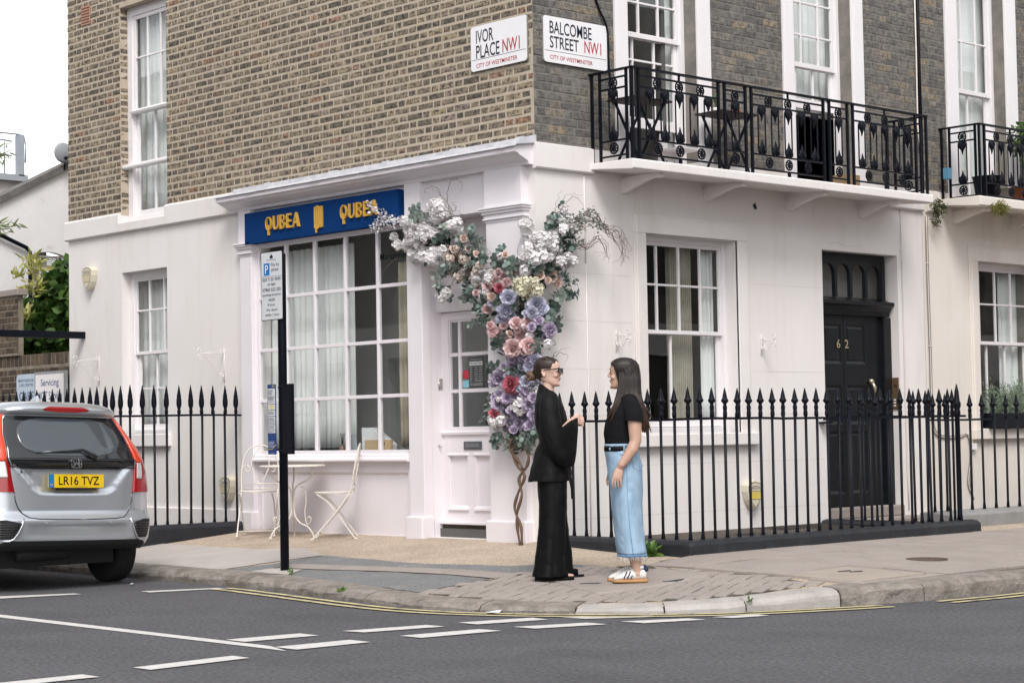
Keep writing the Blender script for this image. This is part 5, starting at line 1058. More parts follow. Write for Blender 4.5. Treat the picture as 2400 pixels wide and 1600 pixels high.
g=MB(); scatter_leaves(g,[(-10.0+rnd.gauss(0,.22),.1,3.95+rnd.gauss(0,.035)) for _ in range(70)]+[(-10.1+rnd.gauss(0,.15),.2,4.9+rnd.gauss(0,.05)) for _ in range(60)],.14,.02,rnd,-.3)
sp=thing('willow_twig','thin willow-like sprays hanging in from the left edge','plant',(-10.4,.15,3.9)); g.obj('leaves',leafmat('willow_leaf',(.12,.17,.05),(.25,.30,.10)),sp,recalc=False); MB().tube([(-11.2,.15,4.05),(-10.2,.12,3.98),(-9.85,.1,3.92)],.006,5).obj('twig',M['bark'],sp); MB().tube([(-11.2,.2,5.0),(-10.2,.2,4.92),(-9.95,.2,4.86)],.006,5).obj('twig',M['bark'],sp)
# ------------------------------------------------------------------ terraces across the two streets (reflected in the panes)
def terrace(label,F,a0,a1,h,seed):
    t=thing('opposite_terrace',label,'terrace',F((a0+a1)/2,0,0),'terraces across the street'); rn=random.Random(seed); ops=[]
    a=a0+1
    while a<a1-2:
        for z in (.9,4.2,7.2): ops.append((a,a+1.1,z,z+2.0))
        a+=2.4
    m_=MB(); wallgrid(m_,F,a0,a1,3.6,h,[o for o in ops if o[2]>3.6],.15); m_.obj('brick_wall',M['mortarR'],t,recalc=False); m_=MB(); wallgrid(m_,F,a0,a1,0,3.6,[o for o in ops if o[2]<3.6],.15); m_.obj('stucco_wall',M['stucco'],t,recalc=False)
    for o in ops: MB().box(F,o[0],o[1],-.2,-.14,o[2],o[3]).obj('window',M['dark'],t)
    MB().box(F,a0,a1,-6,-.3,h-.2,h).obj('roof',M['lead'],t)
terrace('brick and stucco terrace across Ivor Place, seen only mirrored in panes',lambda a,o,z:(a,-14.5+o,z),-40,4,10.5,1)
terrace('brick and stucco terrace across Balcombe Street, seen only mirrored in panes',lambda a,o,z:(16-o,a,z),-4,40,10.5,2)
# weeds and litter
WG=leafmat('weed_green',(.06,.13,.03),(.16,.26,.07))
def weed(label,x,y,n,l,seed,h=.05): bush('weed',label,'weed',[((x,y,zp(x,y)+h*.5),(h*1.3,h*1.3,h*.7))],n,l,l*.35,WG,seed=seed,up=.8)
weed('leafy green weed at the foot of the railing plinth by the woman in denim',1.42,-.13,46,.11,1,.07)
weed('small weed in the gutter against the kerb left of the women',.74,-2.80,18,.045,2,.02); weed('small weed in the kerb joint at the crossing right of the women',3.72,-1.62,14,.035,3,.012); weed('tiny grass tuft beside the parking post',-.80,-2.12,14,.035,4,.012); weed('tiny grass tuft on the tarmac patch near the kerb',-.66,-2.22,12,.04,6,.015)
LT=mat('white_paper',(.75,.75,.80),None,5,.8)
for lb,x,y,a in (('scrap of white paper in the gutter left of the pale kerb',2.44,-2.80,.3),('tiny white paper scrap on the road near the car',-2.0,-2.9,1.2)):
    g=MB(); k=.07 if x>0 else .03; g.add([(x+k*math.cos(a+i*1.57)*(1.6 if i%2 else .7),y+k*math.sin(a+i*1.57)*(1.6 if i%2 else .7),.012+.008*(i%2)) for i in range(4)]+[(x,y,.022)],[(0,1,4),(1,2,4),(2,3,4),(3,0,4)]); tag(g.obj('paper_scrap',LT),lb,'litter')
# ------------------------------------------------------------------ silver hatchback
def lerpt(T,z):
    for (a,x),(b,y) in zip(T,T[1:]):
        if z<=b: return x+(y-x)*max(0,(z-a))/(b-a)
    return T[-1][1]
CX,CY=-1.93,-3.445
WT=[(.31,.75),(.40,.785),(.6,.80),(.8,.80),(.95,.785),(1.05,.765),(1.15,.73),(1.25,.685),(1.35,.635),(1.41,.60),(1.48,.55),(1.52,.47),(1.54,.34)]
FT=[(.31,.10),(.35,.045),(.40,.02),(.5,.0),(.56,.0),(.59,.03),(.63,.055),(.78,.06),(.98,.07),(1.06,.08),(1.14,.115),(1.425,.285),(1.435,.215),(1.48,.205),(1.52,.245),(1.54,.35)]
FF=[(.31,3.85),(.6,3.95),(.8,3.9),(.93,3.55),(1.0,3.1),(1.2,2.75),(1.43,2.25),(1.52,1.9),(1.54,1.6)]
DC,NC=.40,4.5
def sstep(a,b,x): t_=max(0,min(1,(x-a)/(b-a))); return t_*t_*(3-2*t_)
def rec(s,z):                                        # number plate recess in the tailgate
    hw=.30+.22*(z-.78)/.24
    return .028*sstep(.76,.81,z)*(1-sstep(1.0,1.03,z))*(1-sstep(hw-.0,hw+.05,abs(s)))+.018*sstep(.40,.43,z)*(1-sstep(.50,.54,z))*(1-sstep(.44,.52,abs(s)))
TILT=lambda x,s,z:(x,CY+s,z+.032*(.70-s)*(1 if z>-1 else 0))
def csurf(u,z,e=0):
    w=lerpt(WT,z); a=abs(u)*math.pi/2; s=w*math.sin(a)**(2/NC)*(1 if u>=0 else -1); f=lerpt(FT,z)+DC*(1-math.cos(a)**(2/NC))+rec(s,z)
    return (f,s,z)
def cu(s,z): w=lerpt(WT,z); return (1 if s>=0 else -1)*math.asin(min(1,abs(s)/w)**(NC/2))/(math.pi/2)
def cpt(s,z,e=0):
    u=cu(s,z); p=Vector(csurf(u,z)); du=Vector(csurf(min(1,u+.01),z))-Vector(csurf(max(-1,u-.01),z)); dz=Vector(csurf(u,z+.006))-Vector(csurf(u,z-.006)); n=du.cross(dz)
    if n.length>1e-9: n.normalize()
    if n.x>0: n=-n
    q=p+n*e; return TILT(CX-q.x,q.y,q.z)
car=thing('parked_car','silver hatchback parked at the left kerb with a yellow number plate','car',(CX-2,CY,0))
def paint(name,c,rough=.28,metal=.75,coat=1):
    m,t,b=nm(name); b.inputs['Base Color'].default_value=c4(c); b.inputs['Metallic'].default_value=metal; b.inputs['Roughness'].default_value=rough; b.inputs['Coat Weight'].default_value=coat; b.inputs['Coat Roughness'].default_value=.06
    bumpn(t,b,noise(t,900,1,.5),.03,.0006); return m
SV=paint('silver_car_paint',(.54,.57,.61)); GB=paint('gloss_black_trim',(.006,.007,.009),.12,0,1); RB=mat('rough_black_plastic',(.012,.012,.013),None,30,.6,bump=.4,bscale=300,bdist=.003)
CG=paint('car_glass',(.045,.055,.065),.03,0,1); RL=paint('red_lens',(.28,.003,.005),.15,0,.5); OL=paint('orange_red_lens',(.60,.040,.008),.15,0,.5); WL=paint('clear_lens',(.55,.53,.52),.1,.2,1); CH=paint('chrome',(.62,.63,.65),.12,1,0)
rows=[]; zs=[.31+i*(1.54-.31)/66 for i in range(67)]
for z in zs:
    w=lerpt(WT,z); ff=lerpt(FF,z); r=[]
    for k in range(57): u=-1+2*k/56; f,s,_=csurf(u,z); r.append(TILT(CX-f,s,z))
    fr=lerpt(FT,z)+DC; fe=ff-.5; wm=w*1.055
    for k in range(1,8): t_=k/8; r.append(TILT(CX-(fr+(fe-fr)*t_),wm*min(1,.947+.2*t_*4*(1-t_)*.35+.02) if 0 else w+(wm-w)*math.sin(math.pi*t_),z))
    for k in range(17): a=math.pi/2*(1-k/8); sn=math.sin(a); co=math.cos(a); r.append(TILT(CX-(fe+.5*abs(co)**.5),w*(abs(sn)**.55)*(1 if sn>=0 else -1),z))
    for k in range(7,0,-1): t_=k/8; r.append(TILT(CX-(fr+(fe-fr)*t_),-(w+(wm-w)*math.sin(math.pi*t_)),z))
    rows.append(r)
g=MB().grid(rows,True,True); n_=len(rows[0]); L0=(len(rows)-1)*n_; g.f+=[tuple(range(n_)),tuple(range(L0,L0+n_))]; g.s+=[False,True]; g.obj('body',SV,car)
def patch(name,spec,e,m,parent=car,ns=14,thick=.004,sub=8):   # spec rows: (z, s0, s1), interpolated
    rw=[]
    for (z0,a0,b0),(z1,a1,b1) in zip(spec,spec[1:]):
        for k in range(sub+(1 if (z1,a1,b1)==spec[-1] else 0)):
            t_=k/sub; z=z0+(z1-z0)*t_; a=a0+(a1-a0)*t_; b=b0+(b1-b0)*t_; lim=lerpt(WT,z)*.9995; a=max(-lim,min(lim,a)); b=max(-lim,min(lim,b))
            ua,ub=cu(a,z),cu(b,z); row=[]
            for i in range(ns+1): 
                s=a+(b-a)*i/ns
                if abs(b)>.6*lim or abs(a)>.6*lim:
                    u=ua+(ub-ua)*i/ns; w=lerpt(WT,z); s=w*math.sin(abs(u)*math.pi/2)**(2/NC)*(1 if u>=0 else -1)
                row.append(cpt(s,z,e))
            rw.append(row)
    return MB().grid(rw).obj(name,m,parent,solid=thick)
bw=patch('tailgate_glass',[(1.06,-.595,.595),(1.10,-.588,.588),(1.25,-.568,.568),(1.38,-.525,.525),(1.425,-.49,.49)],.004,GB,ns=24); patch('rear_window',[(1.24-.155*math.cos(math.pi*k/14),-(.475-.02*k/14)*max(.02,math.sin(math.pi*k/14))**.38,(.49-.03*k/14)*max(.02,math.sin(math.pi*k/14))**.42) for k in range(15)],.0075,CG,bw,24,.004,2)
patch('tailgate_garnish',[(.975,-.40,.40),(.99,-.58,.58),(1.058,-.60,.60)],.012,GB,ns=24,thick=.016)
for sg in (-1,1):
    o=lambda sp:[(z,sg*a,sg*b) for z,a,b in sp]
    lm=patch('tail_lamp',o([(.785,.55,.72),(.80,.555,.80),(.90,.57,.80),(1.04,.585,.80)]),.006,RL,ns=12,thick=.012)
    patch('lens',o([(.90,.60,.66),(1.0,.61,.668),(1.03,.615,.66)]),.014,WL,lm,8)
    patch('light_bar',o([(1.04,.60,.80),(1.10,.592,.80),(1.25,.572,.80),(1.38,.53,.62),(1.415,.51,.55)]),.006,OL,lm,12,.012)
    gr=patch('bumper_grille',o([(.405,.60,.68),(.42,.575,.70),(.50,.535,.715),(.535,.52,.715),(.56,.64,.72)]),.003,RB,ns=8,thick=.004)
    for k in range(6): patch('grille_bar',o([(.425+k*.02,.575-k*.009,.71),(.431+k*.02,.572-k*.009,.71)]),.006,GB,gr,6,.003,1)
    MB().tube([cpt(sg*a,z,.004) for a,z in bez2([(.49,.575),(.51,.50),(.56,.41),(.60,.385),(.68,.385),(.715,.41)])] if 0 else [cpt(sg*a,z,.003) for a,z in ((.50,.57),(.515,.52),(.54,.46),(.575,.405),(.61,.39),(.69,.392))],.010,6).obj('grille_surround',SV,gr)
    p=cpt(sg*.30,.535,.002); MB().lathe([(0,-.004),(.011,-.003),(.012,.004)],p,10,ax='x').obj('parking_sensor',SV,car)
    MB().tube([cpt(sg*s,z,.0015) for s,z in ((.55,.785),(.545,.72),(.525,.66),(.49,.61),(.44,.577),(.36,.567),(.2,.563),(0,.562))],.0045,6).obj('tailgate_seam',GB,car)
patch('lower_valance',[(.312,-.72,.72),(.365,-.68,.68),(.39,-.62,.62)],.004,RB,ns=24)
patch('brake_light',[(1.452,-.10,.10),(1.46,-.20,.20),(1.475,-.22,.22),(1.49,-.15,.15)],.005,RL,ns=16)
FN=lambda a,o,z:TILT(CX-.055+o,a,z)                 # frame on the tailgate
pl=MB().box(FN,-.26,.26,0,.012,.822,.933).obj('number_plate',mat('plate_yellow',(.72,.47,.012),None,6,.4),car,bevel=.002); MB().box(FN,-.26,-.208,.012,.0135,.822,.933).obj('blue_band',mat('plate_blue',(.01,.16,.42),None,6,.4),pl)
g=MB(); fit_text(g,FN,'LR16 TVZ',-.165,.215,.845,.917,.0135); fit_text(g,FN,'www.crownhonda.co.uk',-.03,.10,.832,.836,.0135); g.obj('registration',M['black'],pl); g=MB(); fit_text(g,FN,'GB',-.246,-.222,.842,.853,.0145); g.obj('country_code',AYL,pl)
MB().box(FN,-.19,.19,-.01,.010,.805,.8215).obj('plate_holder',GB,pl)
FE=lambda a,o,z:TILT(CX-.072+.024+o,a,z)
g=MB(); R1=rrect(-.050,.050,.985,1.065,.022); R2=rrect(-.042,.042,.993,1.057,.017); n_=len(R1)
g.add([FE(a,0,z) for a,z in R1]+[FE(a,.012,z) for a,z in R1]+[FE(a,.012,z) for a,z in R2]+[FE(a,0,z) for a,z in R2],[(i,(i+1)%n_,n_+(i+1)%n_,n_+i) for i in range(n_)]+[(n_+i,n_+(i+1)%n_,2*n_+(i+1)%n_,2*n_+i) for i in range(n_)]+[(2*n_+i,2*n_+(i+1)%n_,3*n_+(i+1)%n_,3*n_+i) for i in range(n_)])
for sg in (-1,1): g.prism(FE,[(sg*.034,1.058),(sg*.022,1.058),(sg*.016,.992),(sg*.028,.992)],0,.012)
g.box(FE,-.02,.02,0,.011,1.018,1.032); g.obj('badge',CH,car)
FJ=lambda a,o,z:cpt(a,z,.009)
g=MB(); fit_text(g,FJ,'JAZZ',-.52,-.375,.925,.962,.012); ob=g.obj('model_badge',CH,car)
MB().tube([cpt(s,z,e) for s,z,e in ((.20,1.045,.03),(.18,1.075,.035),(.08,1.125,.034),(-.05,1.115,.026),(-.34,1.105,.016))],[.022,.02,.013,.009,.005],6,flat=.7).obj('wiper',GB,car)
FA=lambda a,o,z:TILT(CX-.55+a,o-.06,z); 
MB().add([FA(0,-.03,1.525),FA(0,.03,1.525),FA(-.16,.028,1.535),FA(-.16,-.028,1.535),FA(-.02,-.004,1.60),FA(-.02,.004,1.60),FA(-.07,.004,1.59),FA(-.07,-.004,1.59)],[(0,1,5,4),(1,2,6,5),(2,3,7,6),(3,0,4,7),(4,5,6,7)]).obj('aerial_fin',SV,car,bevel=.006)
for f in (.68,3.2):
    for s in (-.70,.70):
        tx=CX-f; wv=part('wheel',car,(tx,CY+s,.30)); MB().lathe([(.19,-.095),(.27,-.098),(.297,-.08),(.302,-.05),(.296,-.047),(.302,-.04),(.302,-.01),(.296,-.006),(.302,.0),(.302,.04),(.296,.045),(.302,.05),(.297,.08),(.27,.098),(.19,.095)],(tx,CY+s,.302),32,ax='y').obj('tyre',mat('tyre_rubber',(.012,.012,.012),None,20,.85) if f<1 and s<0 else bpy.data.materials['tyre_rubber'],wv)
        MB().lathe([(0,.04 if s>0 else -.04),(.12,.05 if s>0 else -.05),(.185,.085 if s>0 else -.085),(.20,.09 if s>0 else -.09)],(tx,CY+s,.302),24,ax='y').obj('rim',CH,wv)
MB().box(FW,CX-3.6,CX-.40,CY-.60,CY+.56,.19,.36).obj('underbody',RB,car); MB().lathe([(.03,-.25),(.06,-.23),(.06,.23),(.03,.25)],(CX-.36,CY-.15,.30),14,ax='y').obj('silencer',mat('exhaust_steel',(.03,.03,.03),None,9,.6,metal=.3),car)  # underbody box, its black also imitating the shadow beneath the car
for s in (-1,1):
    rw=[]
    for z in (1.02,1.15,1.28,1.42):
        w=lerpt(WT,z); wm=w*1.055; fr=lerpt(FT,z)+DC+.15; fe=lerpt(FF,z)-.55; r=[]
        for k in range(9):
            t_=k/8; f=fr+(fe-fr)*t_; tt=(f-(fr-.15))/((fe+.05)-(fr-.15)); r.append(TILT(CX-f,s*(w+(wm-w)*math.sin(math.pi*tt)+.006),z))
        rw.append(r)
    MB().grid(rw).obj('side_window',CG,car,solid=.004)
# ------------------------------------------------------------------ people
def skinmat(name,c):
    m,t,b=nm(name); b.inputs['Roughness'].default_value=.5; b.inputs['Subsurface Weight'].default_value=.12; b.inputs['Subsurface Radius'].default_value=(.012,.005,.003)
    col=ramp(t,noise(t,28,4,.6),[(.3,tuple(x*.9 for x in c)),(.7,c)]); t.links.new(col,b.inputs['Base Color']); return m
def clothmat(name,c,c2,rough=.75,sheen=0,sc=(1,1,1),scale=30,bump=.15,bscale=300):
    m=mat(name,c,c2,scale,rough,sc=sc,bump=bump,bscale=bscale,bdist=.003,spec=.12,sheen=sheen); return m
def hairmat(name,c1,c2,tip=None,zt=1.2,zb=1.6):
    m,t,b=nm(name); b.inputs['Roughness'].default_value=.42; b.inputs['Specular IOR Level'].default_value=.32
    n1=noise(t,150,4,.6,sc=(1,1,.03)); col=ramp(t,n1,[(.3,c2),(.7,c1)])
    if tip:
        tc=N(t,'ShaderNodeTexCoord'); sx=N(t,'ShaderNodeSeparateXYZ'); t.links.new(tc.outputs['Object'],sx.inputs[0]); mr=N(t,'ShaderNodeMapRange'); mr.inputs[1].default_value=zb; mr.inputs[2].default_value=zt; t.links.new(sx.outputs['Z'],mr.inputs[0])
        mm=N(t,'ShaderNodeMath',operation='MULTIPLY'); t.links.new(mr.outputs[0],mm.inputs[0]); t.links.new(noise(t,30,3,.6,sc=(1,1,.08)),mm.inputs[1]); col=mix(t,mm.outputs[0],col,tip)
    t.links.new(col,b.inputs['Base Color']); bumpn(t,b,noise(t,260,3,.6,sc=(1,1,.02)),.35,.004); return m
def ringloft(mb,rings,n=20,folds=0,amp=0,seed=0,cap=True,power=1):
    rn=random.Random(seed); ph=rn.random()*6; rows=[]
    for i,(c,A,B) in enumerate(rings):
        c,A,B=Vector(c),Vector(A),Vector(B); t_=i/max(1,len(rings)-1); row=[]
        for k in range(n):
            a=2*math.pi*k/n; f=1+(amp*(t_**power)*math.sin(folds*a+ph+1.3*t_) if folds else 0)+(amp*.5*(t_**power)*math.sin((folds*2+1)*a+ph*2) if folds else 0); row.append(c+A*(math.cos(a)*f)+B*(math.sin(a)*f))
        rows.append(row)
    mb.grid(rows,True,True); m_=len(rings); b0=len(mb.v)-m_*n
    if cap: mb.f+=[tuple(b0+k for k in range(n-1,-1,-1)),tuple(b0+(m_-1)*n+k for k in range(n))]; mb.s+=[True,True]
    return mb
def hr(z,x,y,rx,ry): return ((x,y,z),(rx,0,0),(0,ry,0))
HEAD=[(0,.070,.030,.026),(.008,.085,.012,.036),(.02,.0915,-.008,.045),(.034,.085,-.03,.052),(.047,.0885,-.055,.056),(.058,.088,-.07,.058),(.068,.0885,-.08,.060),(.082,.087,-.088,.064),(.10,.088,-.094,.068),(.12,.087,-.098,.071),(.138,.092,-.101,.0735),(.155,.0925,-.102,.0745),(.172,.087,-.099,.072),(.188,.076,-.092,.066),(.203,.056,-.078,.054),(.214,.032,-.056,.036),(.220,.005,-.02,.010)]
def headpt(ca,sa,xf,xb,hw,c):
    # blunt face in front, rounder at the back
    cx=.5*(xf+xb)-.008; 
    if ca>=0: x=cx+(xf-cx)*ca**.8 ; y=hw*(abs(sa)**.9)*(1 if sa>=0 else -1)
    else: x=cx-(cx-xb)*abs(ca)**.85; y=hw*(abs(sa)**.85)*(1 if sa>=0 else -1)
    return Vector((x,y,0))
def head(mb,org,yaw,n=28,glasses=False):
    Rz=Matrix.Rotation(yaw,3,'Z'); O=Vector(org); P=lambda x,y,z:O+Rz@Vector((x,y,z))
    rows=[]
    for z,xf,xb,hw in HEAD:
        rows.append([O+Rz@(headpt(math.cos(2*math.pi*k/n),math.sin(2*math.pi*k/n),xf,xb,hw,0)+Vector((0,0,z))) for k in range(n)])
    mb.grid(rows,True,True); m_=len(rows); b0=len(mb.v)-m_*n; mb.f+=[tuple(b0+k for k in range(n-1,-1,-1)),tuple(b0+(m_-1)*n+k for k in range(n))]; mb.s+=[True,True]
    ell=lambda c,r:ringloft(mb,[(P(c[0],c[1],c[2]+r[2]*math.sin(t_)),Rz@Vector((r[0]*math.cos(t_),0,0)),Rz@Vector((0,r[1]*math.cos(t_),0))) for t_ in (-1.45,-1.0,-.5,0,.5,1.0,1.45)],12)
    # nose
    mb.tube([P(.080,0,.138),P(.088,0,.122),P(.098,0,.106),P(.1035,0,.095),P(.092,0,.088)],[.009,.0095,.011,.0105,.007],8)
    for s in (-1,1): ell((.090,s*.0095,.090),(.011,.0075,.007)); ell((.070,s*.030,.120),(.020,.016,.012)); ell((.064,s*.033,.085),(.026,.024,.024)); ell((.079,s*.026,.139),(.014,.022,.006))
    ell((.0885,0,.0635),(.0095,.020,.0045)); ell((.0875,0,.0535),(.0095,.018,.0052)); ell((.082,0,.014),(.014,.018,.014))
    for s in (-1,1):  # ears
        ell((-.012,s*.073,.098),(.017,.006,.030)); mb.tube([P(-.002,s*.076,.075),P(-.014,s*.081,.082),P(-.028,s*.082,.105),P(-.022,s*.081,.125),P(-.006,s*.078,.125),P(.002,s*.075,.112)],.0045,6)
    return P,Rz
def finger(mb,p0,d1,d2,d3,l,r):
    p0=Vector(p0); p1=p0+Vector(d1).normalized()*l*.45; p2=p1+Vector(d2).normalized()*l*.32; p3=p2+Vector(d3).normalized()*l*.25; mb.tube([p0,p1,p2,p3],[r,r*.95,r*.86,r*.65],7)
def bodyobj(mb,m,t,vox=.0042):
    o=lpart(mb,'body',m,t); k=o.modifiers.new('remesh','REMESH'); k.mode='VOXEL'; k.voxel_size=vox; k.use_smooth_shade=True
    k=o.modifiers.new('smooth','SMOOTH'); k.factor=.5; k.iterations=3; return o
def cloth(mb,name,m,t,sub=1,disp=0,dsize=.12,solid=0):
    o=lpart(mb,name,m,t)
    if solid: k=o.modifiers.new('solid','SOLIDIFY'); k.thickness=solid; k.offset=0
    if sub: k=o.modifiers.new('sub','SUBSURF'); k.levels=sub; k.render_levels=sub
    if disp:
        tx=bpy.data.textures.new('folds','CLOUDS'); tx.noise_scale=dsize; tx.noise_depth=2; k=o.modifiers.new('disp','DISPLACE'); k.texture=tx; k.strength=disp; k.mid_level=.5; k.texture_coords='LOCAL'
    return o
def hairshell(mb,P,Rz,off,keep,n=120,rows=100):
    Z=[]; 
    def sec(z):
        for a,b in zip(HEAD,HEAD[1:]):
            if a[0]<=z<=b[0]: t_=(z-a[0])/(b[0]-a[0]); return [a[i]+(b[i]-a[i])*t_ for i in range(4)]
        return HEAD[-1]
    R=[]
    for i in range(rows+1):
        z=.02+(.2199-.02)*i/rows; _,xf,xb,hw=sec(z); zz=z+off*max(0,(z-.15)/.07); R.append([(headpt(math.cos(2*math.pi*k/n),math.sin(2*math.pi*k/n),xf+off,xb-off*1.2,hw+off,0),zz) for k in range(n)])
    v=[P(p.x,p.y,z) for r in R for p,z in r]; f=[]
    for i in range(rows):
        for k in range(n):
            q=(i*n+k,i*n+(k+1)%n,(i+1)*n+(k+1)%n,(i+1)*n+k); c=[R[j//n][j%n] for j in q]; x=sum(p.x for p,_ in c)/4; y=sum(p.y for p,_ in c)/4; z=sum(z for _,z in c)/4
            if keep(x,y,z): f.append(q)
    f.append(tuple(rows*n+k for k in range(n))); mb.add(v,f,True); return mb
SKA=skinmat('fair_skin',(.62,.40,.32)); SKB=skinmat('tanned_skin',(.52,.325,.245)); LIP=mat('lip_rose',(.42,.13,.13),None,30,.4)
BLK_=clothmat('black_crepe_cloth',(.0045,.0045,.005),(.007,.007,.0075),.6,0); BLT=clothmat('black_satin_trousers',(.0035,.0035,.004),(.006,.006,.0065),.5,0); BTE=clothmat('black_cotton_jersey',(.007,.007,.008),(.010,.010,.012),.9,0)
DEN=clothmat('pale_blue_denim',(.33,.455,.585),(.26,.375,.50),.9,0,(1,1,.5),16,.35,500); DND=clothmat('dark_denim_hem',(.10,.19,.33),(.14,.25,.40),.9,.2)
# --- woman in black
wx,wy=1.80,-1.58
t=thing('person','woman in black wrap jacket, wide trousers and sunglasses, hands clasped, hair in a bun','person'); t.location=(wx,wy,zp(wx,wy)+.010); t.rotation_euler=(0,0,YAW)
b=MB()
P,Rz=head(b,(-.032,0,1.447),R_(-16))
ringloft(b,[hr(1.30,-.03,0,.07,.10),hr(1.36,-.035,0,.058,.075),hr(1.40,-.038,0,.050,.053),hr(1.44,-.035,0,.047,.049),hr(1.48,-.030,0,.046,.048),hr(1.51,-.028,0,.045,.048)],16)
ringloft(b,[hr(.85,-.02,0,.10,.14),hr(1.0,-.01,0,.085,.12),hr(1.2,-.02,0,.095,.14),hr(1.32,-.03,0,.075,.15),hr(1.37,-.035,0,.05,.10)],16)
for s in (-1,1):
    b.tube([(-.035,s*.12,1.345),(-.03,s*.18,1.25),(.0,s*.205,1.08),(.09,s*.14,1.13),(.135,s*.055,1.185)],[.05,.045,.038,.034,.026],10)
    b.tube([(-.02,s*.085,.92),(-.01,s*.085,.5),(-.05,s*.085,.09),(-.05,s*.085,.05)],[.08,.055,.04,.04],10)
    ringloft(b,[((-.06,s*.085,.05),(0,.032,0),(0,0,.03)),((.0,s*.085,.05),(0,.036,0),(0,0,.028)),((.07,s*.085,.04),(0,.042,0),(0,0,.018)),((.10,s*.085,.036),(0,.04,0),(0,0,.012))],10)
    for i,(yy,l) in enumerate(((-.028,.035),(-.012,.03),(.002,.027),(.014,.024),(.025,.02))): b.tube([(.085,s*.085+s*yy,.036),(.10+l*.5,s*.085+s*yy,.036),(.10+l,s*.085+s*yy,.030)],[.011-.001*i,.0105-.001*i,.006],6)
# clasped hands
ringloft(b,[((.135,-.05,1.188),(0,.02,.006),(0,-.006,.026)),((.165,-.035,1.192),(.004,.018,0),(0,0,.036)),((.195,-.022,1.192),(.006,.014,0),(0,0,.037)),((.212,-.012,1.19),(.004,.010,0),(0,0,.030))],12)
ringloft(b,[((.135,.05,1.178),(0,.02,0),(0,.006,.026)),((.165,.030,1.180),(-.004,.018,0),(0,0,.036)),((.195,.014,1.180),(-.006,.014,0),(0,0,.037)),((.212,.004,1.178),(0,.010,0),(0,0,.030))],12)
for i in range(4):
    z=1.212-.017*i; finger(b,(.200,-.018,z),(.9,.5,.05),(.1,1,-.2),(-.9,.5,-.2),.068-.004*abs(i-1),.0082); finger(b,(.200,.012,z-.009),(.9,-.45,0),(.15,-1,-.2),(-.9,-.4,-.2),.068-.004*abs(i-1),.0082)
finger(b,(.155,-.030,1.218),(.85,.25,.45),(.9,.1,.2),(.8,0,-.2),.054,.0098); finger(b,(.150,.028,1.208),(.85,-.3,.4),(.9,-.2,.1),(.9,0,-.2),.054,.0098)
bodyobj(b,SKA,t)
g=MB()
for s,xo,yy in ((-1,-.035,-.088),(1,.03,.088)):
    ringloft(g,[hr(.94,-.02,yy*.75,.105,.085),hr(.80,-.02,yy*.9,.112,.092),hr(.62,-.012,yy,.104,.088),hr(.45,-.01+xo*.2,yy,.100,.088),hr(.28,-.012+xo*.6,yy,.104,.092),hr(.14,-.012+xo*.9,yy,.111,.098),hr(.055,-.012+xo*1.05,yy,.119,.103),hr(.032,-.012+xo*1.05,yy,.121,.105)],28,5,.085,11+s,False,1.3)
cloth(g,'wide_trousers',BLT,t,2,.024,.15,.003)
g=MB(); ringloft(g,[((-.040,0,1.418),(.058,0,-.055),(0,.060,0)),((-.038,0,1.398),(.066,0,-.045),(0,.098,0)),hr(1.375,-.036,0,.080,.150),hr(1.33,-.030,0,.098,.178),hr(1.25,-.022,0,.120,.178),hr(1.17,-.016,0,.122,.160),hr(1.10,-.010,0,.108,.142),hr(1.055,-.004,0,.098,.132),hr(1.02,-.006,0,.106,.140),hr(.95,-.014,0,.128,.158),hr(.86,-.020,0,.148,.178),hr(.78,-.026,0,.162,.190),hr(.735,-.030,0,.168,.196)],36,6,.035,5,False,2.5)
cloth(g,'wrap_jacket',BLK_,t,2,.026,.12,.004)
for s in (-1,1):
    g=MB(); q=s
    ringloft(g,[((-.03,s*.115,1.37),(.062,0,0),(0,s*.03,.05)),((-.032,s*.175,1.31),(.072,0,0),(0,s*.052,.052)),((-.03,s*.205,1.20),(.080,0,.01),(0,s*.05,.01)),((-.012,s*.22,1.08),(.078,0,.062),(0,s*.055,0)),((.03,s*.215,1.015),(.035,0,.128),(0,s*.055,0)),((.085,s*.19,1.005),(.015,s*-.01,.165),(s*.0,s*.052,0)),((.135,s*.15,1.02),(.012,s*-.01,.178),(0,s*.048,0)),((.168,s*.10,1.035),(.015,s*-.008,.172),(.01,s*.040,0))],24,4,.05,21+s,False)
    cloth(g,'kimono_sleeve',BLK_,t,2,.024,.11,.004)
g=MB()
for s in (-1,1): g.tube(bez([(-.085,s*.02,1.455),(-.06,s*.055,1.435),(.0,s*.070,1.385),(.055,s*.05,1.31),(.09,s*.015,1.22),(.10,-s*.02,1.14)],5),[.012]*20+[.014]*6 if 0 else .013,8,flat=1.0)
cloth(g,'lapel',BLK_,t,0)
g=MB().prism(lambda a,o,z:(a,o,z),[(.03,1.385),(.065,1.325),(.105,1.235),(.09,1.22),(.03,1.30)],-.028,.028); cloth(g,'neckline_skin',SKA,t,0)
g=MB().tube([(.10,-.14,.80),(.12,-.15,.74),(.13,-.15,.68),(.125,-.15,.605)],[.012,.014,.012,.005],6,flat=.4); cloth(g,'belt_tie',BLK_,t,0)
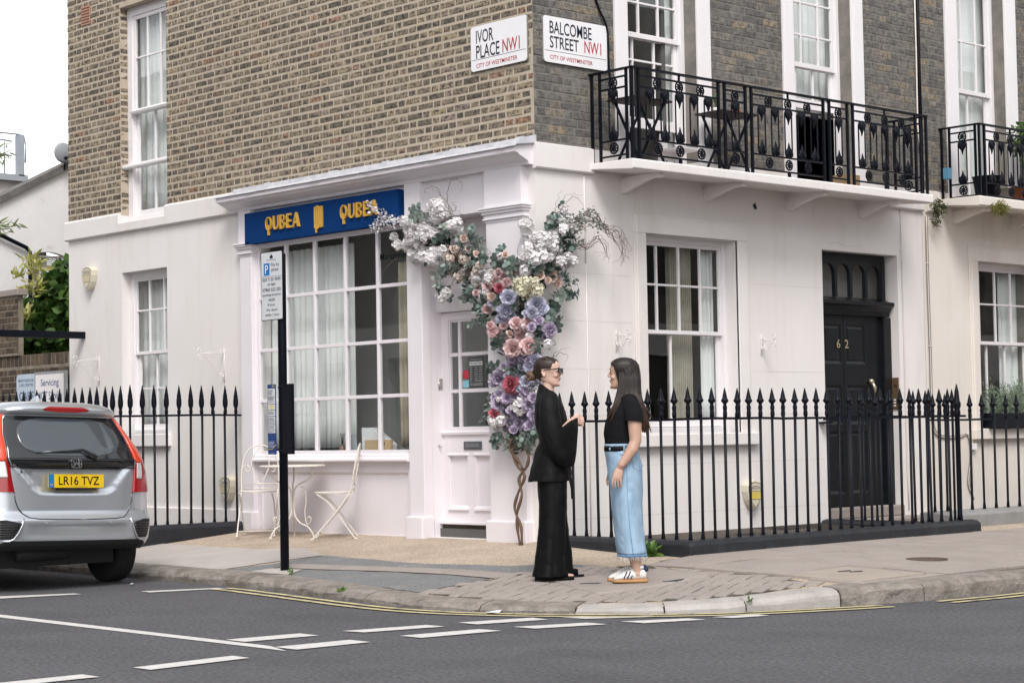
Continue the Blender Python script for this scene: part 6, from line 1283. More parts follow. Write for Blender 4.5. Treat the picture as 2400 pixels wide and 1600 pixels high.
for s,xo in ((-1,-.01),(1,.07)):
    q=part('shoe',t,(0,0,0)); q.matrix_parent_inverse=Matrix(); F5=lambda a,o,z,s=s,xo=xo:(a+xo,s*.085+o,z); sol=[(-.135,.0),(-.14,.02),(-.1,.042),(.0,.046),(.08,.040),(.12,.034),(.135,.02),(.125,0)]
    g=MB(); ringloft(g,[((x+xo,s*.085,.015),(0,w,0),(0,0,.016)) for x,w in ((-.15,.018),(-.135,.034),(-.08,.038),(0,.041),(.07,.048),(.11,.046),(.138,.032),(.146,.012))],12); o=lpart(g,'sole',BLK_,q)
    g=MB(); ringloft(g,[((x+xo,s*.085,.045),(0,w,0),(0,0,h)) for x,w,h in ((-.145,.022,.025),(-.12,.036,.04),(-.05,.040,.045),(.02,.044,.042),(.075,.050,.030),(.10,.050,.024))],14,cap=False); o=lpart(g,'upper',clothmat('black_velvet',(.004,.004,.0045),None,.95,0) if s<0 else bpy.data.materials['black_velvet'],q)
HB=hairmat('dark_brown_hair',(.034,.019,.013),(.014,.009,.007)); HB2=hairmat('light_brown_bun',(.16,.095,.055),(.06,.035,.022))
g=MB(); hairshell(g,P,Rz,.0055,lambda x,y,z:(z>.178-.35*max(0,.045-abs(y))*0 and x<.070) or (x<.052-.35*max(0,.172-z) and z>.135) or (x<-.030 and z>.07) or (x<-.045 and z>.045))
for k in range(9):
    a=(k-4)*.12; g.tube([P(.062-.006*abs(k-4),.055*math.sin(a*2.2),.188-.008*abs(k-4)),P(0,.062*math.sin(a*2.6),.222-.016*abs(a)),P(-.07,.06*math.sin(a*2.2),.185),P(-.108,.03*math.sin(a),.115)],[.006,.011,.011,.006],5)
cloth(g,'hair',HB,t,0,solid=.004)
g=MB(); ringloft(g,[(P(-.128+.01*math.sin(i),0,.085+.038*math.sin(t_)),Rz@Vector((.033*math.cos(t_),0,0)),Rz@Vector((0,.038*math.cos(t_),0))) for i,t_ in enumerate((-1.4,-1,-.5,0,.5,1,1.4))],16,5,.1,3)
for k in range(5): g.tube([P(-.135+.03*math.cos(a+k),.032*math.sin(a*1.3+k),.085+.034*math.sin(a+k*1.2)) for a in (0,.7,1.4,2.1,2.8)],.009,5)
cloth(g,'hair_bun',HB2,t,0)
# sunglasses, lips
sgm=mat('black_acetate',(.004,.004,.004),None,9,.3,spec=.18); q=part('sunglasses',t,(0,0,0)); q.matrix_parent_inverse=Matrix()
for s in (-1,1):
    pl=[(.006,.126),(.020,.135),(.040,.137),(.060,.136),(.072,.141),(.069,.124),(.062,.104),(.046,.094),(.028,.094),(.012,.106)]
    g=MB(); F6=lambda a,o,z,s=s:P(.104+o-.35*max(0,a-.02)**1.25*1.1,s*a,z); g.prism(F6,pl,0,.006); lpart(g,'lens',sgm,q)
    lpart(MB().tube([P(.087,s*.066,.131),P(.07,s*.077,.129),P(.02,s*.081,.126),P(-.015,s*.083,.122)],[.005,.0045,.0035,.003],6),'temple_arm',sgm,q)
lpart(MB().tube([P(.107,-.012,.124),P(.110,0,.126),P(.107,.012,.124)],.004,6),'bridge',sgm,q)
g=MB(); ringloft(g,[(P(.0905,0,.0635+.0038*math.sin(t_)),Rz@Vector((.0082*math.cos(t_),0,0)),Rz@Vector((0,.019*math.cos(t_),0))) for t_ in (-1.4,-.7,0,.7,1.4)],12); ringloft(g,[(P(.0895,0,.0535+.0045*math.sin(t_)),Rz@Vector((.0085*math.cos(t_),0,0)),Rz@Vector((0,.017*math.cos(t_),0))) for t_ in (-1.4,-.7,0,.7,1.4)],12); cloth(g,'lips',LIP,t,0)
# --- woman in denim
wx,wy=2.365,-1.372
t=thing('person','long-haired woman in black tee, pale denim skirt and striped white trainers','person'); t.location=(wx,wy,zp(wx,wy)+.012); t.rotation_euler=(0,0,YAW+math.pi)
b=MB(); P,Rz=head(b,(.022,0,1.428),R_(-4))
ringloft(b,[hr(1.27,.0,0,.07,.10),hr(1.34,-.005,0,.058,.075),hr(1.385,.0,0,.050,.053),hr(1.42,.012,0,.047,.049),hr(1.47,.02,0,.046,.048)],16)
ringloft(b,[hr(.75,.01,0,.10,.14),hr(1.0,.04,0,.09,.12),hr(1.18,.03,0,.10,.14),hr(1.30,.005,0,.075,.15),hr(1.35,.0,0,.05,.10)],16)
for s in (-1,1):
    ex=0 if s>0 else .02
    b.tube([(-.02,s*.12,1.335),(-.042,s*.178,1.27),(-.050,s*.192,1.17),(-.052+ex,s*.198,1.04),(-.03+ex,s*.205,.985),(.055+ex,s*.205,.865),(.062+ex,s*.204,.848)],[.05,.054,.052,.044,.044,.029,.026],12)
    ringloft(b,[((.062+ex,s*.204,.85),(.022,0,.010),(0,.014,0)),((.075+ex,s*.206,.815),(.034,0,.012),(0,.016,0)),((.085+ex,s*.208,.785),(.036,0,.010),(0,.015,0)),((.092+ex,s*.208,.765),(.032,0,.008),(0,.012,0))],12)
    for i in range(4): finger(b,(.120+ex-.0205*i,s*.210,.772-.003*i),(.12,-.05*s,-1),(-.12,-.22*s,-1),(-.3,-.45*s,-.9),.074-.006*abs(i-1),.0076)
    finger(b,(.095+ex,s*.196,.822),(.55,-.35*s,-.7),(.3,-.2*s,-.95),(.0,-.2*s,-1),.062,.0098)
    b.tube([(.0,s*.08,.75),(-.01,s*.075,.45),(-.045,s*.07,.18),(-.052,s*.068,.09),(-.055,s*.068,.055)],[.075,.055,.042,.036,.038],12)
    ringloft(b,[((-.085,s*.068,.05),(0,.026,0),(0,0,.03)),((-.02,s*.068,.055),(0,.032,0),(0,0,.035)),((.05,s*.068,.04),(0,.036,0),(0,0,.022))],10)
bodyobj(b,SKB,t)
g=MB(); ringloft(g,[hr(1.385,.0,0,.060,.068),hr(1.365,-.003,0,.072,.11),hr(1.34,-.004,0,.085,.160),hr(1.29,.004,0,.102,.182),hr(1.22,.024,0,.120,.178),hr(1.15,.038,0,.127,.168),hr(1.08,.042,0,.122,.158),hr(1.03,.045,0,.118,.150),hr(.99,.045,0,.113,.146)],32,5,.018,8,False)
for s in (-1,1): ringloft(g,[((-.012,s*.12,1.345),(.058,0,0),(0,s*.03,.045)),((-.035,s*.172,1.295),(.064,0,0),(0,s*.045,.045)),((-.044,s*.192,1.23),(.068,0,.004),(0,s*.06,.012)),((-.046,s*.197,1.178),(.069,0,.004),(0,s*.062,.006))],20,cap=False)
cloth(g,'tee_shirt',BTE,t,2,.018,.09,.003)
g=MB(); ringloft(g,[hr(1.015,.043,0,.119,.150),hr(.97,.040,0,.124,.155),hr(.90,.026,0,.128,.172),hr(.83,.016,0,.128,.182),hr(.72,.012,0,.119,.180),hr(.58,.012,0,.113,.176),hr(.42,.0,0,.108,.172),hr(.30,-.012,0,.106,.170),hr(.215,-.022,0,.106,.170)],36,4,.022,3,False,1.2); cloth(g,'denim_skirt',DEN,t,2,.020,.11,.004)
g=MB(); ringloft(g,[hr(.214,-.022,0,.1065,.1705),hr(.195,-.023,0,.107,.171)],36,4,.022,3,False,0); cloth(g,'skirt_hem',DND,t,0,solid=.004)
g=MB(); rn=random.Random(8)
for i in range(90):
    a=2*math.pi*i/90; x,y=-.023+.107*math.cos(a),.171*math.sin(a); l=rn.uniform(.01,.04); g.tube([(x,y,.197),(x+rn.gauss(0,.006),y+rn.gauss(0,.006),.197-l*.5),(x+rn.gauss(0,.012),y+rn.gauss(0,.01),.197-l)],.0012,3)
struct(cloth(g,'frayed_threads',M['net'],t,0),'stuff')
g=MB(); ringloft(g,[hr(1.004,.043,0,.1245,.1545),hr(.968,.041,0,.1265,.158)],36,cap=False); cloth(g,'belt',BLK_,t,0,solid=.004)
g=MB(); ringloft(g,[hr(1.022,.043,0,.1215,.1525),hr(1.004,.0425,0,.1225,.1535)],36,cap=False); cloth(g,'waistband',DEN,t,0,solid=.004)
for x,y in ((.125,.075),(-.07,.07),(.03,.155),(.125,-.075)): cloth(MB().tube([(x+.043*(x>0)*0+.0,y*1.02,1.02),(x*1.02,y*1.04,.96)],.006,4),'belt_loop',DEN,t,0)
SEAM=mat('denim_seam',(.20,.30,.43),None,30,.9)
cloth(MB().tube([(.02,.158,1.0),(.018,.177,.9),(.014,.187,.8),(.013,.184,.6),(.0,.177,.4),(-.02,.175,.22)],.0025,4),'side_seam',SEAM,t,0)
cloth(MB().tube(bez([(.115,.105,.985),(.085,.14,.955),(.05,.165,.945),(.022,.175,.95)],4),.003,4),'pocket_edge',SEAM,t,0)
cloth(MB().tube([(-.02,.17,.95),(-.035,.178,.85),(-.08,.15,.82),(-.11,.10,.86)],.0025,4),'back_pocket_edge',SEAM,t,0)
for z in (.865,.878): cloth(MB().tube([(.052+.030*math.cos(a)-(.87-z)*.4,.205+.030*math.sin(a),z+.008*math.cos(a*2)) for a in [k*math.pi/6 for k in range(12)]],.0018,4,True),'red_bracelet' if z<.87 else 'pale_bracelet',SRD if z<.87 else SKA,t,0)
SHW=mat('white_leather',(.66,.63,.60),(.60,.57,.54),12,.5); GUM=mat('gum_rubber',(.42,.22,.085),None,12,.6); NVY=mat('navy_suede',(.02,.03,.075),None,30,.8)
for s in (-1,1):
    q=part('shoe',t,(0,0,0)); q.matrix_parent_inverse=Matrix(); xo=0 if s>0 else .03
    yy=s*.068; S=lambda x,w,h,zc:((x+xo,yy,zc),(0,w,0),(0,0,h))
    g=MB(); ringloft(g,[S(-.128,.020,.016,.017),S(-.12,.032,.017,.017),S(-.06,.036,.017,.017),S(.02,.040,.016,.017),S(.08,.046,.015,.017),S(.115,.040,.014,.018),S(.130,.022,.012,.019)],14); lpart(g,'sole',GUM,q)
    g=MB(); ringloft(g,[S(-.122,.018,.030,.062),S(-.112,.029,.038,.068),S(-.07,.033,.040,.066),S(-.02,.036,.042,.064),S(.03,.040,.036,.056),S(.075,.044,.024,.045),S(.108,.037,.017,.038),S(.124,.018,.010,.034)],16); o=lpart(g,'upper',SHW,q); k=o.modifiers.new('sub','SUBSURF'); k.levels=1; k.render_levels=1
    g=MB(); ringloft(g,[((-.055+xo,yy,.098),(.055,0,-.01),(0,.030,0)),((-.05+xo,yy,.115),(.050,0,-.018),(0,.031,0))],14,cap=False); lpart(g,'collar',SHW,q).modifiers.new('solid','SOLIDIFY').thickness=.006
    g=MB(); g.tube([(-.118+xo,yy,.085),(-.112+xo,yy,.118),(-.106+xo,yy,.135)],[.022,.018,.008],8); lpart(g,'heel_tab',NVY,q)
    for k in range(3):
        x=.048-.026*k+xo; pts=[]
        for f in range(6): tt=f/5; zz=.036+.052*tt; xx=x-.024*tt; wv=.0425-.004*k-.0105*tt**2.2; pts.append((xx,yy+s*(wv+.0015),zz))
        lpart(MB().tube(pts,.0062,4,flat=.35),'stripe',NVY,q)
    for k in range(5): lpart(MB().tube([(.045-.018*k+xo,yy-.02,.080+.007*k),(.048-.018*k+xo,yy,.087+.008*k),(.045-.018*k+xo,yy+.02,.080+.007*k)],.0035,5),'lace',M['white'],q)
HR=hairmat('long_brown_hair',(.020,.012,.009),(.008,.0055,.005),(.13,.052,.026),1.02,1.40)
g=MB(); hairshell(g,P,Rz,.009,lambda x,y,z:(z>.172 and x<.082) or (x<.062-.25*max(0,.17-z) and z>.03))
# long fall: horseshoe sections from the crown to mid-back
secs=[(1.635,.045,-.075,.062),(1.60,.058,-.100,.081),(1.55,.050,-.108,.088),(1.49,.042,-.112,.092),(1.43,.040,-.112,.098),(1.37,.045,-.116,.112),(1.31,.058,-.122,.128),(1.25,.070,-.130,.140),(1.19,.062,-.140,.145),(1.13,.050,-.148,.140)]
rows=[]; nn=46
for j,(z,xf,xb,hw) in enumerate(secs):
    r=[]
    for k in range(nn+1):
        a=R_(40)+(2*math.pi-R_(80))*k/nn; c,s_=math.cos(a),math.sin(a); cx=.5*(xf+xb)+.022; x=cx+(xf-cx)*c*1.2 if c>0 else cx-(cx-xb+.022-.022)*abs(c)**.9; y=hw*abs(s_)**.75*(1 if s_>=0 else -1); w=.004*math.sin(k*2.1+j*.25)+.003*math.sin(k*4.7-j*.2)
        zz=z-(.03*math.sin(k*1.7)+.02*math.sin(k*3.9))*(1 if j==len(secs)-1 else 0)-(.10*max(0,-c)*(1 if j==len(secs)-1 else 0)*0)
        r.append((x*(1+w),y*(1+w*5),zz))
    rows.append(r)
g.grid(rows)
rn=random.Random(4)
for i in range(170):                                    # loose locks down the near side, front and back
    f=rn.random(); s_=1 if rn.random()<.75 else -1; x0=-.10+.15*f; y0=s_*(.088-.25*(x0+.02)**2*4)
    xe=(.10*f-.06*(1-f)+rn.gauss(0,.02)-.09*(f<.45)); L_=rn.uniform(1.10,1.24) if f<.75 else rn.uniform(1.16,1.30)
    g.tube(bez([(x0*.6+.01,y0*.80,1.60),(x0+.0,y0*1.04,1.50),(x0+.012*f,s_*.112,1.40),(x0*.7+xe*.3+.02*f,s_*(.145 if f<.6 else .135),1.30),(xe,s_*(.150 if f<.6 else .13),L_)],4),[.003]*4+[.006]*4+[.008]*4+[.007]*2+[.005,.003,.001],5,flat=.6)
cloth(g,'long_hair',HR,t,0,solid=.006)
g=MB(); ringloft(g,[(P(.0905,0,.0635+.0034*math.sin(t_)),Rz@Vector((.0078*math.cos(t_),0,0)),Rz@Vector((0,.018*math.cos(t_),0))) for t_ in (-1.4,-.7,0,.7,1.4)],12); ringloft(g,[(P(.0895,0,.0535+.004*math.sin(t_)),Rz@Vector((.008*math.cos(t_),0,0)),Rz@Vector((0,.016*math.cos(t_),0))) for t_ in (-1.4,-.7,0,.7,1.4)],12); cloth(g,'lips',LIP,t,0)
for s in (-1,1):
    g=MB(); g.tube([P(.092,s*.016,.143),P(.094,s*.03,.147),P(.084,s*.046,.144)],[.002,.0028,.0012],5); cloth(g,'eyebrow',HB,t,0)
    g=MB(); g.tube([P(.089,s*.022,.122),P(.091,s*.032,.124),P(.083,s*.044,.121)],[.0015,.003,.0015],5); cloth(g,'eye',M['black'],t,0)
# ------------------------------------------------------------------ flower installation: bloom centres (x, y, z, radius) in metres
BLOOMS={'blush':[(-.61,-.221,2.617,.032),(-.724,-.214,2.8,.046),(-.485,-.254,2.729,.043),(-.749,-.133,2.681,.031),(-.805,-.219,2.649,.044),(-.658,-.16,2.659,.041),(-1.032,-.112,2.722,.049),(-.796,-.157,2.668,.04),(-.737,-.154,2.785,.036),(-.675,-.167,2.763,.031),(-.779,-.143,2.612,.031),(-.52,-.249,2.689,.038),(-.628,-.101,2.547,.046),(-.641,-.14,2.599,.03),(-.766,-.109,2.566,.04),(-.586,-.176,2.505,.039),(-.579,-.108,2.575,.04),(-.574,-.223,2.565,.03),(-.891,-.246,2.824,.047),(-.811,-.225,2.912,.033),(-.852,-.143,2.859,.038),(-.897,-.173,2.88,.033)],
'cream':[(.157,-.266,2.533,.061),(.044,-.226,2.545,.058),(.09,-.173,2.447,.06),(.14,-.12,2.496,.052),(.09,-.266,2.47,.056),(.128,-.177,2.507,.05),(-.018,-.229,2.537,.048),(.263,-.244,2.458,.059),(-.062,-.182,2.48,.06),(.017,-.166,2.448,.061),(.242,-.259,2.529,.05),(.102,-.153,2.474,.048)],
'crimson':[(-.047,-.28,1.656,.085),(-.281,-.28,1.408,.055),(-.188,-.28,2.513,.05)],
'euca':[(-.555,-.232,2.979,.082),(-.603,-.183,2.951,.108),(-.795,-.186,2.937,.088),(-.666,-.179,3.019,.091),(-.813,-.127,3.021,.095),(-.636,-.153,2.911,.087),(-.62,-.22,3.063,.087),(-1.153,-.149,3.119,.103),(-1.028,-.228,3.035,.095),(-1.025,-.209,3.066,.077),(-.936,-.225,3.062,.097),(-.472,-.207,2.436,.08),(-.633,-.234,2.513,.085),(-.635,-.131,2.452,.106),(-.568,-.221,2.485,.104),(-.545,-.156,2.403,.087),(-.792,-.139,2.487,.096),(-.633,-.145,2.418,.118),(-.761,-.137,2.452,.116),(-.475,-.228,2.232,.099),(-.578,-.214,2.325,.094),(-.51,-.151,2.339,.08),(-.578,-.196,2.235,.087),(-.56,-.212,2.366,.08),(-.493,-.221,2.271,.103),(-.257,-.166,2.801,.119),(-.295,-.169,2.842,.087),(-.082,-.224,2.753,.093),(-.121,-.228,2.717,.111),(-.259,-.188,2.775,.076),(-.337,-.176,2.804,.118),(.184,.122,2.996,.08),(.186,-.01,3.049,.087),(.182,.121,3.052,.084),(.217,-.04,3.091,.09),(.211,.027,3.078,.096),(.132,.127,2.978,.108),(.131,.016,2.701,.083),(.14,-.078,2.683,.114),(.15,-.039,2.711,.101),(.225,-.154,2.706,.097),(.225,.153,2.558,.09),(.237,.139,2.51,.094),(.233,.118,2.593,.075),(.17,.151,2.491,.105),(-.061,-.208,1.832,.09),(-.231,-.216,1.791,.103),(-.062,-.215,1.741,.075),(-.128,-.184,1.85,.077),(-.138,-.237,1.782,.084),(-.266,-.153,1.753,.085),(-.008,-.209,1.777,.101),(-.182,-.192,1.73,.092),(-.349,-.127,2.14,.106),(-.361,-.127,2.002,.082),(-.23,-.175,2.068,.08),(-.362,-.183,2.051,.096),(-.24,-.239,2.082,.115),(-.342,-.132,2.06,.09),(-.136,-.12,1.188,.085),(-.151,-.167,1.188,.108),(.101,-.203,1.148,.115),(-.012,-.169,1.162,.095),(.14,-.203,1.193,.11),(.134,-.224,1.24,.109),(.16,-.199,1.227,.094),(-.146,-.173,1.252,.107),(.028,-.221,1.229,.099),(-.158,-.155,1.226,.081),(.005,-.133,1.2,.094),(-.171,-.138,1.149,.079),(-.141,-.216,1.236,.096),(-.401,-.184,1.182,.102),(-.262,-.219,1.173,.095),(-.357,-.146,1.196,.099),(-.331,-.208,1.208,.079),(-1.028,-.213,2.722,.114),(-1.039,-.182,2.68,.081),(-.873,-.196,2.703,.116),(-1.009,-.129,2.713,.095),(-1.084,-.131,2.805,.088),(-.946,-.233,2.717,.091),(-.362,-.202,1.779,.084),(-.485,-.159,1.795,.114),(-.516,-.127,1.83,.114),(-.082,-.219,2.6,.087),(-.139,-.221,2.655,.098),(-.178,-.171,2.722,.093),(-.078,-.192,2.687,.091),(-.256,-.133,2.64,.077),(-.178,-.13,2.752,.078),(.124,.047,2.304,.105),(.203,-.032,2.251,.09),(.194,-.058,2.266,.113),(.158,.054,2.298,.096),(.167,.045,2.355,.117),(.175,.059,2.205,.108),(.223,-.232,2.029,.094),(.128,-.175,2.115,.103),(.18,-.153,2.14,.086),(.161,-.102,2.121,.089),(.153,-.141,2.081,.097),(.147,-.14,1.981,.11),(-.023,-.143,1.748,.08),(.027,-.128,1.752,.086),(.154,-.23,1.714,.108),(.032,-.14,1.785,.086),(-.182,-.206,2.38,.083),(-.221,-.208,2.324,.113),(-.234,-.166,2.5,.1),(-.303,-.151,2.436,.077),(-.086,-.235,2.375,.092),(-.322,-.191,2.407,.108),(.196,.197,2.881,.089),(.138,.313,3.013,.088),(.121,.343,2.945,.085),(.154,.272,2.867,.101),(.134,.217,2.449,.116),(.178,.13,2.443,.108),(.129,.262,2.456,.106),(-1.083,-.131,2.525,.1),(-1.049,-.183,2.561,.096),(-1.139,-.157,2.558,.104),(.197,-.197,2.635,.102),(.143,-.096,2.655,.1),(.124,-.054,2.684,.088),(.102,-.162,2.651,.079),(-.494,-.147,1.542,.076),(-.49,-.151,1.328,.095),(-.469,-.2,1.435,.082),(-.487,-.194,1.473,.118),(-.525,-.16,2.763,.105),(-.619,-.194,2.842,.103),(-.557,-.207,2.715,.099),(-.445,-.239,2.796,.1),(-.713,-.13,2.725,.118),(-.54,-.215,2.858,.099),(-1.386,-.194,3.281,.097),(-1.441,-.219,3.316,.111),(-1.285,-.234,3.241,.116)],
'lilacblue':[(-.051,-.297,2.417,.076),(-.135,-.264,2.313,.076),(-.163,-.191,2.237,.067),(.193,-.19,2.342,.084),(.206,-.257,2.269,.059),(.225,-.156,2.31,.059),(-.334,-.224,2.389,.05),(.117,-.237,2.267,.046),(-.204,-.25,2.246,.05),(.153,-.296,1.673,.059),(.178,-.209,1.852,.076),(.151,-.248,1.806,.059),(.194,-.212,1.479,.05),(-.127,-.18,2.358,.044),(-.296,-.199,2.35,.044),(.086,-.18,2.346,.043),(.154,-.122,2.283,.042),(-.119,-.208,2.261,.046),(.188,-.094,2.255,.044),(-.012,-.193,1.809,.037),(.071,-.17,1.696,.041),(.006,-.251,1.624,.039),(-.218,-.256,1.452,.036)],
'peach':[(.164,.03,2.596,.063),(.182,.076,2.549,.059),(.211,-.158,2.588,.059),(-.902,-.192,2.912,.042),(-.686,-.25,2.993,.046),(.205,-.104,2.744,.042),(-.099,-.253,2.098,.042),(.051,-.178,2.579,.05),(-.173,-.222,2.8,.042),(.208,-.064,2.558,.037),(.154,.066,2.655,.048),(.241,-.254,2.525,.044),(-.616,-.256,2.886,.036),(-.503,-.269,2.836,.039),(-.164,-.141,2.654,.049),(-.315,-.258,2.444,.05)],
'pink':[(-.336,-.207,2.574,.059),(-.242,-.238,2.645,.046),(-.083,-.29,2.553,.046),(.033,-.289,2.185,.063),(.13,-.22,2.173,.059),(-.0,-.202,2.087,.071),(-.018,-.283,1.971,.088),(.188,-.296,1.987,.076),(-.301,-.26,2.14,.059),(-.418,-.214,2.339,.05),(-.259,-.224,2.115,.042),(-.3,-.292,2.187,.042),(-.481,-.294,2.484,.034),(-.229,-.209,2.618,.048),(-.397,-.233,2.541,.05),(.109,-.225,2.214,.043),(.136,-.181,2.131,.051),(.013,-.261,2.135,.038),(-.209,-.171,2.047,.049),(.021,-.202,1.951,.05),(-.428,-.14,2.099,.041),(-.184,-.24,2.175,.04),(-.303,-.178,1.684,.039)],
'purple':[(.245,-.221,2.198,.05),(.268,-.116,2.122,.071),(.196,-.091,2.056,.05),(-.253,-.238,1.723,.076),(.13,-.265,1.62,.071),(.165,-.181,1.596,.071),(-.116,-.273,1.541,.059),(-.068,-.23,1.56,.055),(-.268,-.24,1.497,.071),(.137,-.253,1.48,.067),(-.054,-.275,1.422,.063),(.011,-.187,1.386,.071),(-.007,-.24,1.312,.059),(-.017,-.185,1.264,.055),(-.197,-.226,1.669,.046),(-.04,-.221,1.704,.059),(-.007,-.183,1.907,.067),(-.087,-.216,1.886,.059),(.123,-.234,1.294,.055),(-.124,-.259,1.329,.042),(-.199,-.291,1.582,.046),(-.207,-.224,1.812,.042),(.18,-.244,1.386,.055),(.207,-.266,1.54,.05),(-.021,-.292,1.265,.042),(.23,-.294,2.143,.042),(.146,-.081,2.158,.047),(.147,.06,2.161,.046),(.167,-.065,2.097,.045),(-.319,-.164,1.788,.044),(-.364,-.204,1.688,.05),(-.11,-.253,1.731,.051),(.077,-.267,1.69,.04),(.177,-.261,1.639,.049),(-.333,-.225,1.549,.04),(-.255,-.185,1.469,.036),(-.042,-.207,1.539,.039),(.088,-.263,1.565,.042),(-.265,-.144,1.435,.051),(-.018,-.236,1.384,.038),(.157,-.234,1.415,.043),(.015,-.155,1.349,.039),(-.151,-.185,1.318,.051),(-.234,-.204,1.305,.048),(.118,-.146,1.658,.051),(-.144,-.187,1.84,.046),(-.037,-.205,1.865,.045),(.145,-.263,1.848,.043)],
'white':[(-1.49,-.251,3.215,.057),(-1.414,-.174,3.249,.041),(-1.241,-.118,3.168,.06),(-1.524,-.192,3.152,.052),(-1.177,-.247,3.123,.046),(-1.448,-.122,3.199,.058),(-1.399,-.239,3.171,.04),(-1.288,-.24,3.092,.062),(-1.432,-.208,3.056,.052),(-1.226,-.255,3.038,.055),(-1.327,-.127,3.182,.048),(-1.185,-.15,3.132,.047),(-1.309,-.177,3.206,.047),(-1.283,-.235,3.139,.056),(-1.632,-.107,3.118,.04),(-1.44,-.224,3.102,.052),(-1.128,-.238,3.069,.058),(-1.144,-.155,3.107,.042),(-1.511,-.124,3.125,.042),(-1.587,-.108,3.266,.044),(-1.081,-.138,3.288,.049),(-1.226,-.167,3.341,.05),(-1.014,-.179,3.243,.041),(-1.013,-.252,3.296,.056),(-.995,-.235,3.23,.043),(-1.079,-.236,3.217,.062),(-1.263,-.147,3.293,.051),(-1.068,-.258,3.253,.048),(-1.043,-.226,3.355,.048),(-1.135,-.213,3.351,.048),(-1.157,-.211,2.838,.057),(-1.238,-.188,2.923,.04),(-1.269,-.228,2.874,.054),(-1.19,-.233,2.841,.056),(-.982,-.253,2.898,.061),(-1.092,-.176,2.828,.061),(-1.161,-.193,2.904,.057),(-1.07,-.204,2.868,.05),(-1.226,-.107,2.841,.054),(-.998,-.121,3.103,.041),(-.989,-.106,3.078,.044),(-.867,-.245,3.131,.045),(-.843,-.166,3.093,.046),(-.908,-.106,3.053,.048),(-.938,-.154,3.119,.052),(-.834,-.203,3.138,.058),(-1.695,-.19,3.02,.053),(-1.56,-.156,3.052,.053),(-1.654,-.123,3.006,.054),(-1.776,-.169,3.102,.048),(-1.45,-.161,2.894,.061),(-1.373,-.142,2.94,.053),(-1.495,-.179,2.913,.062),(-1.41,-.147,2.891,.05),(-1.408,-.185,2.985,.04),(-1.503,-.139,2.871,.057),(-.552,-.147,2.592,.062),(-.566,-.197,2.657,.054),(-.545,-.148,2.651,.057),(-.577,-.195,2.612,.056),(-.365,-.247,2.597,.05),(-.377,-.225,2.646,.04),(-.554,-.201,2.455,.056),(-.427,-.233,2.49,.047),(-.444,-.169,2.447,.055),(-.595,-.123,2.426,.06),(-.372,-.153,2.748,.051),(-.336,-.111,2.714,.058),(-.236,-.216,2.791,.041),(-.299,-.108,2.76,.055),(-.941,-.252,2.515,.054),(-1.056,-.198,2.471,.043),(-1.17,-.107,2.511,.054),(-.001,-.109,2.12,.042),(-.072,-.121,2.172,.059),(.005,-.178,2.127,.053),(.212,.027,2.936,.041),(.246,-.029,2.854,.051),(.169,-.188,2.93,.046),(.121,-.004,2.846,.051),(.205,-.084,2.946,.056),(.12,.142,2.893,.042),(.177,-.13,2.933,.059),(.216,-.168,2.835,.041),(.209,-.011,2.903,.061),(.206,-.069,2.882,.061),(.157,.0,2.948,.054),(.204,-.132,2.886,.058),(.192,.02,2.967,.053),(.242,-.114,2.907,.05),(.124,-.088,2.878,.059),(.087,-.146,2.737,.044),(.25,-.146,2.753,.048),(.15,-.251,2.838,.05),(.208,-.161,2.725,.046),(.039,-.104,2.824,.044),(-.044,-.15,2.743,.048),(.074,-.215,2.771,.056),(.243,-.25,2.729,.055),(.187,-.225,2.772,.041),(.178,-.258,2.76,.052),(.109,-.07,2.821,.061),(-.008,-.15,2.754,.042),(.196,.218,3.082,.06),(.186,.197,3.147,.04),(.2,.067,3.104,.048),(.172,.164,3.193,.047),(.113,.257,3.112,.045),(.146,.197,3.139,.044),(.15,.175,3.102,.049),(.205,.224,3.066,.06),(.253,.08,3.002,.054),(.121,.292,2.999,.048),(.208,.26,3.025,.046),(.189,.231,3.021,.057),(.137,.359,3.081,.053),(-.031,-.102,3.006,.047),(-.031,-.115,3.056,.056),(.127,-.227,3.048,.061),(.106,-.174,2.981,.06),(.25,.047,2.716,.057),(.117,.139,2.759,.053),(.256,.137,2.772,.041),(.241,.205,2.731,.051),(.157,.196,2.72,.052),(.215,.193,2.736,.042),(.152,.084,2.842,.058),(.228,-.086,2.872,.054),(.194,-.014,2.807,.051),(.104,.114,2.781,.047),(.213,-.055,2.764,.05),(.248,-.162,2.754,.058),(.195,-.119,2.823,.048),(-.082,-.112,2.728,.046),(.088,-.222,2.649,.053),(-.03,-.112,2.697,.056),(.04,-.28,1.467,.08),(-.194,-.28,1.346,.05),(-.287,-.28,1.332,.05),(-.212,-.28,1.535,.045),(.28,-.152,2.004,.04),(-.134,-.221,2.678,.051),(-.4,-.165,2.669,.047),(-.479,-.229,2.688,.035),(-.319,-.143,2.549,.035),(-.544,-.228,2.623,.042),(-.331,-.269,1.359,.039),(-.342,-.177,1.282,.046),(-.189,-.158,1.595,.047),(.189,-.236,1.593,.046),(.171,-.267,2.059,.041),(.073,-.225,2.154,.045)],
}
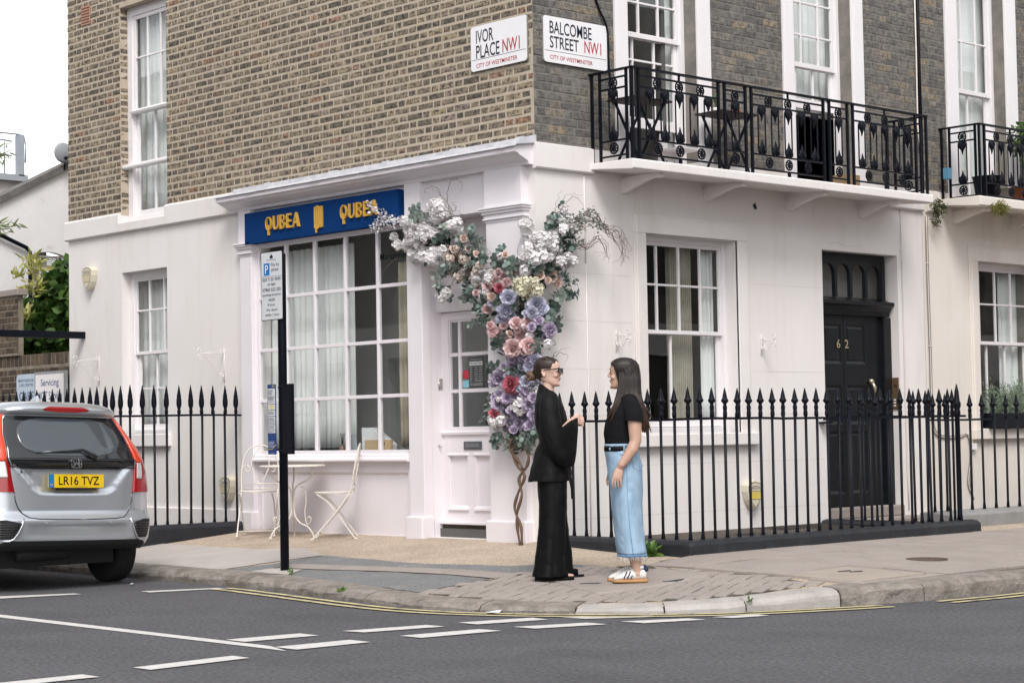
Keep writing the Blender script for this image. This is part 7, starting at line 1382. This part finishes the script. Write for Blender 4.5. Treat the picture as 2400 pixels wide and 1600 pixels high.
TWIGS=[[(-.977,-.12,3.216),(-.99,-.14,3.314),(-1.077,-.16,3.421),(-1.153,-.18,3.511),(-1.257,-.2,3.503),(-1.266,-.22,3.453)],[(-.989,-.12,3.233),(-1.014,-.14,3.35),(-1.001,-.16,3.446),(-.913,-.18,3.551),(-.779,-.2,3.527),(-.726,-.22,3.462),(-.736,-.24,3.421)],[(-.956,-.16,3.244),(-1.006,-.18,3.33),(-1.08,-.2,3.452),(-1.183,-.22,3.502)],[(-1.661,-.15,3.261),(-1.505,-.17,3.279),(-1.363,-.19,3.323),(-1.404,-.21,3.35),(-1.47,-.23,3.372)],[(-1.3,-.18,3.234),(-1.326,-.2,3.302),(-1.353,-.22,3.353),(-1.447,-.24,3.294)],[(-1.258,-.14,3.207),(-1.257,-.16,3.323),(-1.182,-.18,3.364),(-1.183,-.2,3.412)],[(-.929,-.14,3.259),(-.88,-.16,3.302),(-.931,-.18,3.339),(-.809,-.2,3.334)],[(-.771,-.15,3.145),(-.796,-.17,3.212),(-.822,-.19,3.262)],[(-2.107,-.2,3.455),(-1.921,-.22,3.341),(-1.737,-.24,3.262),(-1.555,-.26,3.227),(-1.376,-.28,3.176)],[(-1.761,-.2,3.182),(-1.923,-.22,3.264),(-1.981,-.24,3.182)],[(.14,.052,3.01),(.16,.046,3.103),(.18,.173,3.221),(.2,.222,3.286),(.22,.292,3.305),(.24,.371,3.228)],[(.14,.064,3.059),(.16,.081,3.169),(.18,.074,3.246),(.2,.135,3.359)],[(.18,.059,3.07),(.2,.131,3.216),(.22,.158,3.311),(.24,.34,3.338)],[(.16,.212,3.118),(.18,.349,3.127),(.2,.453,3.176),(.22,.671,3.04),(.24,.786,2.903),(.26,.881,2.796),(.28,.878,2.804)],[(.17,.201,3.053),(.19,.339,3.099),(.21,.466,3.124),(.23,.661,3.042),(.25,.78,3.083),(.27,.912,2.888),(.29,.812,2.79)],[(.18,.191,3.035),(.2,.328,3.071),(.22,.434,3.185),(.24,.65,3.016),(.26,.769,3.033),(.28,.803,2.801),(.3,.8,2.746)],[(.19,.183,3.104),(.21,.319,3.102),(.23,.483,3.208),(.25,.64,3.024),(.27,.756,2.959),(.29,.816,3.025),(.31,.752,2.738)],[(.2,.169,2.967),(.22,.308,3.068),(.24,.422,3.096),(.26,.631,3.061),(.28,.746,2.982),(.3,.807,2.961),(.32,.733,2.772)],[(.21,.161,3.026),(.23,.297,3.015),(.25,.435,3.056),(.27,.619,3.028),(.29,.737,3.017),(.31,.788,2.835),(.33,.689,2.879)],[(.22,.152,3.063),(.24,.29,3.132),(.26,.445,3.174),(.28,.61,3.049),(.3,.724,2.929),(.32,.788,2.925),(.34,.759,2.757)],[(.23,.14,2.977),(.25,.279,3.089),(.27,.375,3.144),(.29,.598,2.988),(.31,.713,2.914),(.33,.758,2.797),(.35,.697,2.704)],[(.24,.131,3.012),(.26,.269,3.103),(.28,.419,3.096),(.3,.59,3.07),(.32,.706,3.016),(.34,.74,2.83),(.36,.58,2.715)],[(.25,.123,3.085),(.27,.26,3.131),(.29,.44,3.197),(.31,.578,3.001),(.33,.696,3.024),(.35,.746,2.916),(.37,.784,2.851)],[(.26,.11,2.974),(.28,.247,3.009),(.3,.403,3.106),(.32,.568,3.004),(.34,.682,2.905),(.36,.778,2.957),(.38,.683,2.697)],[(.16,.318,2.881),(.18,.456,2.909),(.2,.575,2.984),(.22,.666,2.845),(.24,.473,2.834)],[(.16,.318,2.898),(.18,.456,2.902),(.2,.574,2.956),(.22,.668,2.917),(.24,.587,2.753)],[(.16,.318,2.903),(.18,.456,2.881),(.2,.574,2.953),(.22,.665,2.824),(.24,.591,2.758)],[(.16,.318,2.883),(.18,.455,2.865),(.2,.575,2.994),(.22,.667,2.912),(.24,.657,2.736)],[(.16,.319,2.928),(.18,.455,2.861),(.2,.574,2.945),(.22,.665,2.816),(.24,.621,2.793)],[(.16,.319,2.919),(.18,.455,2.869),(.2,.574,2.935),(.22,.666,2.866),(.24,.522,2.79)],[(.16,.317,2.853),(.18,.456,2.888),(.2,.575,2.983),(.22,.664,2.799),(.24,.686,2.822)],[(.12,-.15,2.858),(.076,-.17,3.003),(.145,-.19,3.074),(.054,-.21,3.144),(.099,-.23,3.201)],[(.12,-.106,2.892),(.046,-.14,3.055),(.023,-.16,3.119)],[(-.098,-.12,2.783),(-.097,-.14,2.861),(.019,-.16,2.961)],[(.15,.025,1.895),(.17,.062,1.95),(.19,.198,1.983)],[(.15,.025,1.888),(.17,.105,1.927),(.19,.173,1.904),(.21,.13,1.855)],[(.15,-.028,1.95),(.17,.042,2.013),(.19,-.009,2.058),(.21,-.016,2.135)],[(-1.748,-.15,2.912),(-1.832,-.17,2.849),(-1.916,-.19,2.787),(-1.906,-.21,2.717)],[(-.58,-.2,2.688),(-.459,-.22,2.806),(-.341,-.24,2.828),(-.482,-.26,2.967),(-.53,-.28,3.05)],[(-.348,-.24,2.541),(-.513,-.26,2.712),(-.634,-.28,2.753),(-.781,-.3,2.795)],[(-.618,-.22,2.619),(-.751,-.24,2.704),(-.8,-.26,2.672)],[(-.54,-.22,2.664),(-.784,-.24,2.692),(-.879,-.26,2.536)],[(-.629,-.22,2.602),(-.775,-.24,2.731),(-.972,-.26,2.674)],[(-.467,-.22,2.644),(-.666,-.24,2.6),(-.796,-.26,2.692)],[(-.572,-.22,2.67),(-.778,-.24,2.733),(-.956,-.26,2.59)],[(-.554,-.22,2.657),(-.776,-.24,2.77),(-.97,-.26,2.646)],[(-.641,-.22,2.641),(-.779,-.24,2.648),(-.927,-.26,2.547)],[(-.475,-.22,2.59),(-.785,-.24,2.617),(-.866,-.26,2.537)],[(-.566,-.22,2.634),(-.778,-.24,2.65),(-.897,-.26,2.539)],[(-.519,-.22,2.641),(-.82,-.24,2.749),(-.88,-.26,2.655)]]
TRUNK=[[(-.032,-.22,1.171),(-.115,-.22,1.078),(-.06,-.22,.952),(.029,-.22,.859),(-.055,-.22,.718),(-.104,-.22,.577),(-.028,-.22,.422),(-.02,-.22,.306)],[(-.009,-.22,1.186),(.079,-.22,1.061),(.065,-.22,.952),(-.04,-.22,.843),(-.009,-.22,.703),(-.071,-.22,.546),(-.074,-.22,.421),(-.042,-.22,.305)],[(-.123,-.22,1.188),(-.149,-.22,1.094),(-.037,-.22,.984),(.007,-.22,.921)]]
CORE=[[(-1.487,-.1,3.13),(-1.258,-.1,3.009),(-1.008,-.1,2.872),(-.789,-.1,2.74),(-.597,-.1,2.596),(-.409,-.1,2.471),(-.271,-.1,2.318),(-.158,-.1,2.152),(-.116,-.1,1.992),(-.143,-.1,1.834),(-.17,-.1,1.677),(-.174,-.1,1.519),(-.156,-.1,1.328),(-.136,-.1,1.202)],[(.1,.27,3.075),(.1,.133,2.939),(.1,.02,2.806),(.1,-.093,2.642),(.012,-.1,2.491),(-.084,-.1,2.339)]]
def petal_geo(mb,phi,th,l,w,curl,cup,rnd,z0=0,r0=.05):
    D=Vector((math.cos(phi),math.sin(phi),0)); S=Vector((-math.sin(phi),math.cos(phi),0)); Z=Vector((0,0,1)); rows=[]; p=D*r0+Z*z0; nT=4; j=rnd.uniform
    for i in range(nT+1):
        t_=i/nT; a=th+curl*t_; d=D*math.sin(a)+Z*math.cos(a); nrm=D*-math.cos(a)+Z*math.sin(a)
        if i: p=p+d*(l/nT)
        ww=w*(.35+.65*math.sin(math.pi*min(1,.12+.62*t_)))*(1 if i<nT else .72); row=[]
        for k in (-1,-.5,0,.5,1): row.append(p+S*(ww*k)+nrm*(cup*(k*k)*l)+nrm*j(-.06,.06)*l)
        rows.append(row)
    mb.grid(rows)
def bloommesh(name,m,layers,seed,floret=False):
    rnd=random.Random(seed); g=MB()
    for n,th,l,w,curl,cup,z0,r0 in layers:
        ph=rnd.random()*6
        for i in range(n): petal_geo(g,ph+2*math.pi*i/n+rnd.uniform(-.15,.15),R_(th)+rnd.uniform(-.12,.12),l*rnd.uniform(.85,1.12),w,R_(curl)+rnd.uniform(-.2,.2),cup,rnd,z0,r0)
    return g.mesh(name,m,False)
def clustermesh(name,m,seed,nf=22,pet=5,fs=.42):
    rnd=random.Random(seed); g=MB()
    for i in range(nf):
        d=Vector((rnd.gauss(0,1),rnd.gauss(0,1),rnd.gauss(.45,.8))).normalized(); c=d*rnd.uniform(.55,1.0); q=d.to_track_quat('Z','Y'); ph=rnd.random()*6
        for k in range(pet):
            a=ph+2*math.pi*k/pet; l=fs*rnd.uniform(.8,1.2); w=l*.48; u=lambda x,y,z:c+q@Vector((x*math.cos(a)-y*math.sin(a),x*math.sin(a)+y*math.cos(a),z))
            g.add([u(0,0,0),u(l*.5,w,.10*l),u(l*.95,w*.55,.28*l),u(l*.95,-w*.55,.28*l),u(l*.5,-w,.10*l),u(l*.6,0,.02)],[(0,1,5),(1,2,5),(2,3,5),(3,4,5),(4,0,5)],True)
    return g.mesh(name,m,False)
def sprigmesh(name,m,seed,n=13,rl=.24):
    rnd=random.Random(seed); g=MB(); pts=bez([(0,0,-.3),(.05*rnd.uniform(-1,1),.05,.2),(.25*rnd.uniform(-1,1),.2*rnd.uniform(-1,1),.7),(.4*rnd.uniform(-1,1),.3*rnd.uniform(-1,1),1.1)],5); g.tube(pts,.018,4)
    for i in range(n):
        p=pts[int(i/n*(len(pts)-1))]; a=i*2.4; d=Vector((math.cos(a),math.sin(a),.35+rnd.uniform(-.2,.3))).normalized(); s_=d.cross(Vector((0,0,1))).normalized(); nn=d.cross(s_); r=rl*rnd.uniform(.7,1.15); c=p+d*r*1.15
        k=8; g.add([c+d*r*math.cos(2*math.pi*j/k)+s_*r*.85*math.sin(2*math.pi*j/k)+nn*.05*math.cos(4*math.pi*j/k) for j in range(k)]+[c-nn*.04],[(j,(j+1)%k,k) for j in range(k)],True)
    return g.mesh(name,m,False)
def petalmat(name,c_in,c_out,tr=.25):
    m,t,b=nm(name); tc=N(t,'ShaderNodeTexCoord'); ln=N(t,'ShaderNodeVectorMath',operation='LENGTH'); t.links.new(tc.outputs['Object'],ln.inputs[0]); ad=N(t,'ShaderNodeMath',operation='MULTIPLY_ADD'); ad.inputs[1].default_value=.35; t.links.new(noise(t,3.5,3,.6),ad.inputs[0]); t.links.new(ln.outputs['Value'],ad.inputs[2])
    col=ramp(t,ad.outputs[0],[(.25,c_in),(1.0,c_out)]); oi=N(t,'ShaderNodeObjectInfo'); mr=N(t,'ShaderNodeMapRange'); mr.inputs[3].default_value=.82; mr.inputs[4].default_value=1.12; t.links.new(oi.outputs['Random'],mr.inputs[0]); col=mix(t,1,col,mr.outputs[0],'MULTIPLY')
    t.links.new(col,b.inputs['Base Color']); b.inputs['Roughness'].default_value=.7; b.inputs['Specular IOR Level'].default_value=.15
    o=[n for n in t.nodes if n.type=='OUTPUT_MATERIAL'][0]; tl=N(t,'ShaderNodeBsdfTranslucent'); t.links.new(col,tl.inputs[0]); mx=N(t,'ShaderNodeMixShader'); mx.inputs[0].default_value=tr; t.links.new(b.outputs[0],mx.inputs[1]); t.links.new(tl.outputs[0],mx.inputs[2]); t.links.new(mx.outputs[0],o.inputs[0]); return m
PEO=[(5,8,.55,.28,-25,.25,.12,.05),(6,22,.70,.34,-15,.22,.08,.08),(7,42,.85,.38,0,.20,.04,.10),(8,64,.95,.42,10,.15,0,.10),(8,84,.98,.44,14,.10,-.05,.10)]
ROS_=[(4,4,.50,.30,-30,.3,.2,.03),(5,14,.62,.34,-18,.28,.12,.06),(6,34,.74,.40,0,.2,.05,.10),(6,58,.85,.46,18,.12,0,.12)]
fl=thing('flower_installation','tall arrangement of silk flowers climbing the corner pilaster on twisted stems','flowers',(-.04,-.22,.27))
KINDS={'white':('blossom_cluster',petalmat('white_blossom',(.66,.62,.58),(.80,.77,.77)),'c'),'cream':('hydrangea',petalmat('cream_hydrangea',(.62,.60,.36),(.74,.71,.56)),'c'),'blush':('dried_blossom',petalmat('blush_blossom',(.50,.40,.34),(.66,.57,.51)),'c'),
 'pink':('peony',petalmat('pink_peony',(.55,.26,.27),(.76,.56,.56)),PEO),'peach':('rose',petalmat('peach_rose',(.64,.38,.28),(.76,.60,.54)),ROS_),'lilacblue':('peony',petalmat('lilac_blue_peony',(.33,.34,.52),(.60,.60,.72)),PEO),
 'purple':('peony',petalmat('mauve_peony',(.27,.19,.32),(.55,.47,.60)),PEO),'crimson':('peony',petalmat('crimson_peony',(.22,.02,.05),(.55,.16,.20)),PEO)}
rnd=random.Random(77)
def outdir(x,y): 
    v=Vector((CAM.x-x,CAM.y-y,.6)).normalized(); return (v+Vector((rnd.gauss(0,.33),rnd.gauss(0,.33),rnd.gauss(0,.33)))).normalized()
for kd,(nm_,m_,ly) in KINDS.items():
    vs=[clustermesh(nm_,m_,k*7+1,34 if kd!='cream' else 44,4 if kd!='white' else 5,.36 if kd!='cream' else .28) if ly=='c' else bloommesh(nm_,m_,ly,k*5+2) for k in range(3)]
    for i,(x,y,z,s_) in enumerate(BLOOMS[kd]):
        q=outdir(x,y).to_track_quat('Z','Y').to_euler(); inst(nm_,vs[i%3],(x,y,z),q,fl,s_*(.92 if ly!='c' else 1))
EU=[sprigmesh('eucalyptus_sprig',leafmat('eucalyptus_%d'%k,c0,c1,.6,.2),k+3) for k,(c0,c1) in enumerate((((.11,.155,.135),(.26,.33,.30)),((.16,.20,.17),(.36,.40,.36)),((.06,.10,.085),(.18,.24,.21))))]
for i,(x,y,z,s_) in enumerate(BLOOMS['euca']):
    q=(outdir(x,y)+Vector((rnd.gauss(0,.8),rnd.gauss(0,.8),rnd.gauss(0,.8)))).to_track_quat('Z','Y').to_euler(); inst('eucalyptus_sprig',EU[i%3],(x,y,z),q,fl,s_)
TWM=mat('grey_brown_twig',(.13,.085,.07),(.20,.15,.13),30,.85)
for p in TWIGS:
    c=bez(p,5); c=[v+Vector((rnd.gauss(0,.006),rnd.gauss(0,.006),rnd.gauss(0,.006))) for v in c]; r0=.0042 if len(p)>5 else .003; MB().tube(c,[r0*(1-.75*i/len(c)) for i in range(len(c))],5).obj('twig',TWM,fl)
for i,p in enumerate(TRUNK):
    p=list(p)
    if i<2: p[-1]=(p[-1][0],p[-1][1],.262)
    c=bez(p,5); MB().tube(c,[.0125+.003*math.sin(k*.9) for k in range(len(c))],7).obj('stem',M['bark'],fl)
g=MB(); pts=[]
for ln_,n_ in ((CORE[0],900),(CORE[1],380)):
    c=bez(ln_,6)
    for i in range(n_): v=c[rnd.randrange(len(c))]; pts.append((v.x+rnd.gauss(0,.07),v.y+rnd.gauss(0,.035),v.z+rnd.gauss(0,.07)))
scatter_leaves(g,pts,.07,.04,rnd,.0); struct(g.obj('filler_leaves',leafmat('dark_filler_leaf',(.018,.035,.03),(.07,.11,.09)),fl,recalc=False),'stuff')
for ln_ in CORE: MB().tube(bez(ln_,4),.03,7).obj('core_branch',M['bark'],fl)
# spray of tiny white flowers over the sign and fine dried grass
g=MB(); pts=[]
for p in TWIGS[8:10]:
    for v in bez(p,6): pts+=[(v.x+rnd.gauss(0,.02),v.y+rnd.gauss(0,.02),v.z+rnd.gauss(0,.025)) for _ in range(7)]
scatter_leaves(g,pts,.028,.022,rnd,.3); struct(g.obj('spray_petals',KINDS['white'][1],fl,recalc=False),'stuff')
g=MB(); pts=[]
for p in TWIGS[13:24]:
    for v in bez(p,3)[:9]: pts+=[(v.x+rnd.gauss(0,.02),v.y+rnd.gauss(0,.02),v.z+rnd.gauss(0,.02)) for _ in range(3)]
scatter_leaves(g,pts,.026,.020,rnd,.3); struct(g.obj('spray_leaves',EU[1].materials[0],fl,recalc=False),'stuff')
